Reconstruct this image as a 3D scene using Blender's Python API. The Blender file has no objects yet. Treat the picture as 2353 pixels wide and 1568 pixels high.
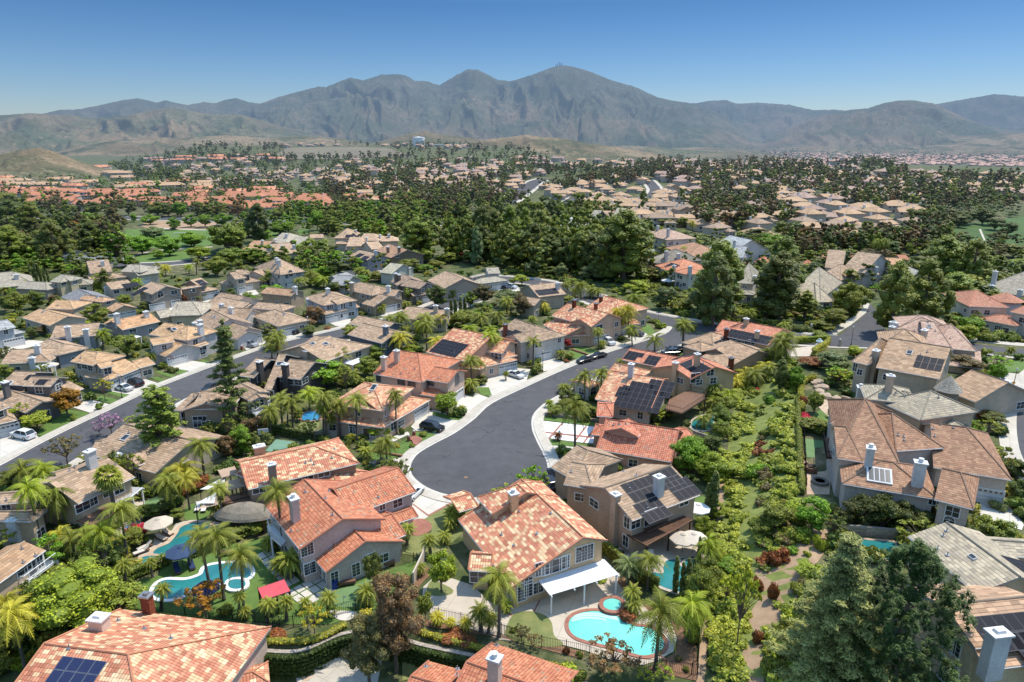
import bpy,math,random
import numpy as np
from mathutils import Vector,Matrix,noise
from mathutils.bvhtree import BVHTree
from mathutils.geometry import tessellate_polygon
R=random.Random(11)
PI=math.pi
scene=bpy.context.scene
COL=scene.collection
CAMZ=52.0
PITCH=math.radians(16.5)
FPX=1569.0
FWD=Vector((0,math.cos(PITCH),-math.sin(PITCH)))
UPV=Vector((0,math.sin(PITCH),math.cos(PITCH)))
CAM=Vector((0,0,CAMZ))
SH={0:(0,0,1),1:(0,1091.5,.3041),2:(574.5,1091.5,.3041),3:(1148.9,1091.5,.3041),4:(1721,1091.5,.3041),5:(0,746.8,.2441),6:(517,746.8,.2441),7:(1091.5,746.8,.2441),8:(1778.5,746.8,.2441),9:(1551,631.9,.2931),10:(0,517,.2441),11:(517,488.3,.2441),12:(1091.5,488.3,.2441),13:(1606,488.3,.3174),14:(0,402.1,.293),15:(1551,976.6,.25645),16:(0,114.9,.3418),17:(774.4,114.9,.3418),18:(1548.7,114.9,.3418)}
def ray(c,x,y):
 u0,v0,k=SH[c]
 u=u0+k*x;v=v0+k*y
 return(FWD+Vector((1,0,0))*((u-1176.5)/FPX)-UPV*((v-784)/FPX)).normalized()
def P(c,x,y,z=0.0):
 d=ray(c,x,y)
 if d.z>-1e-3:d.z=-1e-3
 return CAM+d*((CAMZ-z)/-d.z)
def smooth(t):
 t=max(0.0,min(1.0,t));return t*t*(3-2*t)
def interp(pts,x):
 if x<=pts[0][0]:return pts[0][1]
 for(a,b),(c,d)in zip(pts,pts[1:]):
  if x<=c:return b+(d-b)*(x-a)/max(1e-9,c-a)
 return pts[-1][1]
_fl=[P(0,u,v)for u,v in((-200,1440),(250,1455),(560,1478),(611,1484),(696,1484),(787,1447),(870,1440),(964,1469),(1085,1495),(1206,1523),(1301,1548),(1480,1590),(2000,1700))]
FRONT=[(p.x,p.y)for p in _fl]
_b=[P(0,u,v)for u,v in((1610,1560),(1604,1400),(1640,1150),(1660,1000),(1690,900),(1740,820))]
BOT=sorted((p.y,p.x)for p in _b)
_t=[P(0,u,v,4)for u,v in((1960,1500),(1900,1300),(1850,1220),(1835,1100),(1835,950),(1850,880))]
TOP=sorted((p.y,p.x)for p in _t)
def tz(x,y,rough=True):
 if y<260:
  z=0.0
  if y<66:
   fy=interp(FRONT,x)
   z-=3.0*smooth((fy-.6-y)/1.2+.5)
  x0=interp(BOT,y);x1=max(interp(TOP,y),x0+3)
  z+=(4.0 if True else 0)*smooth((x-x0)/(x1-x0))*(1-smooth((y-148)/24))
  return z
 z=0.0
 z+=9*smooth((y-300)/120)*smooth((x-20)/60)*(1-smooth((y-470)/110))*.35
 right=smooth((x+60)/260)
 z+=(16*right+2*(1-right))*smooth((y-430)/420)*(1-smooth((y-1000-120*math.sin(x*.006))/420))
 z-=26*smooth((y-1000)/900)*right
 a=x/y
 w=smooth((a+.55)/.12)*(1-smooth((a+.02)/.22))
 z+=37*w*math.exp(-((y-1560)/330)**2)if y<1560 else 37*w*math.exp(-((y-1560)/700)**2)
 z+=11*smooth((a+.35)/.2)*(1-smooth((a+.05)/.2))*smooth((y-620)/300)*(1-smooth((y-1200)/300))
 if not rough:return z
 return z+2.2*noise.noise(Vector((x*.006,y*.006,3)))*smooth((y-300)/200)
def G(c,x,y):
 d=ray(c,x,y)
 t=max(40.0,(7.0 if abs(d.x)>-9 and d.z>-.06 else 46.0)/max(1e-4,-d.z)*.97);pt=t
 while t<9000:
  p=CAM+d*t
  if p.z<tz(p.x,p.y,False):break
  pt=t;t*=1.015
 lo,hi=pt,t
 for _ in range(14):
  m=(lo+hi)/2;p=CAM+d*m
  if p.z<tz(p.x,p.y):hi=m
  else:lo=m
 p=CAM+d*hi
 return Vector((p.x,p.y,tz(p.x,p.y)))
def project(p):
 q=Vector(p)-CAM
 d=q.dot(FWD)
 return(1176.5+FPX*q.x/d,784-FPX*q.dot(UPV)/d,d)
HAZE=None
def nd(nt,t,**kw):
 n=nt.nodes.new(t)
 for k,v in kw.items():
  if k.startswith('i'):
   n.inputs[int(k[1:])].default_value=v
  else:setattr(n,k,v)
 return n
def math_(nt,op,a,b=None,c=None,clamp=False):
 n=nt.nodes.new('ShaderNodeMath');n.operation=op;n.use_clamp=clamp
 for i,s in enumerate((a,b,c)):
  if s is None:continue
  if isinstance(s,(int,float)):n.inputs[i].default_value=s
  else:nt.links.new(s,n.inputs[i])
 return n.outputs[0]
def mixc(nt,f,a,b,mode='MIX'):
 n=nt.nodes.new('ShaderNodeMix');n.data_type='RGBA';n.blend_type=mode
 for i,s in((0,f),(6,a),(7,b)):
  if isinstance(s,(int,float)):n.inputs[i].default_value=s
  elif isinstance(s,tuple):n.inputs[i].default_value=(*s[:3],1)
  else:nt.links.new(s,n.inputs[i])
 return n.outputs[2]
def ramp(nt,f,stops,mode='LINEAR'):
 n=nt.nodes.new('ShaderNodeValToRGB');n.color_ramp.interpolation=mode
 e=n.color_ramp.elements
 e[0].position=stops[0][0];e[0].color=(*stops[0][1],1)
 e[1].position=stops[1][0];e[1].color=(*stops[1][1],1)
 for p,c in stops[2:]:
  q=e.new(p);q.color=(*c,1)
 nt.links.new(f,n.inputs[0]);return n.outputs[0]
def noise_(nt,scale,vec=None,detail=3,rough=.6):
 n=nt.nodes.new('ShaderNodeTexNoise');n.inputs['Scale'].default_value=scale
 n.inputs['Detail'].default_value=detail;n.inputs['Roughness'].default_value=rough
 if vec is not None:nt.links.new(vec,n.inputs['Vector'])
 return n.outputs['Fac']
def haze_group():  # haze painted as emission mixed into materials, growing with distance from the origin
 g=bpy.data.node_groups.new('painted_aerial_haze','ShaderNodeTree')
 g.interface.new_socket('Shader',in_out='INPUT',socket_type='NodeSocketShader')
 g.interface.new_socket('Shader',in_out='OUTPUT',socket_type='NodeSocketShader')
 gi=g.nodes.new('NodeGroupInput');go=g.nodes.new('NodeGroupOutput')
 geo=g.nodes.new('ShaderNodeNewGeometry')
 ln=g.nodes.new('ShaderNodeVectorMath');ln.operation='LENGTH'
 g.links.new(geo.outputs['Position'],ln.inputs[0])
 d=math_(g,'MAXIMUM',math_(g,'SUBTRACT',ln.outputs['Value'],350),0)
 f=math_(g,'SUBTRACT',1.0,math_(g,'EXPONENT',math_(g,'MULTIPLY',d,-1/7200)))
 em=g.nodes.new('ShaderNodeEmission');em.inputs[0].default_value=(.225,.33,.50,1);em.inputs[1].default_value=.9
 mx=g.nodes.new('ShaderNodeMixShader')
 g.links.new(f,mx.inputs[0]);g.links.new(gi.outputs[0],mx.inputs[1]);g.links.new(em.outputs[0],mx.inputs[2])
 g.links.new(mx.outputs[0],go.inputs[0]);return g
def newmat(name,haze=False):
 m=bpy.data.materials.new(name);m.use_nodes=True
 nt=m.node_tree;b=nt.nodes['Principled BSDF']
 b.inputs['Roughness'].default_value=.8;b.inputs['Specular IOR Level'].default_value=.25
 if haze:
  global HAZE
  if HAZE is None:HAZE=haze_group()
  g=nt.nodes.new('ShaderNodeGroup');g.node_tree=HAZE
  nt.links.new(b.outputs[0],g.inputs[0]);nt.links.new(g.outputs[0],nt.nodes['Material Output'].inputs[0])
 return m,nt,b
def pos(nt):return nt.nodes.new('ShaderNodeNewGeometry').outputs['Position']
def bump(nt,b,h,strength=.4,dist=.05):
 n=nt.nodes.new('ShaderNodeBump');n.inputs['Strength'].default_value=strength;n.inputs['Distance'].default_value=dist
 nt.links.new(h,n.inputs['Height']);nt.links.new(n.outputs[0],b.inputs['Normal'])
def M(name,col,col2=None,scale=2.0,rough=.8,metal=0,spec=.25,haze=False,detail=4,bstr=0,bscale=20):
 m,nt,b=newmat(name,haze)
 col2=col2 or tuple(c*.72 for c in col)
 p=pos(nt)
 f=noise_(nt,scale,p,detail,.65)
 f2=noise_(nt,scale*.13,p,2)
 f=math_(nt,'ADD',math_(nt,'MULTIPLY',f,.6),math_(nt,'MULTIPLY',f2,.4))
 c=ramp(nt,f,[(.36,col2),(.62,col)])
 nt.links.new(c,b.inputs['Base Color'])
 b.inputs['Roughness'].default_value=rough;b.inputs['Metallic'].default_value=metal
 b.inputs['Specular IOR Level'].default_value=spec
 if bstr:bump(nt,b,noise_(nt,bscale,p,3),bstr)
 return m
def tinted(name,rough=.85,scale=3.0,lo=.8,hi=1.1,haze=True,bstr=.15,siding=False):
 m,nt,b=newmat(name,haze)
 oi=nt.nodes.new('ShaderNodeObjectInfo');p=pos(nt)
 f=math_(nt,'ADD',math_(nt,'MULTIPLY',noise_(nt,scale,p,4),.5),math_(nt,'MULTIPLY',noise_(nt,scale*.12,p,2),.5))
 g=ramp(nt,f,[(.35,(lo,)*3),(.62,(hi,)*3)])
 c=mixc(nt,1.0,oi.outputs['Color'],g,'MULTIPLY')
 if siding:
  sp=nt.nodes.new('ShaderNodeSeparateXYZ');nt.links.new(p,sp.inputs[0])
  fr=math_(nt,'FRACT',math_(nt,'MULTIPLY',sp.outputs[2],4.2))
  dk=math_(nt,'LESS_THAN',fr,.18)
  c=mixc(nt,math_(nt,'MULTIPLY',dk,.35),c,(.03,.03,.03))
 nt.links.new(c,b.inputs['Base Color']);b.inputs['Roughness'].default_value=rough
 return m
def roofmat(name,pal,tu=.34,tv=.4,curve=0.0,shade=.55,line=.14,bond=.5,var=.18,patch=.0):
 m,nt,b=newmat(name,True)
 uv=nt.nodes.new('ShaderNodeUVMap').outputs[0]
 sp=nt.nodes.new('ShaderNodeSeparateXYZ');nt.links.new(uv,sp.inputs[0])
 V=math_(nt,'DIVIDE',sp.outputs[1],tv);row=math_(nt,'FLOOR',V)
 w=nt.nodes.new('ShaderNodeTexWhiteNoise');w.noise_dimensions='1D';nt.links.new(row,w.inputs['W'])
 U=math_(nt,'ADD',math_(nt,'DIVIDE',sp.outputs[0],tu),math_(nt,'MULTIPLY',math_(nt,'FLOOR',math_(nt,'MULTIPLY',w.outputs['Value'],4)),bond*.5))
 colm=math_(nt,'FLOOR',U)
 cb=nt.nodes.new('ShaderNodeCombineXYZ');nt.links.new(colm,cb.inputs[0]);nt.links.new(row,cb.inputs[1])
 w2=nt.nodes.new('ShaderNodeTexWhiteNoise');w2.noise_dimensions='2D';nt.links.new(cb.outputs[0],w2.inputs['Vector'])
 val=w2.outputs['Value']
 if patch:
  val=math_(nt,'ADD',math_(nt,'MULTIPLY',val,1-patch),math_(nt,'MULTIPLY',noise_(nt,.55,uv,2),patch))
 c=ramp(nt,val,pal,'CONSTANT')
 w3=nt.nodes.new('ShaderNodeTexWhiteNoise');w3.noise_dimensions='2D'
 ad=nt.nodes.new('ShaderNodeVectorMath');ad.operation='ADD';ad.inputs[1].default_value=(17.3,5.1,0)
 nt.links.new(cb.outputs[0],ad.inputs[0]);nt.links.new(ad.outputs[0],w3.inputs['Vector'])
 g=math_(nt,'ADD',1-var,math_(nt,'MULTIPLY',w3.outputs['Value'],2*var))
 big=math_(nt,'ADD',.8,math_(nt,'MULTIPLY',noise_(nt,.25,uv,3),.4))
 g=math_(nt,'MULTIPLY',g,big)
 fv=math_(nt,'FRACT',V);fu=math_(nt,'FRACT',U)
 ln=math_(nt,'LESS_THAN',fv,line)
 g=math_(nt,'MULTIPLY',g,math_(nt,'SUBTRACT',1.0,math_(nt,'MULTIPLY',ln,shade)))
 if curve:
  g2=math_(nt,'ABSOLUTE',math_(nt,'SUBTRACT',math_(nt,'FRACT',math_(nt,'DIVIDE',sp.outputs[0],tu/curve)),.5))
  g=math_(nt,'MULTIPLY',g,math_(nt,'SUBTRACT',1.12,math_(nt,'MULTIPLY',math_(nt,'POWER',math_(nt,'MULTIPLY',g2,2),3),.5)))  # barrel shading painted into tile colour: lighter crests, darker troughs
 else:
  lu=math_(nt,'LESS_THAN',fu,.05)
  g=math_(nt,'MULTIPLY',g,math_(nt,'SUBTRACT',1.0,math_(nt,'MULTIPLY',lu,.3)))
 cc=nt.nodes.new('ShaderNodeCombineColor')
 for i in range(3):nt.links.new(g,cc.inputs[i])
 oi=nt.nodes.new('ShaderNodeObjectInfo')
 c=mixc(nt,1.0,c,cc.outputs[0],'MULTIPLY');c=mixc(nt,1.0,c,oi.outputs['Color'],'MULTIPLY')
 nt.links.new(c,b.inputs['Base Color']);b.inputs['Roughness'].default_value=.75
 h=math_(nt,'SUBTRACT',1.0,fv)
 if curve:h=math_(nt,'SUBTRACT',h,math_(nt,'MULTIPLY',math_(nt,'POWER',math_(nt,'MULTIPLY',g2,2),2),1.2))
 bump(nt,b,h,.6,.05)
 return m
def leafmat(name,trans=.25,tint=None):
 m,nt,b=newmat(name,True)
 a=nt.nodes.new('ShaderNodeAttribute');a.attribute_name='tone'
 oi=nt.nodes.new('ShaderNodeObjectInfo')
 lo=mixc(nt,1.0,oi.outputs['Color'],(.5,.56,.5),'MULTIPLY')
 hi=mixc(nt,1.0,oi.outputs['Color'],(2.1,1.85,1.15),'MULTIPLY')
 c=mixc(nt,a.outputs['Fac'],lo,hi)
 nt.links.new(c,b.inputs['Base Color'])
 b.inputs['Roughness'].default_value=.55;b.inputs['Specular IOR Level'].default_value=.3
 t=nt.nodes.new('ShaderNodeBsdfTranslucent');nt.links.new(c,t.inputs[0])
 mx=nt.nodes.new('ShaderNodeMixShader');mx.inputs[0].default_value=trans
 g=[n for n in nt.nodes if n.type=='GROUP'][0]
 nt.links.new(b.outputs[0],mx.inputs[1]);nt.links.new(t.outputs[0],mx.inputs[2]);nt.links.new(mx.outputs[0],g.inputs[0])
 return m
MT={}
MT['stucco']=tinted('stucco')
MT['siding']=tinted('clapboard_siding',siding=True)
MT['trim']=M('white_trim',(.78,.77,.74),(.66,.65,.62),haze=True)
MT['paint']=tinted('painted_surface',rough=.5,lo=.92,hi=1.04,haze=False)
MT['glass']=M('window_glass',(.035,.045,.055),(.02,.025,.03),1.3,rough=.12,spec=.6,haze=True)
MT['glassb']=M('pale_glass',(.25,.36,.38),(.16,.24,.27),.8,rough=.15,spec=.6)
MT['asphalt']=M('asphalt',(.105,.102,.106),(.075,.074,.078),.45,rough=.9,detail=8,bstr=.1)
MT['concrete']=M('concrete',(.60,.545,.45),(.47,.42,.35),.5,rough=.9,detail=6)
MT['concrete2']=M('pale_concrete',(.66,.61,.53),(.55,.505,.43),.4,rough=.9,detail=6)
MT['patio']=M('patio_concrete',(.60,.51,.40),(.50,.42,.33),.35,rough=.9,detail=6)
def lines(m,sc,rot,amt,width,dist=None):
 nt=m.node_tree;b=nt.nodes['Principled BSDF'];src=b.inputs['Base Color'].links[0].from_socket;p=pos(nt)
 if dist:
  wv=nt.nodes.new('ShaderNodeTexVoronoi');wv.feature='DISTANCE_TO_EDGE';wv.inputs['Scale'].default_value=sc
  nv=nt.nodes.new('ShaderNodeVectorMath');nv.operation='ADD';nn=nt.nodes.new('ShaderNodeTexNoise');nn.inputs['Scale'].default_value=.5;nn.inputs['Detail'].default_value=5;nt.links.new(p,nn.inputs['Vector']);ns=nt.nodes.new('ShaderNodeVectorMath');ns.operation='SCALE';ns.inputs['Scale'].default_value=3.5
  nt.links.new(nn.outputs['Color'],ns.inputs[0]);nt.links.new(p,nv.inputs[0]);nt.links.new(ns.outputs[0],nv.inputs[1]);nt.links.new(nv.outputs[0],wv.inputs['Vector'])
  f=math_(nt,'MULTIPLY',math_(nt,'LESS_THAN',wv.outputs['Distance'],width),math_(nt,'GREATER_THAN',noise_(nt,.08,p,2),.5))
 else:
  mp=nt.nodes.new('ShaderNodeMapping');mp.inputs['Rotation'].default_value=(0,0,rot);mp.inputs['Scale'].default_value=(sc,sc,sc);nt.links.new(p,mp.inputs[0])
  sp=nt.nodes.new('ShaderNodeSeparateXYZ');nt.links.new(mp.outputs[0],sp.inputs[0])
  f=math_(nt,'MAXIMUM',math_(nt,'LESS_THAN',math_(nt,'FRACT',sp.outputs[0]),width),math_(nt,'LESS_THAN',math_(nt,'FRACT',sp.outputs[1]),width))
 nt.links.new(mixc(nt,math_(nt,'MULTIPLY',f,amt),src,(.03,.03,.03)),b.inputs['Base Color'])
lines(MT['asphalt'],.13,0,.45,.012,True);lines(MT['concrete'],.5,.55,.3,.035);lines(MT['concrete2'],.33,.6,.28,.03);lines(MT['patio'],.3,.35,.22,.03)
MT['brick']=roofmat('red_brick',[(0,(.30,.10,.06)),(.4,(.38,.14,.09)),(.8,(.24,.08,.05))],.22,.09,0,.4,.18)
MT['brickpave']=M('brick_paving',(.42,.19,.13),(.27,.11,.08),3.5,detail=6)
MT['mulch']=M('bark_mulch',(.30,.16,.09),(.16,.09,.05),2.5,detail=7,bstr=.5)
MT['dirt']=M('dry_dirt',(.46,.31,.19),(.30,.20,.12),1.2,detail=7,bstr=.4)
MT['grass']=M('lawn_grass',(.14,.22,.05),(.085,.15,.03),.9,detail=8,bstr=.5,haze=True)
MT['grassdry']=M('patchy_lawn',(.28,.27,.10),(.13,.17,.05),.5,detail=8,bstr=.4)
MT['turf']=M('putting_green',(.17,.27,.11),(.13,.22,.09),.7,detail=4)
MT['greencourt']=M('court_paint',(.19,.33,.24),(.16,.28,.21),.5)
MT['gravel']=M('gravel',(.45,.38,.33),(.26,.21,.18),6,detail=5)
MT['flag']=M('flagstone',(.62,.47,.33),(.40,.28,.19),1.4,detail=5)
MT['blockwall']=roofmat('block_wall',[(0,(.40,.34,.28)),(.5,(.45,.38,.31)),(.8,(.35,.30,.25))],.4,.2,0,.35,.1)
MT['wood']=M('brown_wood',(.24,.13,.08),(.14,.08,.05),2,haze=False)
MT['darkwood']=M('dark_wood',(.07,.045,.035),(.04,.028,.022),2)
MT['iron']=M('black_iron',(.02,.02,.02),(.012,.012,.012),2,rough=.5)
MT['white']=M('white_paint',(.86,.86,.85),(.78,.78,.77),1,rough=.6)
MT['metal']=M('galvanised_metal',(.45,.45,.46),(.3,.3,.31),3,rough=.4,metal=.7)
MT['bark']=M('bark',(.22,.17,.13),(.11,.085,.065),3,detail=6,bstr=.5,haze=True)
MT['palmbark']=M('palm_bark',(.17,.145,.12),(.09,.08,.065),5,detail=4,bstr=.5,haze=True)
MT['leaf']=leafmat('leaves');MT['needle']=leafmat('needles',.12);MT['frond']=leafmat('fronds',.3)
MT['tyre']=M('tyre_rubber',(.02,.02,.02),(.015,.015,.015),5)
MT['chrome']=M('alloy_metal',(.5,.5,.52),(.4,.4,.42),3,rough=.3,metal=.8)
MT['lampw']=M('lamp_glass',(.8,.78,.68),(.7,.68,.6),2,rough=.3)
MT['red']=M('red_lens',(.4,.02,.02),(.3,.015,.015),2,rough=.3)
MT['fabric']=tinted('woven_fabric',rough=.95,haze=False,lo=.9,hi=1.05)
def solarmat(name,cell,gap,gsz):
 m,nt,b=newmat(name)
 uv=nt.nodes.new('ShaderNodeUVMap').outputs[0]
 sp=nt.nodes.new('ShaderNodeSeparateXYZ');nt.links.new(uv,sp.inputs[0])
 a=math_(nt,'LESS_THAN',math_(nt,'FRACT',math_(nt,'DIVIDE',sp.outputs[0],gsz)),.1)
 c=math_(nt,'LESS_THAN',math_(nt,'FRACT',math_(nt,'DIVIDE',sp.outputs[1],gsz)),.1)
 nt.links.new(mixc(nt,math_(nt,'MAXIMUM',a,c),cell,gap),b.inputs['Base Color'])
 b.inputs['Roughness'].default_value=.5;b.inputs['Specular IOR Level'].default_value=.06
 return m
MT['pv']=solarmat('solar_cells_black',(.022,.022,.028),(.045,.045,.05),.16)
MT['pvblue']=solarmat('solar_cells_blue',(.02,.032,.085),(.07,.08,.14),.16)
def watermat(name,col,col2):
 m,nt,b=newmat(name)
 p=pos(nt)
 c=ramp(nt,noise_(nt,.25,p,3),[(.35,col2),(.65,col)])
 v=nt.nodes.new('ShaderNodeTexVoronoi');v.inputs['Scale'].default_value=1.6;v.feature='DISTANCE_TO_EDGE'
 nt.links.new(p,v.inputs['Vector'])
 e=ramp(nt,v.outputs['Distance'],[(0,(1.05,1.04,1.03)),(.2,(1,1,1))])
 nt.links.new(mixc(nt,1.0,c,e,'MULTIPLY'),b.inputs['Base Color'])
 b.inputs['Roughness'].default_value=.06;b.inputs['Specular IOR Level'].default_value=.5
 bump(nt,b,noise_(nt,3.0,p,3),.25,.05)
 return m
MT['pool']=watermat('pool_water_bright',(.24,.70,.58),(.16,.60,.51))
MT['pooldeep']=watermat('pool_water_teal',(.035,.24,.23),(.022,.17,.18))
MT['poolblue']=watermat('pool_water_blue',(.06,.30,.52),(.04,.22,.42))
CRM=(.80,.50,.27);RD=(.50,.15,.08);RD2=(.58,.20,.11)
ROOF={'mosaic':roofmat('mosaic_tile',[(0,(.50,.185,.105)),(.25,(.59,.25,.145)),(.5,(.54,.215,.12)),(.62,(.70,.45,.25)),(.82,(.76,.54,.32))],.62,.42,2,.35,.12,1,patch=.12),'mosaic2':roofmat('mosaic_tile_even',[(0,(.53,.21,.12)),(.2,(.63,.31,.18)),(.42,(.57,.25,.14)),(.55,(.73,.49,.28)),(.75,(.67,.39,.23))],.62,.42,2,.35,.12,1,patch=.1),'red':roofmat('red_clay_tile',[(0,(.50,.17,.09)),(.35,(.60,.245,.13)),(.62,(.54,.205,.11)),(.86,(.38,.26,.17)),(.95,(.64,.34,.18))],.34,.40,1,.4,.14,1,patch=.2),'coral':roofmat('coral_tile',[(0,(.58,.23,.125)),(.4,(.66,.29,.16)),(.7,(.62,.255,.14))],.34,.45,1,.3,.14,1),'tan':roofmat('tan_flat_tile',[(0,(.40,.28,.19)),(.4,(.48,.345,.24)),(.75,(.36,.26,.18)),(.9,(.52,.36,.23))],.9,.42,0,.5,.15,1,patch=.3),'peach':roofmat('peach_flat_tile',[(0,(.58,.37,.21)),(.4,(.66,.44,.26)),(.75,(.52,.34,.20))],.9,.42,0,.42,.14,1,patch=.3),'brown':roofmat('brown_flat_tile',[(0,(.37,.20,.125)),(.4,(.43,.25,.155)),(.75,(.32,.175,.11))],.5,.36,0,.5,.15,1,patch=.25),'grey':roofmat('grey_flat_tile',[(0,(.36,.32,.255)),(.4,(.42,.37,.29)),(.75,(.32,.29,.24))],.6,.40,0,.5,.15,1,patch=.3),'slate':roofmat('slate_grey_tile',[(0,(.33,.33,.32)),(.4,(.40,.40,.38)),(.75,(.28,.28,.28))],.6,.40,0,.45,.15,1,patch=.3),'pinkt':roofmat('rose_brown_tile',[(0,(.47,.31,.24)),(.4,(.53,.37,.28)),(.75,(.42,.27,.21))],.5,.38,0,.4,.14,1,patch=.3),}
CAPM={k:M('ridge_cap_'+k,c,haze=True)for k,c in dict(mosaic=(.62,.27,.15),mosaic2=(.66,.30,.17),red=(.56,.22,.13),coral=(.66,.28,.17),tan=(.40,.30,.21),peach=(.60,.42,.26),brown=(.33,.21,.14),grey=(.34,.31,.24),slate=(.34,.34,.33),pinkt=(.44,.31,.24)).items()}
class MB:
 def __init__(s):s.v=[];s.f=[];s.m=[]
 def add(s,vs,fs,m=0):
  o=len(s.v);s.v+=[tuple(p)for p in vs]
  for f in fs:s.f.append([i+o for i in f]);s.m.append(m)
 def poly(s,pts,m=0):s.add(pts,[list(range(len(pts)))],m)
 def box(s,c,sz,rz=0,m=0,M4=None,taper=1.0):
  x,y,z=sz[0]/2,sz[1]/2,sz[2]/2
  vs=[Vector((sx*x*(taper if k else 1),sy*y*(taper if k else 1),(z if k else-z)))for k in(0,1)for sx,sy in((-1,-1),(1,-1),(1,1),(-1,1))]
  rot=Matrix.Rotation(rz,3,'Z')
  vs=[(M4@p if M4 else rot@p)+Vector(c)for p in vs]
  s.add(vs,[[3,2,1,0],[4,5,6,7],[0,1,5,4],[1,2,6,5],[2,3,7,6],[3,0,4,7]],m)
 def tube(s,pts,r,n=6,m=0,cap=True):
  pts=[Vector(p)for p in pts];rs=r if isinstance(r,(list,tuple))else[r]*len(pts)
  o=len(s.v)
  for i,p in enumerate(pts):
   d=(pts[min(i+1,len(pts)-1)]-pts[max(i-1,0)]).normalized()
   a=d.cross(Vector((0,0,1))if abs(d.z)<.9 else Vector((1,0,0))).normalized();b=d.cross(a)
   for k in range(n):
    t=2*PI*k/n;s.v.append(tuple(p+(a*math.cos(t)+b*math.sin(t))*rs[i]))
  for i in range(len(pts)-1):
   for k in range(n):
    a=o+i*n+k;b=o+i*n+(k+1)%n
    s.f.append([a,b,b+n,a+n]);s.m.append(m)
  if cap:
   s.f.append([o+k for k in range(n)]);s.m.append(m)
   s.f.append([o+(len(pts)-1)*n+k for k in reversed(range(n))]);s.m.append(m)
 def lathe(s,c,prof,n=12,m=0):
  o=len(s.v);c=Vector(c)
  for r,z in prof:
   for k in range(n):
    t=2*PI*k/n;s.v.append((c.x+r*math.cos(t),c.y+r*math.sin(t),c.z+z))
  for i in range(len(prof)-1):
   for k in range(n):
    a=o+i*n+k;b=o+i*n+(k+1)%n
    s.f.append([a,b,b+n,a+n]);s.m.append(m)
  s.f.append([o+(len(prof)-1)*n+k for k in range(n)]);s.m.append(m)
 def prism(s,pts,z0,z1,m=0,mt=None):
  n=len(pts)
  a=[(p[0],p[1],z0)for p in pts];b=[(p[0],p[1],z1)for p in pts]
  s.add(a+b,[[i,(i+1)%n,n+(i+1)%n,n+i]for i in range(n)],m)
  s.add(b,[list(range(n))],m if mt is None else mt)
 def mesh(s,name,mats,origin=None,uv=False,smooth_=False):
  me=bpy.data.meshes.new(name)
  vs=s.v
  if origin is not None:
   ox,oy,oz=origin;vs=[(x-ox,y-oy,z-oz)for x,y,z in s.v]
  me.from_pydata(vs,[],s.f)
  for mm in mats:me.materials.append(mm)
  if len(mats)>1:me.polygons.foreach_set('material_index',s.m)
  if smooth_:me.polygons.foreach_set('use_smooth',[True]*len(s.f))
  me.update()
  if uv:
   ul=me.uv_layers.new(name='UVMap')
   for p in me.polygons:
    n=p.normal
    e=Vector((-n.y,n.x,0))
    if e.length<1e-4:e=Vector((1,0,0))
    e.normalize();up=n.cross(e)
    if up.z<0:up=-up
    for li in p.loop_indices:
     co=Vector(s.v[me.loops[li].vertex_index])
     ul.data[li].uv=(co.dot(e),co.dot(up))
  return me
def link(name,me,parent=None,loc=(0,0,0),rz=0,color=None):
 o=bpy.data.objects.new(name,me);COL.objects.link(o)
 o.location=loc;o.rotation_euler=(0,0,rz)
 if parent is not None:o.parent=parent
 if color:o.color=(*color[:3],1)
 return o
def tag(o,label=None,cat=None,group=None,kind=None):
 if label:o['label']=label
 if cat:o['category']=cat
 if group:o['group']=group
 if kind:o['kind']=kind
 return o
def thing(name,label,cat,loc=(0,0,0),rz=0,group=None):
 return tag(link(name,None,None,loc,rz),label,cat,group)
def put(b,name,mats,root=None,label=None,cat=None,uv=False,color=None,smooth_=False,group=None,kind=None):
 if not isinstance(mats,(list,tuple)):mats=[mats]
 if root is not None:
  org=Vector(root['org'])if 'org' in root else Vector(root.location)
  me=b.mesh(name,mats,org,uv,smooth_);o=link(name,me,root,color=color)
 else:
  v=np.array(b.v);org=Vector(((v[:,0].min()+v[:,0].max())/2,(v[:,1].min()+v[:,1].max())/2,v[:,2].min()))
  me=b.mesh(name,mats,org,uv,smooth_);o=link(name,me,None,org,color=color)
 return tag(o,label,cat,group,kind)
ORG={}
def put2(b,name,mats,sub,root,**kw):
 if not isinstance(mats,(list,tuple)):mats=[mats]
 me=b.mesh(name,mats,Vector(root.location),kw.get('uv',False));return link(name,me,sub,color=kw.get('color'))
KEEP=[]
def inpoly(x,y,poly):
 c=False;j=len(poly)-1
 for i in range(len(poly)):
  xi,yi=poly[i];xj,yj=poly[j]
  if(yi>y)!=(yj>y)and x<(xj-xi)*(y-yi)/(yj-yi)+xi:c=not c
  j=i
 return c
def keep(pts):
 xs=[p[0]for p in pts];ys=[p[1]for p in pts]
 KEEP.append((min(xs),max(xs),min(ys),max(ys),[(p[0],p[1])for p in pts]))
def blocked(x,y):
 for a,b,c,d,pl in KEEP:
  if a<=x<=b and c<=y<=d and inpoly(x,y,pl):return True
 return False
import bmesh
def smoothpoly(pts,n=5):
 out=[];L=len(pts)
 for i in range(L):
  p0,p1,p2,p3=(pts[(i+k-1)%L]for k in range(4))
  for j in range(n):
   t=j/n
   out.append(tuple(.5*((2*p1[a])+(-p0[a]+p2[a])*t+(2*p0[a]-5*p1[a]+4*p2[a]-p3[a])*t*t+(-p0[a]+3*p1[a]-3*p2[a]+p3[a])*t**3)for a in range(2)))
 return out
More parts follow.
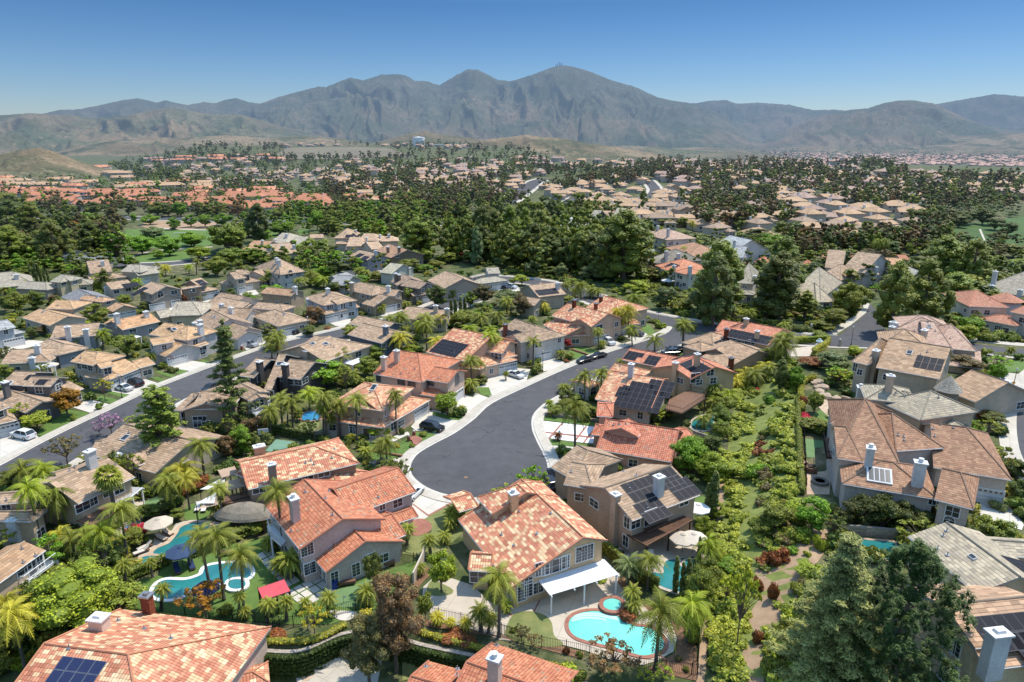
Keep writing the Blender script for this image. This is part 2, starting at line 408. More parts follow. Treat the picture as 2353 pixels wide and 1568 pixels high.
def smoothline(pts,n=6):
 out=[]
 for i in range(len(pts)-1):
  p0=pts[max(i-1,0)];p1=pts[i];p2=pts[i+1];p3=pts[min(i+2,len(pts)-1)]
  for j in range(n):
   t=j/n
   out.append(tuple(.5*((2*p1[a])+(-p0[a]+p2[a])*t+(2*p0[a]-5*p1[a]+4*p2[a]-p3[a])*t*t+(-p0[a]+3*p1[a]-3*p2[a]+p3[a])*t**3)for a in range(2)))
 out.append(tuple(pts[-1][:2]));return out
LAY=[0]
def sheet(name,pts,mat,lift,label=None,cat=None,kind=None,block=True,drape=None,th=0,mats=None,root=None):
 if block:keep(pts)
 bm=bmesh.new()
 vs=[bm.verts.new((p[0],p[1],0))for p in pts]
 for tri in tessellate_polygon([[Vector((p[0],p[1],0))for p in pts]]):
  try:bm.faces.new([vs[i]for i in tri])
  except ValueError:pass
 zs=[tz(p[0],p[1])for p in pts]
 flat=max(zs)-min(zs)<.01
 if drape is None:drape=not flat
 if drape:
  xs=[p[0]for p in pts];ys=[p[1]for p in pts];st=2.0
  for ax,lo,hi in((0,min(xs),max(xs)),(1,min(ys),max(ys))):
   k=math.ceil(lo/st)*st
   while k<hi:
    co=(k,0,0)if ax==0 else(0,k,0);no=(1,0,0)if ax==0 else(0,1,0)
    bmesh.ops.bisect_plane(bm,geom=bm.verts[:]+bm.edges[:]+bm.faces[:],plane_co=co,plane_no=no);k+=st
 bmesh.ops.triangulate(bm,faces=bm.faces[:])
 for v in bm.verts:v.co.z=tz(v.co.x,v.co.y)+lift
 for f in bm.faces:
  f.normal_update()
  if f.normal.z<0:f.normal_flip()
 if th:
  be=[e for e in bm.edges if e.is_boundary]
  r=bmesh.ops.extrude_edge_only(bm,edges=be)
  for g in r['geom']:
   if isinstance(g,bmesh.types.BMVert):g.co.z-=th
 me=bpy.data.meshes.new(name)
 x0=min(p[0]for p in pts);y0=min(p[1]for p in pts)
 org=Vector((x0,y0,0))if root is None else Vector(root.location)
 for v in bm.verts:v.co-=org
 bm.to_mesh(me);bm.free();me.materials.append(mat)
 o=link(name,me,root,(0,0,0)if root is not None else org)
 return tag(o,label,cat,None,kind)
def ribbon(name,A,B,mat,lift,label=None,kind='structure',th=0,block=True):
 if block:keep(list(A)+list(B)[::-1])
 b=MB();pts=[]
 for p,q in zip(A,B):
  k=max(1,int(math.hypot(p[0]-q[0],p[1]-q[1])/4))if abs(tz(*p[:2])-tz(*q[:2]))>.02 or p[1]>250 else 1
  pts.append((p,q))
 K=4 if any(abs(tz(*p[:2])-tz(*q[:2]))>.02 for p,q in pts)else 1
 rows=[[(p[0]+(q[0]-p[0])*j/K,p[1]+(q[1]-p[1])*j/K)for j in range(K+1)]for p,q in pts]
 o=0
 for r in rows:
  for x,y in r:b.v.append((x,y,tz(x,y)+lift))
 for i in range(len(rows)-1):
  for j in range(K):
   a=i*(K+1)+j;q=[a,a+1,a+K+2,a+K+1]
   n=(Vector(b.v[q[1]])-Vector(b.v[q[0]])).cross(Vector(b.v[q[2]])-Vector(b.v[q[0]]))
   b.f.append(q if n.z>0 else q[::-1]);b.m.append(0)
 if th:
  for jj in(0,K):
   for i in range(len(rows)-1):
    a=Vector(b.v[i*(K+1)+jj]);c=Vector(b.v[(i+1)*(K+1)+jj]);dn=Vector((0,0,-th))
    b.poly([a,c,c+dn,a+dn])
 return put(b,name,mat,label=label,kind=kind)
def offline(pts,d):
 out=[]
 for i in range(len(pts)):
  a=Vector(pts[max(i-1,0)][:2]);b=Vector(pts[min(i+1,len(pts)-1)][:2])
  t=(b-a).normalized();out.append((pts[i][0]-t.y*d,pts[i][1]+t.x*d))
 return out
def XY(c,pts,z=None):
 if z is None:return[tuple(G(c,*p)[:2])for p in pts]
 return[tuple(P(c,p[0],p[1],z)[:2])for p in pts]
HOUSES=[]
class House:
 def __init__(s,c,at,label,short,roof='tan',wall=(.5,.42,.34),trim=None,name='house',siding=False,group=None,cat='house',base=None):
  s.c=c;g=G(c,*at)
  s.zb=g.z if base is None else base
  s.root=thing(name,label,cat,(g.x,g.y,s.zb),0,group)
  s.roofk=roof;s.wall=tuple(min(.8,a*b)for a,b in zip(wall,(1.13,1.02,.90)));s.siding=siding;s.short=short
  s.RB=MB();s.WB=MB();s.TB=MB();s.n=0;s.foot=[]
  s.bv=[];s.bf=[];s.bk=[];s.trimm=trim or(.80,.79,.76);s.wallfaces=[];s.pend=[]
  HOUSES.append(s)
 def pt(s,q,z):
  if isinstance(q,Vector):return Vector((q.x,q.y,s.zb+z))
  if len(q)==3:return P(q[0],q[1],q[2],s.zb+z)
  return P(s.c,q[0],q[1],s.zb+z)
 def _reg(s,pts,kind,info=None):
  o=len(s.bv);s.bv+=[Vector(p)for p in pts];s.bf.append([o+i for i in range(len(pts))]);s.bk.append((kind,info))
 def wing(s,A,B,C,ze=5.4,zc=None,ends='gg',p=.40,ov=.45,walls=True,h0=None,cap=None):
  s.n+=1;jit=.017*s.n
  zc=ze if zc is None else zc
  a=s.pt(A,ze);b=s.pt(B,ze);ex=(b-a);ex.z=0;L=ex.length;ex.normalize()
  ey=Vector((-ex.y,ex.x,0))
  if isinstance(C,(int,float)):
   D=abs(C)
   if ey.y*(1 if C>0 else-1)<0:ey=-ey
  else:
   c=s.pt(C,zc);D=(c-a).dot(ey)
   if D<0:ey=-ey;D=-D
  D=max(D,2.0)
  t=(D+(zc-ze)/p)/2;t=max(.05,min(D-.05,t));Z=s.zb+jit
  zr=Z+ze+p*t
  def W(x,y,z):return a.xy.to_3d()+ex*x+ey*y+Vector((0,0,z))
  zA,zC=Z+ze,Z+zc
  ha=ends[0]=='h';hb=ends[1]=='h'
  ra=min(t,L/2-.02)if ha else 0;rb=L-(min(t,L/2-.02)if hb else 0)
  e=[W(0,0,zA),W(L,0,zA),W(L,D,zC),W(0,D,zC)];r=[W(ra,t,zr),W(rb,t,zr)]
  if ha and L<2*t:pass
  tops=[[e[0],e[1],r[1],r[0]],[e[2],e[3],r[0],r[1]]]
  if ha:tops.append([e[3],e[0],r[0]])
  if hb:tops.append([e[1],e[2],r[1]])
  def orient(pts):
   n=(pts[1]-pts[0]).cross(pts[2]-pts[0])
   return pts if n.z>0 else pts[::-1]
  TH=.2;dn=Vector((0,0,-TH))
  for tp in tops:
   tp=orient(tp);s.RB.poly(tp,0);s.RB.poly([q+dn for q in tp[::-1]],1);s._reg(tp,'roof',None)
  loop=[e[0],e[1]]+([]if hb else[r[1]])+[e[2],e[3]]+([]if ha else[r[0]])
  for i in range(len(loop)):
   u,v=loop[i],loop[(i+1)%len(loop)]
   s.RB.poly([u,v,v+dn*1.02,u+dn*1.02],1)
   s.RB.poly([v,u,u+dn*1.02,v+dn*1.02],1)
  if s.root.location.y<330:
   rr=.11 if cap is None else cap
   cr=Vector((0,0,.03))
   if rr:
    s.RB.tube([r[0]+cr,r[1]+cr],rr,5,2)
    if ha:s.RB.tube([e[0]+cr,r[0]+cr],rr,5,2,False);s.RB.tube([e[3]+cr,r[0]+cr],rr,5,2,False)
    if hb:s.RB.tube([e[1]+cr,r[1]+cr],rr,5,2,False);s.RB.tube([e[2]+cr,r[1]+cr],rr,5,2,False)
    if not ha and s.roofk in('mosaic','mosaic2','red','coral'):s.RB.tube([e[0]+cr,r[0]+cr,e[3]+cr],rr,5,2,False)
    if not hb and s.roofk in('mosaic','mosaic2','red','coral'):s.RB.tube([e[1]+cr,r[1]+cr,e[2]+cr],rr,5,2,False)
  if s.root.location.y<200:
   for(u,v)in((e[0],e[1]),(e[2],e[3])):
    s.RB.tube([u+Vector((0,0,-.08)),v+Vector((0,0,-.08))],.055,4,1,False)
  foot=[W(0,0,0),W(L,0,0),W(L,D,0),W(0,D,0)];s.foot.append([(q.x,q.y)for q in foot]);keep([(q.x,q.y)for q in foot])
  if walls:
   o=ov+.004*s.n;z0=s.zb-.4 if h0 is None else s.zb+h0
   up=-TH*.6
   def H(y):return(zA+p*y if y<=t else zC+p*(D-y))+up
   x0,x1,y0,y1=o,L-o,o,D-o
   A4=[W(x0,y0,z0),W(x1,y0,z0),W(x1,y1,z0),W(x0,y1,z0)]
   T4=[W(x0,y0,H(y0)),W(x1,y0,H(y0)),W(x1,y1,H(y1)),W(x0,y1,H(y1))]
   hA=H(y0)if not ha else min(zA,zC)+p*o+up
   quads=[([A4[0],A4[1],T4[1],T4[0]],-ey),([A4[2],A4[3],T4[3],T4[2]],ey)]
   if hb:quads.append(([A4[1],A4[2],T4[2],T4[1]],ex))
   else:quads.append(([A4[1],A4[2],T4[2],W(x1,t,zr+up),T4[1]],ex))
   if ha:quads.append(([A4[3],A4[0],T4[0],T4[3]],-ex))
   else:quads.append(([A4[3],A4[0],T4[0],W(x0,t,zr+up),T4[3]],-ex))
   for q,n in quads:
    if(q[1]-q[0]).cross(q[2]-q[0]).dot(n)<0:q=q[::-1]
    s.WB.poly(q);s._reg(q,'wall',(n,q));s.wallfaces.append((q,n,ze))
  return s
 def tree_(s):s.bvh=BVHTree.FromPolygons(s.bv,s.bf)
 def finish(s):
  s.tree_()
  s.roofo=put(s.RB,'roof',[ROOF[s.roofk],MT['trim'],CAPM[s.roofk]],s.root,uv=True,color=tuple(a*b for a,b in zip(getattr(s,'rtint',(1,1,1)),(.9,.86,.8)if s.roofk in('tan','peach')else((.95,.93,.88)if s.roofk in('grey','brown','pinkt')else(1,1,1)))))
  for sl in(1,):
   pass
  s.wallo=put(s.WB,'wall',MT['siding' if s.siding else 'stucco'],s.root,color=s.wall)
  return s
 def hit(s,c,x,y):
  d=ray(c,x,y);h=s.bvh.ray_cast(CAM,d,5000)
  if h[0]is None:return None
  return h[0],h[1],s.bk[h[2]]
 def window(s,x,y,w=1.3,h=1.3,kind='plain',c=None,at=None):
  if at is None:
   r=s.hit(s.c if c is None else c,x,y)
   if r is None or r[2][0]!='wall':return None
   p,n=r[0],r[2][1][0]
  else:p,n=at
  u=Vector((-n.y,n.x,0));z=Vector((0,0,1))
  if u.length<.5:return None
  def Q(a,b,k):return p+u*a+z*b+n*k
  if kind=='garage' or kind=='door':
   bd=MB()
   arch=[]
   zb0=s.zb-p.z
   top=h+zb0
   bd.add([Q(-w/2,zb0,.05),Q(w/2,zb0,.05),Q(w/2,top,.05),Q(-w/2,top,.05)],[[0,1,2,3]])
   for k in range(1,4 if kind=='garage' else 1):
    zz=zb0+h*k/4
    bd.add([Q(-w/2,zz-.015,.054),Q(w/2,zz-.015,.054),Q(w/2,zz+.015,.054),Q(-w/2,zz+.015,.054)],[[0,1,2,3]],1)
   o=put(bd,'garage_door' if kind=='garage' else 'door',[MT['paint'],MT['iron']],s.root,color=getattr(s,'gcol',(.7,.69,.67))if kind=='garage' else(.16,.1,.07))
   tb=MB()
   for a0,a1,b0,b1 in((-w/2-.14,-w/2,zb0,top+.14),(w/2,w/2+.14,zb0,top+.14),(-w/2,w/2,top,top+.14)):
    tb.box((Q((a0+a1)/2,(b0+b1)/2,.05)),(1,1,1),M4=Matrix((u*(a1-a0),n*.12,z*(b1-b0))).transposed().to_3x3())
   put2(tb,'frame',MT['trim'],o,s.root)
   if kind=='garage' and w>2:
    gb=MB();k=max(4,int(w/.6))
    for i in range(k):
     a0=-w/2+w*(i+.18)/k;a1=-w/2+w*(i+.82)/k;b0=top-h*.2;b1=top-h*.07
     gb.add([Q(a0,b0,.058),Q(a1,b0,.058),Q(a1,b1,.058),Q(a0,b1,.058)],[[0,1,2,3]])
    gb.box(Q(0,top-h*.135,.05),(1,1,1),M4=Matrix((u*(w*.96),n*.01,z*(h*.02))).transposed().to_3x3());put2(gb,'pane',MT['glass'],o,s.root)
   return o
  fb=MB();t=.11;dp=.09
  def bar(a0,a1,b0,b1,d=dp,k=.03):
   fb.box(Q((a0+a1)/2,(b0+b1)/2,k),(1,1,1),M4=Matrix((u*(a1-a0),n*d,z*(b1-b0))).transposed().to_3x3())
  bar(-w/2-t,w/2+t,-h/2-t,-h/2);bar(-w/2-t,-w/2,-h/2,h/2);bar(w/2,w/2+t,-h/2,h/2)
  outline=[(-w/2,-h/2),(w/2,-h/2)]
  if kind=='arch':
   pa=[(w/2*math.cos(a),h/2+w/2*math.sin(a))for a in[PI*i/8 for i in range(9)]]
   outline+=pa
   for q0,q1 in zip(pa,pa[1:]):
    qa=(q0[0]*(1+2*t/w),h/2+(q0[1]-h/2)*(1+2*t/w));qb=(q1[0]*(1+2*t/w),h/2+(q1[1]-h/2)*(1+2*t/w))
    fb.add([Q(*q0,.075),Q(*q1,.075),Q(*qb,.075),Q(*qa,.075)],[[0,3,2,1]])
   bar(-w/2,w/2,h/2-.03,h/2+.03,.05)
   for a in(PI/4,PI/2,3*PI/4):
    fb.tube([Q(0,h/2,.05),Q(w/2*math.cos(a),h/2+w/2*math.sin(a),.05)],.02,4)
  else:
   outline+=[(w/2,h/2),(-w/2,h/2)];bar(-w/2-t,w/2+t,h/2,h/2+t)
  nb=max(1,round(w/.9))
  for i in range(1,nb if nb>1 else 2):
   if nb==1 and w<.8:break
   x_=-w/2+w*i/max(nb,2);bar(x_-.03,x_+.03,-h/2,h/2,.05)
  if kind=='grid':
   for i in range(1,max(2,round(h/.4))):
    y_=-h/2+h*i/max(2,round(h/.4));bar(-w/2,w/2,y_-.012,y_+.012,.045)
   for i in range(1,max(2,round(w/.4))):
    x_=-w/2+w*i/max(2,round(w/.4));bar(x_-.012,x_+.012,-h/2,h/2,.045)
  elif h>1.0 and kind!='arch':bar(-w/2,w/2,-.02,.02,.045)
  o=put(fb,'window',MT['paint'],s.root,color=s.trimm)
  gb=MB();gb.poly([Q(a,b,.035)for a,b in outline]);put2(gb,'pane',MT['glass'],o,s.root)
  return o
 def chimney(s,x,y,hgt=1.8,w=1.2,d=.9,kind='stucco',c=None,rz=None,cap='flat'):
  r=s.hit(s.c if c is None else c,x,y)
  if r is None:return
  p=r[0];n=r[1]
  if r[2][0]=='wall':n=r[2][1][0];p=p+n*.2
  if rz is None:rz=math.atan2(n.x,-n.y)if(abs(n.x)+abs(n.y))>.05 else 0
  b=MB();zt=p.z+hgt;z0=max(s.zb,p.z-1.2)if r[2][0]=='roof' else s.zb
  b.box((p.x,p.y,(z0+zt)/2),(w,d,zt-z0),rz)
  o=put(b,'chimney',MT['brick']if kind=='brick' else MT['stucco'],s.root,uv=True,color=tuple(min(.75,q*1.08)for q in(s.wall if kind!='white' else(.62,.6,.57))))
  cb=MB();cb.box((p.x,p.y,zt+.09),(w+.28,d+.28,.18),rz)
  if cap=='tin':
   cb.box((p.x,p.y,zt+.32),(w*.72,d*.72,.28),rz,taper=.8);cb.lathe((p.x,p.y,zt+.46),[(.22,0),(.24,.08),(.1,.16)],8)
  elif cap=='pot':
   cb.lathe((p.x,p.y,zt+.18),[(.3,0),(.26,.4),(.33,.45),(.2,.5)],10)
  else:
   cb.box((p.x,p.y,zt+.3),(w*.6,d*.6,.25),rz,taper=.75)
  put2(cb,'cap',MT['trim']if kind!='brick' else MT['metal'],o,s.root)
  return o
 def roofframe(s,x,y,c=None):
  r=s.hit(s.c if c is None else c,x,y)
  if r is None or r[2][0]!='roof':return None
  n=r[1].normalized()
  if n.z<0:n=-n
  e=Vector((-n.y,n.x,0))
  if e.length<.01:e=Vector((1,0,0))
  e.normalize()
  if e.x<0:e=-e
  up=n.cross(e)
  if up.z<0:up=-up
  return r[0],e,up,n
 def solar(s,x,y,cols,rows,skip=(),pw=1.0,ph=1.65,c=None,blue=False,swap=False):
  fr=s.roofframe(x,y,c)
  if fr is None:print('solar miss',s.short,x,y);return
  p,e,up,n=fr
  if swap:pw,ph=ph,pw
  bo=MB()
  for i in range(cols):
   for j in range(rows):
    if(i,j)in skip:continue
    a0=i*pw+.02;a1=(i+1)*pw-.02;b0=-j*ph-.02;b1=-(j+1)*ph+.02
    q=[p+e*a0+up*b1+n*.09,p+e*a1+up*b1+n*.09,p+e*a1+up*b0+n*.09,p+e*a0+up*b0+n*.09]
    if(q[1]-q[0]).cross(q[2]-q[0]).dot(n)<0:q=q[::-1]
    b=MB();b.poly(q,0)
    lo=[v-n*.07 for v in q]
    b.add(q+lo,[[k,k+4,(k+1)%4+4,(k+1)%4]for k in range(4)],1)
    m2=[v+n*.004 for v in q];cen=sum(q,Vector())/4
    inn=[cen+(v-cen)*.955+n*.004 for v in q]
    b.add(m2+inn,[[k,(k+1)%4,(k+1)%4+4,k+4]for k in range(4)],1)
    put(b,'solar_panel',[MT['pvblue' if blue else 'pv'],MT['metal']if blue else MT['pvf']],s.root,uv=True)
 def skylight(s,x,y,w=1.0,h=1.2,c=None):
  fr=s.roofframe(x,y,c)
  if fr is None:return
  p,e,up,n=fr;b=MB();T=Matrix((e*w,up*h,n*.2)).transposed().to_3x3()
  b.box(p+n*.08,(1,1,1),M4=T);o=put(b,'skylight',MT['trim'],s.root)
  g=MB();q=[p+e*a*w*.42+up*q_*h*.42+n*.19 for a,q_ in((-1,-1),(1,-1),(1,1),(-1,1))]
  g.poly(q);put2(g,'pane',MT['glass'],o,s.root)
  if w>2:
   for k in range(1,4):
    m=MB();m.box(p+e*w*.84*(k/4-.5)+n*.2,(1,1,1),M4=Matrix((e*.1,up*h*.84,n*.06)).transposed().to_3x3());put2(m,'glazing_bar',MT['trim'],o,s.root)
 def vents(s,k=3,seed=0):
  rr=random.Random(seed+int(abs(s.root.location.x)*7));u,v,d=project(s.root.location+Vector((0,0,6)));sz=FPX/d*6;n=0
  for _ in range(k*6):
   if n>=k:break
   fr=s.roofframe(u+rr.uniform(-1,1)*sz,v+rr.uniform(-.6,.6)*sz,0)
   if fr is None:continue
   b=MB();p=fr[0];b.tube([p,p+Vector((0,0,.45))],.06,6)
   b.box(p+Vector((0,0,.03)),(.4,.4,.06));put(b,'vent_pipe',MT['metal'],s.root);n+=1
 def autowin(s,dens=.75,seed=1,garage=0,kind='plain'):
  rr=random.Random(seed*31+int(s.root.location.x*13));made=0
  for q,n,ze in s.wallfaces:
   cen=sum(q,Vector())/len(q)
   if n.dot(CAM-cen)<=.12*(CAM-cen).length:continue
   zs=[v.z for v in q];lo=s.zb
   base=sorted(q,key=lambda v:v.z)[:2];L=(base[0]-base[1]).length
   mid=(base[0]+base[1])/2;u=Vector((-n.y,n.x,0))
   floors=[1.45]if ze<4.2 else[1.45,4.3]
   for fz in floors:
    k=max(1,int(L/3.2));
    for i in range(k):
     if rr.random()>dens:continue
     off=(i+.5)/k*L-L/2
     w_=rr.choice((1.0,1.4,1.9));h_=rr.choice((1.1,1.3))
     p=mid+u*off;p.z=lo+fz
     if p.z+h_/2>lo+ze-.15+.3:continue
     ok=True
     for dx in(-w_/2,0,w_/2):
      t=p+u*dx;h=s.bvh.ray_cast(CAM,(t-CAM).normalized(),5000)
      if h[0]is None or(h[0]-t).length>.25:ok=False
     if ok:s.window(0,0,w_,h_,kind,at=(p,n));made+=1
  return made
MT['pvf']=M('black_panel_frame',(.10,.10,.11),(.08,.08,.09),3,rough=.4)
def meshnp(name,V,Fq,tone,mats,mi=None):
 me=bpy.data.meshes.new(name)
 k=Fq.shape[1];n=len(Fq)
 me.vertices.add(len(V));me.vertices.foreach_set('co',V.astype(np.float32).ravel())
 me.loops.add(n*k);me.loops.foreach_set('vertex_index',Fq.astype(np.int32).ravel())
 me.polygons.add(n);me.polygons.foreach_set('loop_start',np.arange(0,n*k,k,dtype=np.int32))
 me.update(calc_edges=True)
 for m in mats:me.materials.append(m)
 if mi is not None:me.polygons.foreach_set('material_index',mi)
 a=me.attributes.new('tone','FLOAT','FACE');a.data.foreach_set('value',tone.astype(np.float32))
 return me
def leaves(rs,cen,rad,n,size,aspect=.55,up=.35,tone=None,ztone=None):
 m=len(cen);c=np.repeat(np.arange(m),n);N=m*n
 d=rs.normal(size=(N,3));d/=np.linalg.norm(d,axis=1)[:,None]
 d[:,2]=np.where(d[:,2]<-.2,-d[:,2]*.6,d[:,2])
 rr=rs.uniform(.62,1.08,N)[:,None]
 p=cen[c]+d*rad[c]*rr
 nn=d+rs.normal(size=(N,3))*.45;nn[:,2]+=up;nn/=np.linalg.norm(nn,axis=1)[:,None]
 t=np.cross(nn,rs.normal(size=(N,3)));t/=np.linalg.norm(t,axis=1)[:,None]
 b=np.cross(nn,t)
 s=size*rs.uniform(.6,1.35,N)[:,None]
 v=np.stack([p-t*s,p+b*s*aspect,p+t*s,p-b*s*aspect],1).reshape(-1,3)
 f=np.arange(N*4).reshape(-1,4)
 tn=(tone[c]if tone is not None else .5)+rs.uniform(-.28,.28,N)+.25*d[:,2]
 return v,f,np.clip(tn,0,1)
_ico=None
def ico():
 global _ico
 if _ico is None:
  bm=bmesh.new();bmesh.ops.create_icosphere(bm,subdivisions=1,radius=1)
  V=np.array([v.co[:]for v in bm.verts]);F=np.array([[v.index for v in f.verts]for f in bm.faces]);bm.free();_ico=(V,F)
 return _ico
def cores(rs,cen,rad,k):
 V,F=ico();vs=[];fs=[];o=0
 for c,r in zip(cen,rad):
  nz=1+rs.normal(size=len(V))[:,None]*.12
  vs.append(V*r*k*nz+c);fs.append(F+o);o+=len(V)
 v=np.concatenate(vs);f=np.concatenate(fs);f=np.concatenate([f,f[:,2:3]],1)
 return v,f
def trunk(segs,name,mat='bark'):
 b=MB()
 for pts,rr in segs:b.tube(pts,rr,6,0,False)
 return b.mesh(name,[MT[mat]])
def crownmesh(name,rs,cen,rad,n,size,mat,aspect=.55,core=.72,up=.35,tone=None):
 cen=np.array(cen,float);rad=np.array(rad,float)
 if rad.ndim==1:rad=np.repeat(rad[:,None],3,1)
 if tone is None:tone=rs.uniform(.25,.75,len(cen))
 v,f,t=leaves(rs,cen,rad,n,size,aspect,up,tone)
 if core:
  v2,f2=cores(rs,cen,rad,core);f2=f2+len(v)
  v=np.concatenate([v,v2]);
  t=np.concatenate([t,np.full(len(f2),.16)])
  fq=np.concatenate([f,f2])
  me=bpy.data.meshes.new(name)
  pl=[list(a)for a in f]+[list(a[:3])for a in f2]
  me.from_pydata(v.tolist(),[],pl);me.materials.append(MT[mat])
  a=me.attributes.new('tone','FLOAT','FACE');a.data.foreach_set('value',t.astype(np.float32));return me
 return meshnp(name,v,f,t,[MT[mat]])
PROTO={}
def P_broad(seed,h=8,w=3.6,lo=.12,nc=34,n=95,size=.20,flat=.8,crown='crown'):
 rs=np.random.RandomState(seed);cen=[];rad=[]
 hc=h*(lo+(1-lo)/2);hr=h*(1-lo)/2
 for i in range(nc):
  d=rs.normal(size=3);d/=np.linalg.norm(d);r=rs.uniform(.45,.84)
  c=np.array([d[0]*w*r,d[1]*w*r,hc+d[2]*hr*r]);cen.append(c);rad.append(rs.uniform(.24,.38)*w*np.array([1,1,flat]))
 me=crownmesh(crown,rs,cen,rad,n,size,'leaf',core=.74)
 sg=[([(0,0,-.3),(rs.uniform(-.1,.1),rs.uniform(-.1,.1),h*lo),(0,0,hc)],[.045*w+.06,.035*w+.05,.06])]
 for i in range(min(7,nc)):
  c=cen[i];sg.append(([(0,0,h*lo*.8),tuple((np.array([0,0,h*lo])+c)/2+rs.normal(size=3)*.15),tuple(c)],[.11,.07,.03]))
 return me,trunk(sg,'trunk')
def P_aleppo(seed,h=16,w=4.2,nc=64,n=90,size=.25):
 rs=np.random.RandomState(seed);cen=[];rad=[]
 for i in range(nc):
  z=rs.uniform(.1,.98);prof=(math.sin(PI*min(1,z*.9+.12))**.6)*(1-.25*z)
  a=rs.uniform(0,2*PI);r=w*prof*rs.uniform(.35,.86)
  cen.append([r*math.cos(a),r*math.sin(a),z*h]);rr=rs.uniform(.8,1.35)*(1.1-.4*z)
  rad.append([rr,rr,rr*1.5])
 me=crownmesh('crown',rs,cen,rad,n,size,'needle',aspect=.26 if n>40 else .5,core=.74 if n>40 else .9,up=1.0)
 sg=[([(0,0,-.3),(.1,0,h*.5),(0,0,h*.9)],[.38,.25,.06])]
 return me,trunk(sg,'trunk')
def P_pine(seed,h=15,w=3.6,gap=.3,dens=1.0,top=.0):
 rs=np.random.RandomState(seed);cen=[];rad=[];sg=[]
 sg.append(([(0,0,-.3),(rs.uniform(-.2,.2),rs.uniform(-.2,.2),h*.5),(0,0,h)],[.30,.2,.03]))
 z=h*gap
 while z<h*.97:
  k=rs.randint(3,6);t=(z/h-gap)/(1-gap);L=w*(1-t*(.85-top))*rs.uniform(.75,1.1)
  a0=rs.uniform(0,6.28)
  for j in range(k):
   a=a0+j*6.28/k+rs.uniform(-.4,.4);l=L*rs.uniform(.6,1.1);dz=rs.uniform(.0,.28)*l
   e=(l*math.cos(a),l*math.sin(a),z+dz);m=(e[0]*.5,e[1]*.5,z+dz*.3)
   sg.append(([(0,0,z),m,e],[.09,.06,.02]))
   for q in(np.linspace(.4,1,3 if l>1.3 else 2)):
    cen.append([e[0]*q+rs.normal()*.2,e[1]*q+rs.normal()*.2,z+dz*q+rs.normal()*.15]);r=rs.uniform(.38,.66);rad.append([r*1.15,r*1.15,r*.8])
  z+=h*.052/dens
 cen.append([0,0,h]);rad.append([.4,.4,.8])
 me=crownmesh('crown',rs,cen,rad,26,.26,'needle',aspect=.28,core=.6,up=.8)
 return me,trunk(sg,'trunk')
def P_cedar(seed,h=17,w=6.2):
 rs=np.random.RandomState(seed);cen=[];rad=[];tn=[];sg=[([(0,0,-.3),(0,0,h*.97)],[.4,.04])]
 z=h*.05
 while z<h*.98:
  t=z/h;L=w*(1-t)**.8+.3;k=6 if t<.7 else 4;a0=rs.uniform(0,6.28)
  for j in range(k):
   a=a0+j*6.28/k+rs.uniform(-.3,.3);l=L*rs.uniform(.7,1.12)
   ca,sa=math.cos(a),math.sin(a)
   for q in np.arange(.15,1.01,.5/max(l,.6)):
    dz=-.12*l*q*q+.1*l*q
    wd=.85*(1-q*.55)
    for sd in(-1,0,1):
     cen.append([l*q*ca-sd*sa*wd*.7,l*q*sa+sd*ca*wd*.7,z+dz+rs.normal()*.1]);rad.append([.45,.45,.16]);tn.append(.3+.5*q)
   sg.append(([(0,0,z),(l*.9*ca,l*.9*sa,z-.02*l)],[.06,.015]))
  z+=h*.042
 me=crownmesh('crown',rs,cen,rad,22,.17,'needle',aspect=.3,core=.35,up=.9,tone=np.array(tn))
 return me,trunk(sg,'trunk')
def P_darkpine(seed,h=17,w=5.8):
 rs=np.random.RandomState(seed);cen=[];rad=[];sg=[([(0,0,-.3),(.2,0,h*.6),(0,0,h*.9)],[.4,.25,.05])]
 for i in range(520):
  z=rs.uniform(.04,1.0);prof=math.sin(PI*min(1,z*.8+.2))**.7
  a=rs.uniform(0,6.28);r=w*prof*rs.uniform(.45,1.0)
  lob=1+.25*math.sin(3*a+z*9)
  x,y=r*lob*math.cos(a),r*lob*math.sin(a)
  for k in range(2):cen.append([x+rs.normal()*.15,y+rs.normal()*.15,z*h+k*.5]);rad.append([.42-k*.1,.42-k*.1,.62])
 for i in range(16):
  a=i*2.4;z=h*(.2+.04*i);sg.append(([(0,0,z),(w*.7*math.cos(a),w*.7*math.sin(a),z+1.4)],[.1,.03]))
 cc=[[0,0,h*q]for q in(.25,.4,.55,.7,.84)];cr=[[w*q,w*q,h*.12]for q in(.38,.45,.45,.36,.2)]
 cen2=np.array(cen+cc);rad2=np.array(rad+cr)
 me=crownmesh('crown',rs,cen2,rad2,34,.22,'needle',aspect=.16,core=.42,up=1.6)
 return me,trunk(sg,'trunk')
def P_euc(seed,h=15,w=4.2,nc=26,n=110,size=.2):
 rs=np.random.RandomState(seed);cen=[];rad=[];sg=[([(0,0,-.3),(rs.uniform(-.5,.5),rs.uniform(-.5,.5),h*.45),(rs.uniform(-.8,.8),0,h*.8)],[.32,.22,.06])]
 for i in range(nc):
  z=rs.uniform(.28,.96);r=w*(1.05-abs(z-.6)*1.3)*rs.uniform(.2,.95);a=rs.uniform(0,6.28)
  c=[r*math.cos(a),r*math.sin(a),z*h];cen.append(c);q=rs.uniform(.8,1.5);rad.append([q,q,q*1.15])
  if i%2==0:sg.append(([(0,0,z*h*.55),tuple(c)],[.12,.03]))
 me=crownmesh('crown',rs,cen,rad,n,size,'leaf',aspect=.32 if n>40 else .55,core=.6 if n>40 else .85,up=0)
 return me,trunk(sg,'trunk')
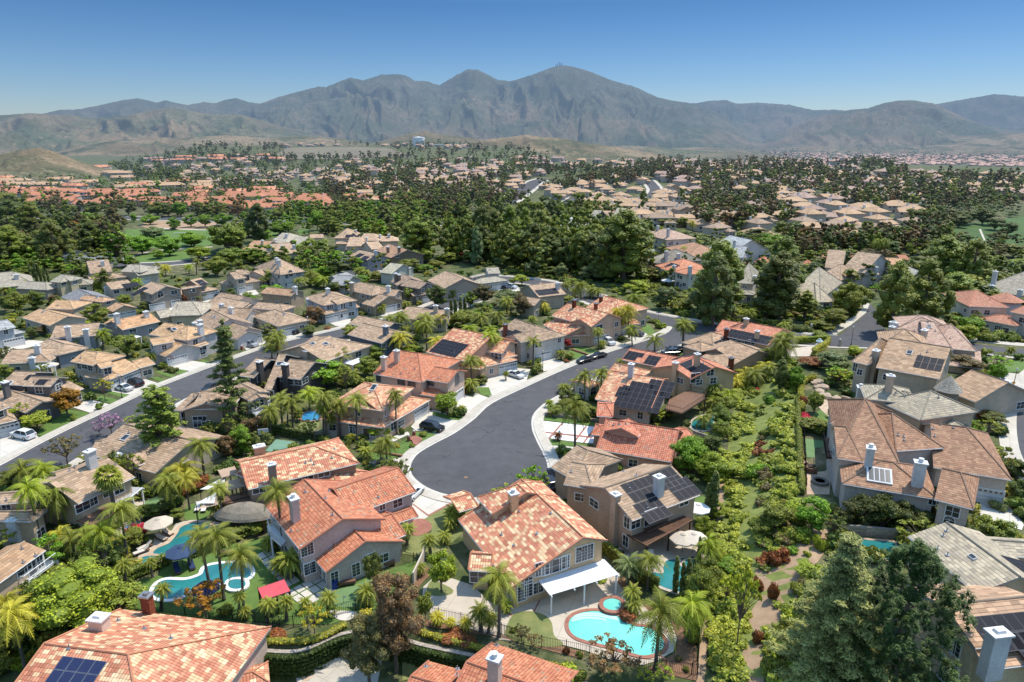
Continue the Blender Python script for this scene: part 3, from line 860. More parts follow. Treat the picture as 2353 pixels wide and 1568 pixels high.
def P_airy(seed,h=7,w=3.0,nc=30,n=22,size=.22):
 rs=np.random.RandomState(seed);cen=[];rad=[];sg=[([(0,0,-.2),(.1,0,h*.3)],[.14,.1])]
 for i in range(nc):
  d=rs.normal(size=3);d/=np.linalg.norm(d);d[2]=abs(d[2])*1.1-.25;r=rs.uniform(.5,1)
  c=[d[0]*w*r,d[1]*w*r,h*.58+d[2]*h*.4*r];cen.append(c);q=rs.uniform(.35,.6)*w/3;rad.append([q,q,q*.7])
  sg.append(([(.1,0,h*.3),(c[0]*.5,c[1]*.5,(c[2]+h*.3)/2+.3),tuple(c)],[.07,.04,.015]))
 return crownmesh('crown',rs,cen,rad,n,size,'leaf',core=.4),trunk(sg,'trunk')
def P_cypress(seed,h=6,w=.55):
 rs=np.random.RandomState(seed);cen=[];rad=[]
 for z in np.arange(.02,1,.045):
  r=w*(math.sin(PI*min(1,z*.75+.18)))**.6
  for k in range(3):
   a=rs.uniform(0,6.28);cen.append([r*.35*math.cos(a),r*.35*math.sin(a),z*h]);rad.append([r*.7,r*.7,.4])
 return crownmesh('crown',rs,cen,rad,18,.15,'needle',aspect=.3,core=.85,up=1.2),trunk([([(0,0,-.2),(0,0,h*.5)],[.08,.05])],'trunk')
def P_bush(seed,flat=.75,nc=14,n=62,size=.105):
 rs=np.random.RandomState(seed);cen=[];rad=[]
 for i in range(nc):
  a=rs.uniform(0,6.28);r=rs.uniform(0,.62);cen.append([r*math.cos(a),r*math.sin(a),rs.uniform(.15,.7)*flat]);q=rs.uniform(.28,.46);rad.append([q,q,q*.8])
 return crownmesh('crown',rs,cen,rad,n,size,'leaf',core=.82),None
def frondmesh(rs,L,droop,rise,width,nl,tone,lean=0,plume=False):
 V=[];F=[];T=[]
 pts=[]
 for i in range(9):
  t=i/8;x=L*(t-.12*t*t*droop);z=rise*L*(t-t*t)*1.6-droop*L*.62*t**2.4
  pts.append(Vector((x*(1-.18*droop*t),0,z)))
 for i in range(nl):
  t=.1+.9*i/nl;k=t*8;a=int(min(7,k));p=pts[a].lerp(pts[a+1],k-a);d=(pts[a+1]-pts[a]).normalized()
  wl=width*math.sin(PI*min(1,.18+t*.8))*rs.uniform(.8,1.1)
  for sd in(-1,1):
   side=Vector((0,sd,0));tip=p+side*wl*.82+d*wl*.5+Vector((0,0,-wl*rs.uniform(.25,.75)))
   w=L/nl*.42
   o=len(V);V+=[p-d*w,p+d*w,tip+d*w*.3,tip-d*w*.3];F.append([o,o+1,o+2,o+3]);T.append(tone+rs.uniform(-.15,.15))
 o=len(V)
 for i,p in enumerate(pts):V+=[p+Vector((0,.03,.02)),p+Vector((0,-.03,.02))]
 for i in range(8):F.append([o+2*i,o+2*i+1,o+2*i+3,o+2*i+2]);T.append(.9)
 return V,F,T
def P_palm(seed,kind='queen'):
 rs=np.random.RandomState(seed);V=[];F=[];T=[]
 spec=dict(queen=(22,3.0,1.0,.55,.75,20),king=(15,2.6,.75,.5,.62,18),date=(34,1.25,.8,.42,.28,14),royal=(20,3.2,1.15,.6,.7,20))[kind if kind!='fan' else 'queen']
 n,L,droop,rise,wd,nl=spec
 if kind=='fan':
  for i in range(40):
   a=i*2.4;el=1.25-i/40*2.1;Lp=.75
   base=Vector((math.cos(a)*math.cos(el),math.sin(a)*math.cos(el),math.sin(el)))*Lp
   d=base.normalized();s=d.cross(Vector((0,0,1))).normalized();u=s.cross(d)
   for j in range(9):
    an=(j-4)*.3;dd=d*math.cos(an)+s*math.sin(an);L2=1.05*(1-.05*abs(j-4))
    tip=base+dd*L2+Vector((0,0,-.35-.2*rs.rand()));w=s*math.cos(an)*.13-d*math.sin(an)*.13
    o=len(V);V+=[base,base+dd*L2*.5+w,tip,base+dd*L2*.5-w];F.append([o,o+1,o+2,o+3]);T.append(.35+.4*(el>0)+rs.uniform(-.15,.2))
 else:
  for i in range(n):
   a=i*2.39996;q=i/n
   v,f,t=frondmesh(rs,L*rs.uniform(.85,1.1),droop*(.45+.75*q),rise*(1.35-1.15*q),wd,nl,.62-.35*q+rs.uniform(-.12,.2))
   lean=.95-1.25*q if kind!='date' else 1.1-1.5*q
   Mx=Matrix.Rotation(a,3,'Z')@Matrix.Rotation(-lean*.75,3,'Y');o=len(V)
   V+=[Mx@p+Vector((0,0,0))for p in v];F+=[[k+o for k in ff]for ff in f];T+=t
 V=np.array([p[:]for p in V]);me=meshnp('crown',V,np.array(F),np.clip(np.array(T),0,1),[MT['frond']])
 return me
def P_skirt(seed):
 rs=np.random.RandomState(seed);V=[];F=[];T=[]
 for i in range(5):
  v,f,t=frondmesh(rs,2.1,1.3,.25,.35,11,.5);Mx=Matrix.Rotation(i*1.9+seed,3,'Z')@Matrix.Rotation(.75+rs.uniform(-.1,.3),3,'Y');o=len(V)
  V+=[Mx@p for p in v];F+=[[k+o for k in ff]for ff in f];T+=t
 return meshnp('dry_fronds',np.array([p[:]for p in V]),np.array(F),np.clip(np.array(T),0,1),[MT['frond']])
SK=[]
def palmtrunk(seed,r=.16):
 b=MB();rs=random.Random(seed);dx=rs.uniform(-.03,.03);dy=rs.uniform(-.03,.03)
 pts=[(0,0,0),(dx*.5,dy*.5,.1),(dx,dy,.4),(dx*.8,dy*.8,.75),(0,0,1)]
 b.tube(pts,[r*1.5,r*1.15,r,r*.9,r*1.05],8);return b.mesh('trunk',[MT['palmbark']])
def protos():
 for i in range(3):PROTO['broad',i]=P_broad(10+i,nc=30+3*i)
 for i in range(2):PROTO['round',i]=P_broad(20+i,h=6,w=3.0,lo=.3,nc=26,n=60,size=.22,flat=.9)
 for i in range(3):PROTO['aleppo',i]=P_aleppo(30+i)
 for i in range(2):PROTO['pine',i]=P_pine(40+i)
 PROTO['pinedense',0]=P_pine(44,14,3.8,.12,1.5,.25)
 PROTO['pinesparse',0]=P_pine(45,18,3.2,.06,1.0,.1)
 PROTO['cedar',0]=P_cedar(50);PROTO['darkpine',0]=P_darkpine(51)
 for i in range(3):PROTO['euc',i]=P_euc(60+i)
 for i in range(2):PROTO['airy',i]=P_airy(70+i)
 PROTO['cypress',0]=P_cypress(80)
 for i in range(4):PROTO['bush',i]=P_bush(90+i)
 for k,n in(('queen',3),('king',2),('date',2),('fan',1),('royal',1)):
  for i in range(n):PROTO[k,i]=(P_palm(100+i,k),palmtrunk(i))
 PROTO['near',0]=P_broad(201,h=8,w=3.6,nc=70,n=120,size=.12,flat=.8)
 PROTO['near',1]=P_euc(202,nc=90);PROTO['far',0]=P_broad(203,h=8,w=3.6,nc=11,n=22,size=.5)
 PROTO['far',1]=P_euc(204,nc=10,n=20,size=.55);PROTO['far',2]=P_aleppo(205,nc=15,n=16,size=.55);PROTO['tiny',0]=P_broad(206,h=8,w=3.6,nc=4,n=9,size=1.1);PROTO['tiny',1]=P_euc(207,nc=4,n=9,size=1.2)
 for i in range(4):PROTO['lobush',i]=P_bush(290+i,nc=8,n=24,size=.16)
NV={}
PSZ={}
def msize(me):
 if me.name not in PSZ:
  co=np.empty(len(me.vertices)*3,np.float32);me.vertices.foreach_get('co',co);co=co.reshape(-1,3)
  PSZ[me.name]=(float(np.percentile(co[:,2],99.5)),float(np.percentile(np.hypot(co[:,0],co[:,1]),96)))
 return PSZ[me.name]
SIZE={'near':(8,3.9),'far':(8,3.9),'broad':(8,3.9),'round':(6,3.2),'aleppo':(16.6,4.3),'pine':(15.5,3.9),'pinedense':(14.3,4.1),'pinesparse':(18.3,3.4),'cedar':(17,6.4),'darkpine':(17.3,6.4),'euc':(15,4.4),'airy':(7,3.2),'cypress':(6.2,.55),'bush':(.85,1.0)}
CATN={'broad':'broadleaf_tree','round':'round_tree','aleppo':'pine_tree','pine':'pine_tree','pinedense':'pine_tree','pinesparse':'pine_tree','cedar':'cedar_tree','darkpine':'pine_tree','euc':'eucalyptus_tree','airy':'small_tree','cypress':'cypress_tree','bush':'bush'}
GRN={'y':(.24,.31,.035),'b':(.16,.29,.03),'g':(.18,.225,.045),'d':(.11,.14,.042),'o':(.12,.145,.042),'e':(.15,.125,.065),'br':(.19,.125,.07),'s':(.16,.21,.105),'or':(.30,.15,.02),'r':(.30,.025,.04),'p':(.26,.17,.36),'pk':(.45,.04,.10),'yy':(.35,.34,.05),'rd':(.22,.085,.04),'ol':(.19,.22,.045)}
TREES=[]
def plant(kind,p,h,w,col='g',label=None,group=None,single=False,name=None,cat=None,seed=None):
 seed=R.randrange(1<<20)if seed is None else seed
 rr=random.Random(seed);ks=[k for k in PROTO if k[0]==kind];cm,tm=PROTO[ks[seed%len(ks)]]
 base=kind
 if kind in('near','far'):base='broad'
 H,W=msize(cm)
 nm=name or CATN[base];loc=(p[0],p[1],p[2]if len(p)>2 else tz(p[0],p[1]));rz=rr.uniform(0,6.28)
 c=GRN[col]if isinstance(col,str)else col
 jt=rr.uniform(.82,1.2);c=(c[0]*jt*rr.uniform(.92,1.1),c[1]*jt,c[2]*jt)
 sc=(w/W*rr.uniform(.93,1.07),w/W*rr.uniform(.93,1.07),h/H)
 if tm is None or single:
  o=link(nm,cm,None,loc,rz,c);o.scale=sc
 else:
  o=link(nm,None,None,loc,rz);o.scale=sc
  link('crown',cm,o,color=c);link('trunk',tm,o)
 o['category']=cat or('bush' if kind=='bush' else 'tree')
 if label:o['label']=label
 if group:o['group']=group
 TREES.append((o,base,col if isinstance(col,str)else 'g',h,w));return o
def T(kind,c,x,y,w,h,col='g',**kw):
 g=G(c,x,y);u,v,d=project(g);k=SH[c][2];mpp=d/FPX*k
 dist=(g-CAM).length;cosv=math.hypot(g.x,g.y)/dist
 hh=h*mpp/(cosv*1.0)
 if kind=='aleppo':hh*=1.22;w*=1.08
 hh=max(.4,hh-w*mpp*.35*(CAMZ/dist));
 if c in(14,10)and kind=='broad':kw.setdefault('name','park_tree')
 if c in(12,13)and kind=='broad':kw.setdefault('name','hillside_tree')
 return plant(kind,g,hh,w*mpp/2,col,**kw)
def palm(kind,c,x,y,xt,yt,s=1.0,col='g',label=None,group='palms',dead=0):
 g=G(c,x,y)
 d=ray(c,xt,yt);
 t=(Vector((g.x,g.y,0))-CAM).xy.dot(d.xy)/d.xy.length_squared
 q=CAM+d*t;h=max(1.0,q.z-g.z);seed=R.randrange(1<<20)
 rr=random.Random(seed);ks=[k for k in PROTO if k[0]==kind];cm,tm=PROTO[ks[seed%len(ks)]]
 nm={'queen':'palm_tree','royal':'palm_tree','king':'palm_tree','date':'dwarf_palm','fan':'fan_palm'}[kind]
 cc=GRN[col]if isinstance(col,str)else col;jt=rr.uniform(.85,1.25);cc=tuple(a*jt for a in cc)
 o=link(nm,None,None,g,rr.uniform(0,6.28));o['category']='palm'
 tr=link('trunk',tm,o);th=1.0 if kind!='fan' else 1.4
 tr.scale=(th*s,th*s,h)
 cr=link('crown',cm,o,(0,0,h),color=cc);cr.scale=(s,)*3
 off=(Vector((q.x,q.y,0))-Vector((g.x,g.y,0)));
 if off.length>.05:
  ax=Vector((0,0,1)).cross(off.normalized());an=min(.16,math.atan2(off.length,h))
  o.rotation_mode='QUATERNION';o.rotation_quaternion=Matrix.Rotation(an,3,ax).to_quaternion()@o.rotation_euler.to_quaternion()
 if not SK:SK.extend(P_skirt(i)for i in range(3))
 if kind in('queen','royal','king')and rr.random()<.6:sk=link('dry_fronds',SK[seed%3],o,(0,0,h),color=(.34,.24,.10));sk.scale=(s*.9,)*3
 cr.scale=(s*rr.uniform(.85,1.12),s*rr.uniform(.85,1.12),s*rr.uniform(.8,1.15));cr.rotation_euler=(rr.uniform(-.12,.12),rr.uniform(-.12,.12),0)
 if label:o['label']=label
 if group:o['group']=group
 TREES.append((o,kind,col if isinstance(col,str)else 'g',h,3*s));return o
def hedge(c,pts,w,h,col='g',label='',name='hedge',z=None,dens=26,size=.14,closed=False):
 if c=='xy':q=pts
 else:q=XY(c,pts)
 q=smoothline(q,5)if len(q)>2 else q
 cen=[];rad=[]
 for(x0,y0),(x1,y1)in zip(q,q[1:]):
  L=math.hypot(x1-x0,y1-y0);k=max(1,int(L/(min(w,h)*.42)))
  for i in range(k):
   t=(i+.5)/k;x=x0+(x1-x0)*t;y=y0+(y1-y0)*t
   zz=tz(x,y)if z is None else z
   nz=max(1,int(h/(w*.6)))
   for j in range(nz):cen.append([x,y,zz+h*(j+.5)/nz]);rad.append([w*.55,w*.55,h/nz*.62])
 rs=np.random.RandomState(len(cen));cen=np.array(cen);rad=np.array(rad)
 o0=Vector((cen[:,0].mean(),cen[:,1].mean(),tz(cen[:,0].mean(),cen[:,1].mean())if z is None else z))
 n=int(max(10,dens*min(2.5,h)))
 me=crownmesh(name,rs,cen-np.array(o0[:]),rad,n,size,'leaf',core=.88)
 c_=GRN[col]if isinstance(col,str)else col
 ob=link(name,me,None,o0,color=c_);tag(ob,label,'hedge');return ob
def joinmesh(name,pairs,mats,color,label,cat=None):
 VV=[];NF=[];LV=[];TT=[];MI=[];o=0
 grp={}
 for me,sub in pairs:grp.setdefault(me.name,(me,[]))[1].extend(sub)
 for me,sub in grp.values():
  nv=len(me.vertices);co=np.empty(nv*3,np.float32);me.vertices.foreach_get('co',co);co=co.reshape(-1,3)
  nl=len(me.loops);lv=np.empty(nl,np.int32);me.loops.foreach_get('vertex_index',lv)
  nf=len(me.polygons);lt=np.empty(nf,np.int32);me.polygons.foreach_get('loop_total',lt)
  mi=np.empty(nf,np.int32);me.polygons.foreach_get('material_index',mi)
  tn=np.full(nf,.5,np.float32)
  if 'tone' in me.attributes:me.attributes['tone'].data.foreach_get('value',tn)
  for x,y,z,sx,sz,rz in sub:
   c,s=math.cos(rz),math.sin(rz)
   v=np.empty_like(co);v[:,0]=(co[:,0]*c-co[:,1]*s)*sx+x;v[:,1]=(co[:,0]*s+co[:,1]*c)*sx+y;v[:,2]=co[:,2]*sz+z
   VV.append(v);LV.append(lv+o);NF.append(lt);TT.append(np.clip(tn+R.uniform(-.2,.2),0,1));MI.append(mi);o+=nv
 V=np.concatenate(VV);L=np.concatenate(LV);F=np.concatenate(NF);Tn=np.concatenate(TT);Mi=np.concatenate(MI)
 me=bpy.data.meshes.new(name);me.vertices.add(len(V));me.vertices.foreach_set('co',V.ravel());me.loops.add(len(L));me.loops.foreach_set('vertex_index',L)
 me.polygons.add(len(F));st=np.concatenate([[0],np.cumsum(F)[:-1]]).astype(np.int32);me.polygons.foreach_set('loop_start',st);me.update(calc_edges=True)
 for m in mats:me.materials.append(m)
 me.polygons.foreach_set('material_index',Mi)
 a=me.attributes.new('tone','FLOAT','FACE');a.data.foreach_set('value',Tn)
 return tag(link(name,me,color=color),label,cat,None,'stuff')
SUN_EL,SUN_AZ=math.radians(63),math.atan2(.80,.60)
w=bpy.data.worlds.new('World');scene.world=w;w.use_nodes=True
nt=w.node_tree;bg=nt.nodes['Background']
sky=nt.nodes.new('ShaderNodeTexSky');sky.sky_type='NISHITA';sky.sun_disc=False
sky.sun_elevation=SUN_EL;sky.sun_rotation=SUN_AZ;sky.altitude=50;sky.air_density=1.0;sky.dust_density=.15;sky.ozone_density=4
hs=nt.nodes.new('ShaderNodeHueSaturation');hs.inputs['Saturation'].default_value=1.12
nt.links.new(sky.outputs[0],hs.inputs['Color']);tc=nt.nodes.new('ShaderNodeTexCoord');sz=nt.nodes.new('ShaderNodeSeparateXYZ');nt.links.new(tc.outputs['Generated'],sz.inputs[0])
sr=ramp(nt,sz.outputs[2],[(0,(.55,.60,.74)),(.03,(.53,.60,.75)),(.09,(.44,.55,.71)),(.17,(.30,.44,.60)),(.4,(1.6,1.45,1.3)),(.6,(3.5,2.85,2.2))])  # sky brightened and warmed high overhead, above the view, as added fill light
nt.links.new(mixc(nt,1.0,hs.outputs[0],sr,'MULTIPLY'),bg.inputs[0]);bg.inputs[1].default_value=.14
sl=bpy.data.lights.new('sun','SUN');sl.energy=4.6;sl.angle=math.radians(.53);sl.color=(1,.94,.83)
so=bpy.data.objects.new('sun',sl);COL.objects.link(so)
sd=Vector((math.sin(SUN_AZ)*math.cos(SUN_EL),math.cos(SUN_AZ)*math.cos(SUN_EL),math.sin(SUN_EL)))
so.rotation_euler=sd.to_track_quat('Z','Y').to_euler()
cd=bpy.data.cameras.new('camera');co=bpy.data.objects.new('camera',cd);COL.objects.link(co)
co.location=CAM;co.rotation_euler=(PI/2-PITCH,0,0);cd.sensor_width=36;cd.lens=36*FPX/2353
cd.clip_start=1;cd.clip_end=60000;scene.camera=co
scene.view_settings.view_transform='Standard';scene.view_settings.look='None';scene.view_settings.exposure=0
scene.cycles.max_bounces=5;scene.cycles.diffuse_bounces=2;scene.cycles.glossy_bounces=2;scene.cycles.transmission_bounces=2;scene.cycles.use_denoising=True
def groundmat():
 m,nt,b=newmat('ground_cover',True);p=pos(nt)
 f=noise_(nt,.35,p,8,.7);g=noise_(nt,.03,p,4)
 c1=ramp(nt,f,[(.3,(.04,.06,.02)),(.47,(.075,.10,.03)),(.58,(.12,.13,.05)),(.72,(.24,.18,.11))])
 c2=ramp(nt,f,[(.3,(.04,.055,.02)),(.46,(.085,.095,.04)),(.58,(.20,.17,.09)),(.7,(.34,.27,.18))])
 c=mixc(nt,ramp(nt,g,[(.42,(0,0,0)),(.6,(1,1,1))]),c1,c2)
 nt.links.new(c,b.inputs['Base Color']);b.inputs['Roughness'].default_value=.95
 bump(nt,b,f,.6,.2);return m
MT['ground']=groundmat()
def build_ground():
 ys=[];y=20.0
 while y<26000:
  ys.append(y);y+=.75 if y<68 else(1.0 if y<100 else(2.0 if y<200 else max(4.0,y*.018)))
 V=[];F=[];n=151
 for j,y in enumerate(ys):
  hw=y*.95+25
  for i in range(n):
   x=-hw+2*hw*i/(n-1);V.append((x,y,tz(x,y)if y<6000 else tz(x,6000)))
 for j in range(len(ys)-1):
  for i in range(n-1):a=j*n+i;F.append((a,a+1,a+n+1,a+n))
 me=bpy.data.meshes.new('ground');me.from_pydata(V,[],F);me.materials.append(MT['ground'])
 me.polygons.foreach_set('use_smooth',[True]*len(F))
 tag(link('ground',me),'green and brown ground between the lots, out to the horizon',None,None,'structure')
build_ground()
def hillmat(name,shrub,dry,rock,s1=.004,dryamt=.5):
 m,nt,b=newmat(name,True);p=pos(nt)
 geo=nt.nodes.new('ShaderNodeNewGeometry')
 sp=nt.nodes.new('ShaderNodeSeparateXYZ');nt.links.new(geo.outputs['Normal'],sp.inputs[0])
 f=noise_(nt,s1,p,10,.72);g=noise_(nt,s1*14,p,6,.75);k=noise_(nt,s1*.3,p,3)
 f=math_(nt,'ADD',math_(nt,'MULTIPLY',f,.55),math_(nt,'MULTIPLY',g,.45))
 f=math_(nt,'ADD',f,math_(nt,'MULTIPLY',math_(nt,'SUBTRACT',k,.5),.35))
 c=ramp(nt,f,[(.34,tuple(a*.45 for a in shrub)),(.5,shrub),(.5+.12*(1-dryamt)+.03,dry),(.72,rock)])
 sz=nt.nodes.new('ShaderNodeSeparateXYZ');nt.links.new(p,sz.inputs[0])
 lowf=math_(nt,'MULTIPLY',math_(nt,'SUBTRACT',1.0,math_(nt,'DIVIDE',sz.outputs[2],520.0),clamp=True),math_(nt,'MULTIPLY',math_(nt,'SUBTRACT',noise_(nt,s1*.8,p,6),.44),7.0,clamp=True),clamp=True)
 c=mixc(nt,math_(nt,'MULTIPLY',lowf,.38),c,tuple(a*f_ for a,f_ in zip(rock,(1.0,.78,.72))))
 vo=nt.nodes.new('ShaderNodeTexVoronoi');vo.inputs['Scale'].default_value=s1*22;vo.inputs['Randomness'].default_value=1;nt.links.new(p,vo.inputs['Vector'])
 dots=math_(nt,'MULTIPLY',math_(nt,'LESS_THAN',vo.outputs['Distance'],.32),math_(nt,'MULTIPLY',math_(nt,'SUBTRACT',noise_(nt,s1*3,p,3),.38),6.0,clamp=True))
 c=mixc(nt,math_(nt,'MULTIPLY',dots,.8),c,tuple(a*.5 for a in shrub))
 nt.links.new(c,b.inputs['Base Color']);b.inputs['Roughness'].default_value=.95
 bump(nt,b,g,1.0,1.2/s1*.01);return m
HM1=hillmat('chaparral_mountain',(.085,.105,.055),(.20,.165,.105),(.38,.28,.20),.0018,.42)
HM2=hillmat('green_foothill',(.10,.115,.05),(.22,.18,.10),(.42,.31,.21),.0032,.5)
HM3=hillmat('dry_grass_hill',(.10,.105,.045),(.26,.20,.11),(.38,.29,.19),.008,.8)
def prange(pr,D,W,mat,name,label,rough=.22,base=-30,seed=0,back=.25,nx=260,ny=70,zf=None,freq=9):
 u0,u1=pr[0][0],pr[-1][0];V=[];F=[]
 for j in range(ny):
  s=j/(ny-1)
  for i in range(nx):
   u=u0+(u1-u0)*i/(nx-1)
   v=interp(pr,u)+1.2*(noise.noise(Vector((u*.11,seed,1))))+.6*noise.noise(Vector((u*.35,seed,7)))
   d=ray(0,u,v);hz=math.hypot(d.x,d.y);x_=d.x/hz;y_=d.y/hz
   zc=CAMZ+D*d.z/hz
   cb=.2
   if s<cb:
    t=1-s/cb;dist=D+W*back*t;z=zc+(base-zc)*smooth(t)
   else:
    t=(s-cb)/(1-cb);dist=D-W*t
    prof=(1-t)**1.35*.75+.25*(1-smooth(t))
    z=base+(zc-base)*prof
    wp=noise.noise(Vector((u*.008,t*2.5,seed)));q=Vector((x_*D/W*freq*.55+1.1*wp,t*3.4+1.2*noise.noise(Vector((u*.015,t*2,seed+9))),seed*3.1))
    rg=0;am=1;fr=1
    for o in range(5):
     nn=1-abs(noise.noise(Vector((q.x*fr,q.y*fr,q.z+o))))*2;rg+=am*nn*nn;am*=.52;fr*=2.05
    env=min(1,t*5)*(1-t)**.55
    z+=(zc-base)*rough*(rg-1.15)*env
   V.append((x_*dist,y_*dist,z))
 for j in range(ny-1):
  for i in range(nx-1):a=j*nx+i;F.append((a,a+1,a+nx+1,a+nx))
 me=bpy.data.meshes.new(name);me.from_pydata(V,[],F);me.materials.append(mat)
 me.polygons.foreach_set('use_smooth',[True]*len(F))
 tag(link(name,me),label,None,None,'structure')
prange([(-420,285),(-40,265),(60,264),(106,260),(137,252),(171,252),(191,249),(232,241),(273,231),(318,225),(362,236),(379,230),(400,235),(431,241),(468,234),(496,237),(520,228),(543,225),(574,235),(608,240),(680,262),(760,290)],7600,2200,HM1,'hills','blue-grey ridge behind the foothills on the left',.2,seed=3,nx=240,ny=50)
prange([(540,262),(575,244),(608,235),(639,223),(684,211),(731,199),(749,200),(804,178),(836,185),(873,172),(911,170),(932,173),(955,186),(979,186),(1010,196),(1048,173),(1075,159),(1099,160),(1143,183),(1174,187),(1219,173),(1270,154),(1297,150),(1321,154),(1355,164),(1407,185),(1458,199),(1509,223),(1543,231),(1579,236),(1631,250),(1700,285),(1770,330),(1800,342)],7000,3300,HM1,'hills','big twin-peaked mountain behind the town',.2,seed=5,nx=420,ny=110,freq=13)
prange([(1480,250),(1549,236),(1600,237),(1631,231),(1669,230),(1692,238),(1740,236),(1774,238),(1815,241),(1867,253),(1918,252),(1949,255),(1990,262),(2060,280),(2120,300)],9200,3000,HM1,'hills','hazy ridge right of the big mountain',.22,seed=8,nx=220,ny=60)
prange([(2050,262),(2100,250),(2157,238),(2215,228),(2284,216),(2318,218),(2353,222),(2420,226),(2700,240),(2850,270)],10500,3000,HM1,'hills','hazy ridge at the right end',.22,seed=9,nx=120,ny=50)
prange([(1700,345),(1745,328),(1788,306),(1840,282),(1891,264),(1925,258),(1952,252),(1993,249),(2027,238),(2062,231),(2096,230),(2147,238),(2198,262),(2250,284),(2300,298),(2400,306),(2700,312)],6300,2200,HM1,'hills','dark hill above the far plain',.24,seed=11,nx=240,ny=70,freq=11)
prange([(-420,290),(-220,268),(-60,268),(0,265),(68,260),(106,263),(164,265),(220,272),(294,265),(342,255),(393,247),(427,252),(478,262),(547,262),(598,275),(650,292),(718,306),(790,325)],4600,1900,HM2,'hills','green and brown foothills on the left',.27,seed=13,nx=280,ny=90,freq=12)
prange([(120,352),(180,338),(250,325),(376,316),(450,315),(520,311),(600,316),(700,312),(780,318),(860,330),(940,345)],2950,800,HM3,'hills','tan rolling hills in front of the foothills',.16,base=-20,seed=15,nx=180,ny=50)
prange([(-300,375),(-80,362),(0,354),(51,344),(89,339),(120,347),(171,366),(222,383),(300,398)],1250,420,HM3,'hills','rounded scrub hill at the left edge',.12,base=-10,seed=17,nx=120,ny=50)
prange([(840,332),(900,318),(945,306),(979,301),(1010,309),(1082,316),(1130,326),(1180,340)],2500,600,HM2,'hills','green knoll by the white water tank',.14,base=-15,seed=19,nx=120,ny=40)
prange([(1020,346),(1065,334),(1116,321),(1167,315),(1208,310),(1253,315),(1287,317),(1338,327),(1424,339),(1526,356),(1600,372)],1950,620,HM3,'hills','brown scrub hill in the middle distance',.18,base=-12,seed=21,nx=180,ny=60,freq=10)
prange([(1400,348),(1500,338),(1580,345),(1660,350),(1720,352),(1790,360)],2900,700,HM2,'hills','low green rise behind the brown hill',.14,base=-30,seed=23,nx=120,ny=40)
prange([(560,345),(620,336),(700,331),(790,334),(880,328),(960,326),(1040,332),(1130,345)],3500,900,HM3,'hills','pale rolling hills at the foot of the big mountain',.2,base=-25,seed=27,nx=140,ny=40)
prange([(1280,352),(1360,338),(1450,334),(1540,341),(1620,338),(1700,344),(1780,352),(1860,362)],3900,1200,HM3,'hills','low dry hills below the mountain pass',.2,base=-35,seed=29,nx=140,ny=40)
prange([(1700,352),(1800,334),(1900,322),(2000,318),(2100,321),(2200,313),(2353,306),(2420,306),(2700,312)],5200,1500,HM3,'hills','tan graded foothills above the far plain',.16,base=-40,seed=31,nx=140,ny=40)
def strip(name,line,w0,w1,mat,lift,label,th=0,kind='structure',n=5,sm=True):
 q=smoothline(line,n)if sm else line
 a=offline(q,w0);b=offline(q,w1)
 return ribbon(name,a,b,mat,lift,label,kind,th)
LK=XY(0,[(1546,752),(1528,768),(1453,793),(1388,814),(1326,838),(1278,858),(1206,891),(1130,928),(1091,963),(1045,996),(1003,1018),(964,1041),(947,1062),(944,1082),(954,1100),(981,1120),(1020,1135),(1065,1142),(1110,1144),(1165,1142),(1210,1133),(1240,1115),(1256,1090),(1257,1066),(1246,1040),(1232,1012),(1222,985),(1223,958),(1238,938),(1262,920),(1300,900),(1350,876),(1400,851),(1450,830),(1500,812),(1540,800),(1580,786),(1624,772)])
lk=smoothline(LK,4)
sheet('road',lk,MT['asphalt'],.02,'dark asphalt street ending in the round cul-de-sac',None,'structure')
def offo(line,d0,d1,name,mat,lift,label,th=0.0,a=0,b=None):
 seg=line[a:b]
 return ribbon(name,offline(seg,d0),offline(seg,d1),mat,lift,label,th=th)
SG=-1
cutL=26*4
offo(lk,SG*0,SG*.45,'gutter',MT['concrete2'],.035,'pale concrete gutter round the cul-de-sac')
offo(lk,SG*.45,SG*.62,'kerb',MT['concrete2'],.15,'raised concrete kerb round the cul-de-sac',th=.2)
offo(lk,SG*.62,SG*2.3,'pavement',MT['concrete'],.14,'concrete pavement following the cul-de-sac',th=.2)
S2=XY(0,[(-60,1098),(0,1071),(86,1024),(171,981),(256,941),(342,900),(415,871),(488,843),(556,819),(612,799),(668,783),(735,768),(798,753),(850,743),(888,735),(940,722),(990,700),(1060,680)])
s2=smoothline(S2,4)
ribbon('road',s2,offline(s2,-10.5),MT['asphalt'],.02,'asphalt street between the tan-roofed houses on the left')
for sg,o in((1,0),(-1,-10.5)):
 l=offline(s2,o)
 offo(l,sg*0,sg*.4,'gutter',MT['concrete2'],.035,'concrete gutter on the %s side of the left street'%('far' if sg>0 else 'near'))
 offo(l,sg*.4,sg*2.2,'pavement',MT['concrete'],.14,'concrete pavement on the %s side of the left street'%('far' if sg>0 else 'near'),th=.2)
S3=XY(0,[(1100,632),(1160,636),(1225,642),(1292,653),(1380,680),(1467,713),(1560,732),(1646,747),(1720,757),(1800,765),(1870,770),(1925,771)])
s3=smoothline(S3,4)
ribbon('road',s3,offline(s3,-9.5),MT['asphalt'],.024,'asphalt cross street below the pine bank')
for sg,o,lab in((1,0,'far'),):
 l=offline(s3,o);offo(l,0,sg*.4,'gutter',MT['concrete2'],.035,'gutter on the far side of the cross street');offo(l,sg*.4,sg*2.2,'pavement',MT['concrete'],.14,'pavement below the planted bank',th=.2)
nearl=offline(s3,-9.5)
offo(nearl,-.0,-1.7,'pavement',MT['concrete'],.14,'pavement on the near side of the cross street',th=.2,a=0,b=20)
S4=XY(0,[(1760,788),(1840,793),(1905,797),(1960,799),(2040,800),(2120,800),(2247,812),(2353,824),(2440,836)])
s4=smoothline(S4,4)
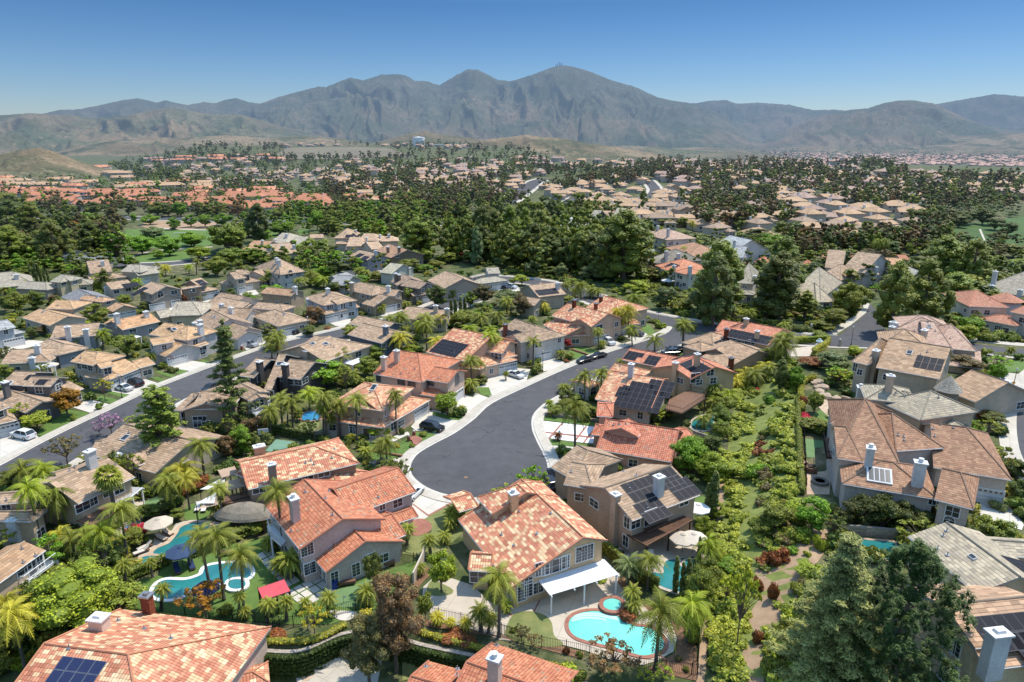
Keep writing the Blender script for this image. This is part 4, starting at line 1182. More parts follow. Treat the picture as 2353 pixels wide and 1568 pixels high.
up4=XY(0,[(2440,810),(2353,803),(2247,791),(2150,783),(2050,776),(1930,771),(1820,767),(1760,762)])
sheet('road',s4+up4,MT['asphalt'],.028,'asphalt street behind the hillside houses on the right',None,'structure')
offo(s4,0,-1.6,'pavement',MT['concrete'],.10,'pavement behind the hillside houses',th=.15)
sheet('road',XY(0,[(1925,774),(2040,776),(2045,765),(2010,735),(2012,715),(1992,688),(1975,690),(1985,712),(1975,735),(1950,752)]),MT['asphalt'],.034,'branch street running up between the pines',None,'structure')
sheet('pavement',XY(0,[(1800,763),(1870,768),(1922,769),(1955,748),(1990,720),(1998,700),(1990,690),(1982,692),(1984,708),(1965,727),(1935,744),(1900,758),(1860,761)]),MT['concrete'],.13,'curved pavement at the branch street corner',None,'structure',th=.15)
sheet('pavement',XY(0,[(2046,770),(2140,778),(2240,786),(2353,797),(2440,806),(2440,799),(2353,790),(2240,779),(2140,771),(2060,765)]),MT['concrete'],.13,'pavement along the right-hand houses at the back',None,'structure',th=.15)
S5=XY(0,[(2353,1060),(2335,1020),(2326,975),(2335,930),(2353,885)])
S5=XY(0,[(2400,1120),(2352,1058),(2338,1010),(2336,960),(2345,920),(2366,876),(2420,830)])
s5=smoothline(S5,4)
sheet('road',s5+XY(0,[(2560,860),(2560,1120)]),MT['asphalt'],.03,'asphalt street curving past the right edge',None,'structure')
offo(s5,0,2.6,'pavement',MT['concrete'],.14,'wide pale pavement curving at the right edge',th=.2)
def road(c,line,w,label,lift=.06,mat='asphalt',sw=0):
 q=[tuple(G(c,*p)[:2])for p in line];q=smoothline(q,4)
 ribbon('road',offline(q,w/2),offline(q,-w/2),MT[mat],lift,label)
 if sw:
  for sg in(1,-1):ribbon('pavement',offline(q,sg*(w/2)),offline(q,sg*(w/2+sw)),MT['concrete'],lift+.03,'pavement beside the '+label)
road(14,[(300,330),(600,335),(1000,338),(1300,345),(1700,358),(2100,365),(2400,372)],15,'main road beyond the park',sw=2.2)
road(14,[(2400,372),(2700,378),(3100,380),(3500,385)],15,'main road behind the pines',sw=2)
road(14,[(480,345),(560,300),(590,250),(650,215),(620,190)],12,'side street between the coral roofs',sw=2)
road(17,[(1130,1020),(1220,970),(1290,920),(1340,885),(1400,868)],16,'avenue climbing between the trees',sw=4)
road(17,[(1400,1080),(1500,1040),(1600,990)],9,'street among the tan roofs',sw=2)
road(17,[(2080,900),(2140,940),(2100,980)],10,'curved street on the hillside',sw=3)
road(18,[(1130,1060),(1190,1110)],9,'short hillside street',sw=2)
road(10,[(1020,320),(1090,400)],9,'street end by the park',sw=2)
road(10,[(1280,380),(1500,372),(1750,352),(2050,312)],9,'park road',sw=2)
road(11,[(940,410),(1060,400),(1150,430),(1170,470)],12,'small cul-de-sac among grey houses',sw=1.6)
road(11,[(1090,590),(1300,565),(1500,590)],9,'street behind the white-trimmed houses',sw=1.6)
sheet('lawn',XY(10,[(1170,40),(1600,45),(2010,45),(2000,180),(1850,240),(1400,220),(1200,150)]),MT['grass'],.05,'bright green playing field in the park',None,'structure',drape=True)
sheet('lawn',XY(10,[(1230,330),(1300,290),(1500,260),(1780,250),(1790,320),(1540,350),(1300,362)]),MT['grass'],.05,'lawn strip between the park paths',None,'structure',drape=True)
sheet('path',XY(10,[(1220,310),(1280,275),(1500,235),(1750,215),(2000,205),(2000,212),(1760,226),(1500,248),(1300,285),(1240,320)]),MT['concrete'],.08,'pale path across the park',None,'structure',drape=True)
sheet('path',XY(10,[(1460,25),(1700,40),(2020,48),(2020,55),(1700,48),(1460,34)]),MT['concrete'],.08,'path along the top of the field',None,'structure',drape=True)
sheet('lawn',XY(11,[(430,160),(500,160),(500,235),(440,240)]),MT['grass'],.05,'sliver of park grass left of the grey roofs',None,'structure',drape=True)
sheet('lawn',XY(11,[(680,165),(790,160),(780,200),(700,215)]),MT['grass'],.05,'sliver of park grass behind the grey roofs',None,'structure',drape=True)
sheet('dirt_bank',XY(14,[(1080,395),(1200,360),(1700,372),(1680,420),(1200,430)]),MT['dirt'],.05,'bare dirt bank above the field',None,'structure',drape=True)
sheet('meadow',XY(18,[(1800,1230),(1900,1180),(2353,1120),(2353,1345),(1900,1310),(1820,1290)]),M('basin_green',(.07,.13,.025),(.05,.10,.02),.08,haze=True),.1,'flat green basin at the right edge',None,'structure',drape=True,block=True)
sheet('graded_slope',XY(16,[(1820,732),(1935,662),(2380,655),(2600,660),(2700,690),(2780,722),(2300,735)]),M('graded_slope',(.24,.20,.13),(.17,.14,.09),.02,haze=True),.6,'graded brown slope below the ridge houses',None,'structure',drape=True)
sheet('path',XY(18,[(2050,1210),(2062,1205),(2098,1290),(2088,1298)]),MT['concrete'],.16,'thin path in the green basin',None,'structure',drape=True)
PINK=(.56,.47,.43);TANW=(.55,.40,.26);CREAM=(.58,.51,.40);GREYW=(.40,.37,.34);DARK=(.085,.085,.09);BLUEG=(.30,.34,.40);WHITEW=(.66,.65,.62);TAUPE=(.36,.29,.23);PEACHW=(.55,.38,.29)
h=House(1,(1000,1600),'big mosaic-tiled house with blue solar panels at the bottom left','mosaic house at the bottom left','mosaic',PINK,base=-3)
h.wing((910,1015),(2050,1150),-19,5.6,ends='gh',p=.36)
h.wing((1560,1700),(2040,1570),(2078,1400),3.4,ends='gh',p=.36)
h.finish()
h.pvinfo=1
h.solar(480,1370,4,4,blue=True,pw=1.15,ph=1.3)
h.chimney(760,1165,1.3,1.5,1.2);h.chimney(1128,1045,2.2,1.0,.8,'brick');h.vents(5)
h=House(2,(1500,1640),'red-tiled roof with a white chimney at the bottom edge','red roof at the bottom edge','red',PINK,base=-3)
h.wing((1420,1860),(2150,2150),11,4.6,ends='gg',p=.36)
h.wing((1080,1830),(1360,1915),7.5,3.4,ends='gg',p=.36)
h.finish();h.chimney(1850,1560,2.6,1.1,.9,cap='pot');h.vents(4)
h=House(2,(650,560),'two-storey grey-pink stucco house with stepped red tile roofs beside the lawn','stepped red-roofed house','red',(.50,.46,.45))
h.wing((110,232),(375,565),(975,290),5.3,p=.36)
h.wing((760,305),(1255,127),9.5,5.3,p=.36)
h.wing((330,455),(575,740),(1170,508),2.9,p=.40)
h.wing((700,640),(1180,455),7.5,3.2,p=.34)
h.wing((1060,385),(1270,318),3.2,3.0,p=.3,walls=False)
h.finish()
for a in((432,565,1.5,1.5),(395,690,.9,1.5),(452,705,1.4,1.5),(640,790,.9,2.1),(800,715,1.0,1.7),(900,650,1.5,1.9),(1000,242,.8,.8),(560,760,1.0,2)):h.window(*a,kind='grid')
h.chimney(345,340,3.0,1.3,.9,cap='pot');h.vents(6)
h.autowin(.4,3)
h=House(6,(700,1450),'long low-pitched mosaic-tiled house behind a wooden deck','long mosaic house','mosaic',(.33,.24,.19))
h.wing((215,1550),(1265,1302),10.5,5.4,ends='gh',p=.36)
h.wing((1100,1640),(1410,1388),9,3.0,ends='hh',p=.36)
h.wing((90,1400),(180,1440),5,5.0,ends='gg',p=.36)
h.finish();h.chimney(330,1225,1.4,1.5,1.0);h.chimney(625,1140,2.2,1.0,.8,'brick');h.chimney(455,1475,2.6,1.0,.8);h.vents(5)
for a in((930,1400,1.6,.9),(320,1545,1.7,1.2),(780,1440,1.5,.9)):h.window(*a)
h=House(6,(1350,900),'two-storey pale stucco house with mosaic tile roofs and palms in front','palm-fronted mosaic house','mosaic2',(.56,.43,.36))
h.wing((985,745),(1490,812),(1835,600),5.5,ends='hh',p=.36)
h.wing((1430,800),(1560,748),6,5.5,ends='gh',p=.36)
h.wing((880,890),(1495,972),13,2.9,ends='hh',p=.36)
h.wing((1490,970),(1935,708),8.5,2.9,ends='hh',p=.36)
h.finish()
h.window(1515,815,1.4,1.4);h.window(1715,755,1.5,1.6);h.window(1208,980,1.6,1.8);h.window(1585,950,1.6,1.6);h.window(1780,670,.8,1.3)
h.window(1330,1000,1.2,2.2,'door');h.skylight(1400,592,1.0,1.8);h.vents(4);h.autowin(.3,2)
h.window(1850,830,4.8,2.2,'garage')
h=House(6,(1800,640),'two-storey pink stucco house with grey window trims behind the clipped tree','pink gabled house','red',(.58,.47,.41),trim=(.20,.20,.22))
h.wing((1395,462),(1855,542),(2010,300),5.6,ends='gh',p=.38)
h.wing((1885,515),(2105,550),(2275,437),5.5,ends='gg',p=.36)
h.wing((1830,655),(2060,690),4.5,2.9,ends='gh',p=.3)
h.finish()
for a in((1660,535,1.7,1.2),(1757,552,1.7,1.2),(1935,545,1.5,1.1),(1445,500,1.0,1.5),(1590,430,.7,.7)):h.window(*a)
h.window(2185,525,1.5,1.5,'arch');h.window(2190,620,4.6,2.2,'garage')
h.chimney(1620,350,2.4,1.0,.8);h.chimney(1500,420,2.6,1.0,.8);h.vents(4)
h=House(6,(2150,360),'orange mosaic house with black solar panels behind tall palms','orange house behind the palms','mosaic',PEACHW)
h.wing((1895,258),(2260,345),(2300,60),5.0,ends='gg',p=.36)
h.wing((2010,385),(2420,420),9,3.4,ends='hh',p=.36)
h.finish();h.chimney(2220,40,1.6,1.1,.9);h.solar(2050,135,8,4,pw=1.0,ph=1.3);h.vents(3)
h=House(12,(500,1230),'white-sided house with a brick chimney and black solar panels','white-sided house','tan',(.60,.60,.60),siding=True)
h.wing((218,1110),(540,1230),(720,1110),5.3,ends='gh',p=.4)
h.wing((430,1225),(705,1165),6,5.3,ends='gg',p=.4)
h.wing((530,1235),(790,1195),7,2.9,ends='hh',p=.4)
h.finish();h.chimney(286,1130,2.0,.9,.8,'brick');h.solar(285,1095,6,1);h.solar(380,1105,4,2,pw=1.0);h.window(645,1160,1.7,1.4);h.window(650,1262,4.6,2.2,'garage');h.autowin(.7,4);h.vents(3)
h=House(12,(950,1180),'two-storey tan house with orange mosaic roof above the red maple','house above the red maple','mosaic',(.52,.39,.31))
h.wing((720,975),(1100,1078),(1190,950),5.5,ends='gg',p=.4)
h.wing((1090,1080),(1262,1022),7,5.5,ends='gg',p=.4)
h.wing((640,1060),(840,1168),(900,1000),3.2,ends='gg',p=.36)
h.wing((820,1168),(1080,1160),5,3.0,ends='hg',p=.36)
h.finish();h.chimney(752,945,2.2,1.1,.9,'white');h.chimney(932,895,2.0,.9,.8,'brick')
h.window(895,1067,.8,1.0);h.window(972,1065,.8,.8);h.window(1172,1085,2.2,1.5);h.window(1180,1180,4.6,2.2,'garage');h.vents(4);h.autowin(.4,3)
h=House(12,(1380,1080),'mosaic-roofed corner house with a white three-car garage','corner house with the garage','mosaic',(.52,.42,.35))
h.wing((1040,900),(1320,975),(1460,860),5.4,ends='gh',p=.38)
h.wing((1240,1060),(1560,1050),8,3.0,ends='hh',p=.36)
h.finish();h.chimney(1140,930,2.2,.8,.8,'brick');h.chimney(1185,840,1.4,.8,.8,'brick');h.window(1390,1110,4.8,2.2,'garage');h.window(1475,1085,2.6,2.2,'garage');h.vents(3);h.autowin(.4,3)
h=House(7,(200,380),'orange-tiled house with white garage doors at the inner bend of the street','orange-tiled house at the bend','mosaic2',(.55,.45,.38))
h.wing((-20,235),(260,270),(375,170),5.2,ends='gg',p=.38)
h.wing((70,400),(400,330),7,3.0,ends='gh',p=.36)
h.wing((250,320),(400,290),5,3.6,ends='gh',p=.4)
h.finish();h.window(215,295,1.8,1.3);h.window(90,280,1.4,1.3);h.window(310,400,4.8,2.2,'garage');h.autowin(.6,3);h.vents(3)
h=House(7,(1500,1100),'low salmon-tiled house with a wide dormer beside the brick-striped drive','salmon-tiled house','red',(.55,.33,.27))
h.rtint=(1.08,1.05,1.15)
h.wing((1140,1172),(1848,1292),(2040,1030),3.0,ends='gg',p=.5)
h.wing((1145,860),(1300,870),(1500,745),3.6,ends='gh',p=.3)
h.wing((1220,1005),(1290,915),(1530,1065),5.1,ends='gg',p=.36)
h.wing((1090,1035),(1215,1050),5,2.6,ends='hh',p=.3)
h.wing((1880,1100),(2070,1060),4.5,2.7,ends='gg',p=.3)
h.finish();h.vents(6);h.skylight(1745,838,1.2,.5);h.autowin(.5,5)
h=House(3,(800,400),'two-storey taupe sided house with black solar panels and a slatted patio roof','taupe sided house','tan',(.42,.34,.28),siding=True)
h.rtint=(1.12,1.12,1.12)
h.wing((1000,347),(1510,152),(540,95),5.5,ends='gg',p=.38)
h.wing((480,72),(700,110),8,5.4,ends='gh',p=.38)
h.wing((7,715,1342),(7,912,1455),10.5,4.4,ends='gh',p=.42)
h.wing((7,840,1490),(7,1200,1530),5,2.8,ends='gh',p=.3)
h.wing((1215,250),(1510,155),3,5.2,ends='gg',p=.38)
h.finish()
h.chimney(1195,150,2.6,1.1,1.0,'white');h.chimney(880,240,1.8,1.0,.9,'stucco')
h.solar(905,78,5,2,pw=1.05,ph=1.7);h.solar(940,160,4,3,pw=1.05,ph=1.7,skip=((0,0),(1,0),(2,0),(3,0)));h.solar(1120,-5,4,2,pw=1.05);h.solar(1240,72,4,2,pw=1.05)
for a in((612,170,1.7,1.1),(712,215,1.8,1.1),(960,360,1.0,1.6),(1025,365,1.5,1.4),(1390,205,1.6,1.0),(950,500,1.0,1.6),(1135,320,2.0,2.1)):h.window(*a)
h.vents(5)
h=House(3,(350,700),'two-storey tan stucco house with mosaic roof, arched windows and white patio cover','tan house with the arched windows','mosaic',(.60,.45,.29))
h.rtint=(1.05,1.05,1.05)
h.wing((325,62),(812,497),(56,812),5.7,3.3,ends='hg' if False else 'gg',p=.40)
h.wing((-175,172),(-60,300),(325,62),5.7,ends='hg',p=.38)
h.wing((440,548),(612,578),2.4,5.1,ends='gg',p=.26,walls=False)
h.wing((-240,725),(-70,735),4,2.9,ends='gg',p=.5)
h.wing((-310,285),(-160,240),5,3.0,ends='gg',p=.3,walls=False)
h.finish()
h.chimney(100,255,2.2,1.1,1.0,cap='pot');h.chimney(685,380,2.6,.9,.8,'brick');h.chimney(-315,560,2.8,.8,.8,'brick')
h.window(638,590,2.4,2.0,'grid');h.window(425,600,2.0,.5,'arch');h.window(420,685,3.0,1.7,'plain');h.window(495,655,1.0,1.7,'grid');h.window(342,705,1.0,1.7,'grid');h.window(290,715,.8,1.7,'grid')
h.window(145,800,2.2,.7,'arch');h.window(165,885,1.1,2.3,'grid');h.window(215,860,1.0,2.0,'grid');h.window(215,795,1.0,.8,'grid');h.window(290,850,1.3,1.4,'grid');h.window(70,880,1.0,1.7,'grid')
h.window(-165,770,1.9,1.5,'plain');h.window(-240,770,.8,1.3);h.vents(6)
h=House(7,(1600,640),'white stucco house under mosaic tiles covered by a large solar array','house with the large solar array','mosaic2',(.62,.58,.54))
h.wing((1130,700),(1660,790),(2035,545),3.4,5.2,ends='gg',p=.34)
h.wing((1200,500),(1440,560),(1500,400),4.6,ends='gh',p=.36)
h.wing((1070,600),(1200,560),5,2.9,ends='gh',p=.34)
h.finish();h.chimney(1465,490,2.6,1.0,.9,'white');h.chimney(1815,465,2.4,1.6,1.2,'white');h.chimney(1690,770,2.0,.9,.9)
h.solar(1420,520,7,5,skip=((5,0),(6,0),(0,0)),pw=1.25,ph=1.7);h.solar(1655,510,4,3,pw=1.25,ph=1.7,skip=((0,2),));h.solar(1360,580,2,2,pw=1.25,ph=1.6)
h.window(1870,680,2.2,1.8);h.window(1985,600,1.0,1.8);h.window(1110,650,1.5,1.3,'arch');h.vents(5);h.autowin(.4,3)
h=House(7,(1900,480),'tan house with red tiles, twin chimneys and blue-black solar panels','twin-chimney solar house','red',(.50,.40,.28))
h.rtint=(1.1,1.15,1.25)
h.wing((1865,410),(2040,510),(2100,270),5.4,ends='gg',p=.36)
h.wing((2030,512),(2270,405),(2040,260),5.4,ends='gg',p=.36)
h.wing((1380,330),(1840,420),(1890,305),3.6,ends='gg',p=.36)
h.finish();h.chimney(1885,470,2.6,1.0,.9);h.chimney(2085,390,2.6,1.0,.9)
h.solar(1450,245,4,1);h.solar(1420,280,3,1);h.solar(1640,285,3,2);h.solar(1905,325,5,1);h.solar(1920,370,5,2);h.solar(2025,300,5,1);h.solar(2120,355,4,2)
h.window(2215,450,1.6,1.3);h.window(2075,500,2.2,2.0);h.autowin(.5,4);h.vents(4)
h=House(9,(300,640),'tan flat-tiled house whose long roof carries a stepped solar array','long solar roof house','tan',(.36,.29,.23))
h.rtint=(1.2,1.15,1.1)
h.wing((205,640),(415,730),17,3.8,ends='gg',p=.34)
h.wing((50,530),(300,590),(480,500),3.6,ends='hh',p=.34)
h.wing((60,560),(205,605),6,4.2,ends='hh',p=.4)
h.wing((415,640),(530,570),6,4.6,ends='gg',p=.4)
h.finish();h.chimney(430,740,2.6,.9,.8,'brick');h.solar(300,530,4,6,pw=1.65,ph=1.1);h.solar(180,520,4,1,pw=1.3,ph=1.0);h.window(495,655,1.4,.8,'arch');h.autowin(.6,2)
h=House(9,(550,520),'red-tiled house at the street corner with rows of solar panels','corner solar house','red',(.48,.40,.29))
h.rtint=(1.15,1.2,1.3)
h.wing((280,458),(735,552),(830,440),5.0,ends='hg',p=.36)
h.wing((320,430),(560,470),9,4.6,ends='gh',p=.36)
h.wing((760,560),(850,530),6,2.9,ends='gh',p=.36)
h.finish();h.chimney(555,395,1.6,1.1,.8);h.chimney(400,480,1.8,.9,.8,'brick');h.chimney(640,500,1.8,.9,.8)
h.solar(470,405,9,1);h.solar(440,425,11,2);h.solar(650,500,3,1);h.window(515,535,1.8,1.0);h.window(600,530,1.6,1.0);h.autowin(.3,2)
BR=(.52,.47,.42)
h=House(8,(1400,1250),'sprawling brown-tiled mansion with many hips and two white chimneys','brown-tiled mansion','brown',(.52,.48,.46))
h.wing((590,1255),(1200,1345),(1310,800),6.0,ends='hh',p=.42)
h.wing((1150,1190),(1600,1160),(1330,810),6.0,ends='hh',p=.42)
h.wing((520,920),(700,985),(780,715),6.2,ends='hh',p=.45)
h.wing((1500,1345),(2245,1468),(1890,1010),4.2,ends='gh',p=.42)
h.wing((4,700,70),(4,1430,190),(8,1400,1340),4.6,ends='hh',p=.42)
h.wing((4,1400,190),(4,1700,268),(8,1760,1400),5.4,ends='gh',p=.42)
h.wing((590,1250),(830,1280),(1050,1020),6.0,ends='gh',p=.42)
h.finish()
h.chimney(885,1330,2.6,1.1,.9,'white',cap='pot');h.chimney(1345,1500,3.0,1.3,1.0,'white',cap='pot')
h.window(2055,1500,3.0,2.2,'garage');h.window(1850,1460,3.0,2.2,'garage');h.window(4,0,1,1)if False else None
h.skylight(990,1420,3.0,2.6);h.skylight(1210,1300,.7,.7)
h.window(1505,385,1.1,1.6,'arch',c=4);h.window(1690,360,1.3,1.8,'arch',c=4);h.window(1385,205,.8,.7,c=4);h.vents(7);h.autowin(.35,2)
h=House(8,(1300,800),'olive-grey tiled house with a small round turret','turreted grey house','grey',(.45,.40,.33))
h.rtint=(1.15,1.12,1.05)
h.wing((800,560),(860,700),(1230,540),6.2,ends='hh',p=.42)
h.wing((1380,760),(1640,950),(1240,570),4.2,ends='gh',p=.42)
h.wing((980,720),(1380,900),(1230,540),5.6,ends='hh',p=.45)
h.wing((1160,745),(1385,765),(1280,650),6.0,ends='hh',p=.45)
h.wing((1640,830),(1830,960),7,3.2,ends='hh',p=.42)
h.finish()
h.chimney(895,560,3.0,1.2,.9);h.chimney(1075,620,2.6,1.1,.9);h.chimney(815,680,1.8,1.4,1.0,'white',cap='pot');h.window(1280,775,2.4,1.0,'grid');h.vents(4)
tb=MB();tp=h.pt((1625,700),3.2);tb.lathe((tp.x,tp.y,h.zb),[(1.7,0),(1.7,5.0)],14);put(tb,'turret',MT['stucco'],h.root,color=(.30,.25,.20))
tb=MB();tb.lathe((tp.x,tp.y,h.zb+5.0),[(2.3,0),(.05,2.7)],20);put(tb,'turret_roof',ROOF['grey'],h.root,uv=True)
h=House(8,(1350,430),'long tan-tiled house with two groups of eight and ten solar panels','solar hillside house','tan',(.47,.42,.35))
h.rtint=(1.22,1.15,1.08)
h.wing((960,400),(1560,510),(1640,280),6.0,ends='gg',p=.42)
h.wing((735,345),(885,380),(1050,190),6.2,ends='hh',p=.42)
h.wing((1560,600),(1900,730),(1980,490),3.6,ends='gg',p=.42)
h.wing((1000,200),(1480,250),(1300,100),6.4,ends='hh',p=.45)
h.finish();h.chimney(930,390,3.2,1.3,1.0);h.skylight(1275,262,1.0,1.2);h.solar(1350,285,4,2,pw=1.15,ph=1.9);h.solar(1650,530,5,2,pw=1.15,ph=2.0);h.window(765,400,.8,1.6);h.vents(5);h.autowin(.4,2)
h=House(8,(1500,250),'rose-brown tiled house with hipped roofs at the top of the right-hand row','rose-tiled house','pinkt',(.52,.46,.40))
h.rtint=(1.1,1.08,1.08)
h.wing((980,110),(1400,200),(1500,20),6.0,ends='hh',p=.42)
h.wing((1420,215),(1690,240),(1500,40),6.2,ends='gh',p=.42)
h.wing((1500,210),(1910,250),(1690,60),6.0,ends='hh',p=.42)
h.wing((1640,380),(1960,420),(2075,290),3.4,ends='gg',p=.36)
h.wing((1180,20),(1690,60),10,6.2,ends='hh',p=.42)
h.finish();h.chimney(1400,160,2.6,1.3,1.0);h.chimney(1100,110,2.2,1.0,.9);h.chimney(1115,60,2.0,1.6,.9,'white');h.skylight(1460,15);h.window(1560,245,1.2,.9);h.window(1610,255,1.2,.9);h.vents(4);h.autowin(.4,2)
h=House(4,(1700,800),'cream house with a long grey tiled gable behind the dark pine','long grey gable house','grey',(.56,.50,.38))
h.rtint=(1.25,1.2,1.12)
h.wing((1200,465),(1720,895),8.6,6.0,ends='gg',p=.34)
h.wing((1560,1010),(2140,940),(2140,850),4.8,ends='gg',p=.3)
h.wing((1730,600),(2300,640),(2300,500),4.0,ends='gh',p=.36)
h.finish();h.window(1245,580,1.0,1.2);h.window(1290,610,1.0,1.2);h.window(1585,830,.9,1.5);h.window(1625,850,.9,1.5)
h.skylight(1690,625,.8,.5);h.solar(1900,610,6,4,pw=1.0,ph=1.7);h.vents(4)
h=House(4,(1900,1450),'cream stucco house with a double white chimney in the bottom right corner','cream house in the bottom right corner','tan',(.60,.54,.40))
h.rtint=(1.3,1.2,1.15)
h.wing((1710,1310),(2400,1235),7.8,6.2,ends='gg',p=.36)
h.wing((1805,1475),(2400,1400),11,5.2,ends='gg',p=.40)
h.finish();h.chimney(1830,1440,3.2,1.6,1.0,'white');h.solar(1650,1078,9,2,pw=1.1,ph=1.7);h.solar(1935,1200,8,3,pw=1.1,ph=1.7)
h.window(1510,1275,1.0,1.4,'grid');h.window(1565,1310,1.0,1.4,'grid');h.window(1510,1500,2.0,2.4,'grid')
def S(name,c,pts,mat,lift,label,z=None,sm=0,kind='structure',th=0):
 q=XY(c,pts,z)
 if sm:q=smoothpoly(q,sm)
 LAY[0]=(LAY[0]+1)%17
 return sheet(name,q,MT[mat],lift+.0011*LAY[0],label,None,kind,th=th)
def bandpoly(q,w):
 cx=sum(p[0]for p in q)/len(q);cy=sum(p[1]for p in q)/len(q)
 ar=sum(q[i][0]*q[(i+1)%len(q)][1]-q[(i+1)%len(q)][0]*q[i][1]for i in range(len(q)))
 out=[]
 for i in range(len(q)):
  a=Vector(q[i-1]);b=Vector(q[(i+1)%len(q)]);t=(b-a).normalized();s=1 if ar>0 else-1
  out.append((q[i][0]+t.y*w*s,q[i][1]-t.x*w*s))
 return out
def pool(c,pts,label,water='pool',rim='brickpave',w=.45,depth=.16,base=0.0,name='swimming_pool',steps=None,n=5):
 q=smoothpoly(XY(c,pts),n);keep(q)
 zb=tz(*q[0])+base;root=thing(name,label,'pool' if 'pool' in name else 'hot tub',(q[0][0],q[0][1],zb))
 o=bandpoly(q,w);b=MB();m=len(q)
 V=[(x,y,zb+.14)for x,y in q]+[(x,y,zb+.14)for x,y in o]+[(x,y,zb-.1)for x,y in o]+[(x,y,zb+.03)for x,y in q]
 F=[]
 for i in range(m):
  j=(i+1)%m;F+=[[i,m+i,m+j,j],[m+i,2*m+i,2*m+j,m+j],[i,j,3*m+j,3*m+i]]
 b.add(V,F);put(b,'coping',MT[rim],root)
 b=MB();pl=[Vector((x,y,zb+.09))for x,y in q]
 for tri in tessellate_polygon([pl]):
  a=[pl[k]for k in tri]
  b.poly(a if(a[1]-a[0]).cross(a[2]-a[0]).z>0 else a[::-1])
 put(b,'water',MT[water],root)
 if steps:
  for k,st in enumerate(steps):
   sb=MB();qq=smoothline(XY(c,st),5);A=qq;B=offline(qq,.28)
   for i in range(len(A)-1):sb.add([(*A[i],zb+.105),(*A[i+1],zb+.105),(*B[i+1],zb+.105),(*B[i],zb+.105)],[[0,1,2,3]])
   put(sb,'pool_step',MT['poolstep'],root)
 return root
MT['poolstep']=M('submerged_step',(.55,.80,.70),(.45,.72,.64),2)
def fence(c,pts,h,label,mat='iron',z=None,gap=.16,name='fence',post=2.0,r=.018,rails=(.12,.92)):
 q=smoothline(XY(c,pts),4);b=MB();pb=MB()
 for(x0,y0),(x1,y1)in zip(q,q[1:]):
  L=math.hypot(x1-x0,y1-y0)
  for k in rails:b.tube([(x0,y0,tz(x0,y0)+h*k),(x1,y1,tz(x1,y1)+h*k)],r*1.3,4)
  n=max(1,int(L/gap))
  for i in range(n):
   t=i/n;x=x0+(x1-x0)*t;y=y0+(y1-y0)*t;z=tz(x,y)
   b.tube([(x,y,z+.05),(x,y,z+h)],r,4,0,False)
 g=q[len(q)//2];root=thing(name,label,'fence',(g[0],g[1],tz(*g)))
 put(b,'railing',MT[mat],root)
 acc=0
 for(x0,y0),(x1,y1)in zip(q,q[1:]):
  acc+=math.hypot(x1-x0,y1-y0)
  if acc>post:
   acc=0;p=MB();p.box((x1,y1,tz(x1,y1)+h*.53),(.09,.09,h*1.06));put(p,'post',MT[mat],root)
 return root
def wall(c,pts,h,w,mat,label,name='garden_wall',z=None,capm=None,sm=True):
 q=XY(c,pts,None)if c!='xy' else pts
 if sm and len(q)>2:q=smoothline(q,4)
 A=offline(q,w/2);B=offline(q,-w/2);b=MB()
 for i in range(len(q)-1):
  z0=min(tz(*A[i]),tz(*B[i]))if z is None else z;z1=min(tz(*A[i+1]),tz(*B[i+1]))if z is None else z
  a0,a1,b0,b1=A[i],A[i+1],B[i],B[i+1]
  V=[(*a0,z0-.3),(*a1,z1-.3),(*b1,z1-.3),(*b0,z0-.3),(*a0,z0+h),(*a1,z1+h),(*b1,z1+h),(*b0,z0+h)]
  b.add(V,[[0,1,5,4],[2,3,7,6],[4,5,6,7]]+([[3,0,4,7]]if i==0 else[])+([[1,2,6,5]]if i==len(q)-2 else[]))
 o=put(b,name,MT[mat],uv=True,label=label,cat='wall');return o
S('driveway',2,[(1215,40),(1290,100),(1400,165),(1560,205),(1640,262),(1560,202),(1320,335),(1225,340),(1180,200)],'concrete2',.05,'pale concrete drive running up to the cul-de-sac mouth')
S('driveway',0,[(1242,1118),(1262,1092),(1262,1070),(1290,1080),(1330,1120),(1290,1150),(1245,1150),(1200,1150),(1220,1135)],'concrete',.05,'concrete drive in front of the taupe house')
S('lawn',2,[(1310,340),(1560,200),(1640,260),(1600,450),(1480,560),(1330,620),(1150,600),(1140,470),(1370,440),(1370,370)],'grassdry',.06,'patchy lawn between the drive and the mosaic house')
S('brick_circle',2,[(1230,345),(1310,335),(1368,375),(1362,425),(1300,458),(1215,462),(1170,440),(1190,380)],'brickpave',.075,'rounded brick patio at the stepped red-roofed house',sm=3)
for a,b_ in(((1225,228),(1345,308)),((1345,308),(1545,202)),):
 pass
S('brick_band',2,[(1222,222),(1232,219),(1350,305),(1338,310)],'brickpave',.07,'thin brick band across the drive')
S('brick_band',2,[(1338,310),(1350,318),(1550,205),(1540,198)],'brickpave',.078,'thin brick band edging the lawn')
S('driveway',6,[(1870,830),(1960,800),(2060,830),(2250,900),(2200,940),(2010,1060),(1940,1000),(1800,1000),(1750,960)],'concrete2',.05,'pale drive under the black car')
S('driveway',6,[(2200,640),(2353,690),(2353,810),(2270,850),(2180,780)],'concrete2',.05,'pale drive with brick bands behind the clipped tree')
S('lawn',6,[(1800,1010),(1990,1030),(2010,1060),(1830,1160),(1680,1240),(1280,1160),(1250,1110),(1400,1090),(1640,1120),(1740,1060)],'grass',.06,'front lawn below the palm-fronted house')
S('lawn',6,[(1290,1190),(1640,1240),(1560,1265),(1400,1275)],'grass',.05,'narrow lawn in front of the grey car')
S('driveway',6,[(1340,1290),(1560,1265),(1680,1250),(1660,1350),(1680,1420),(1500,1440)],'concrete2',.045,'drive under the grey car')
S('lawn',6,[(1960,820),(2100,850),(2260,870),(2230,905),(2080,890),(1950,850)],'grass',.08,'small lawn round the clipped tree')
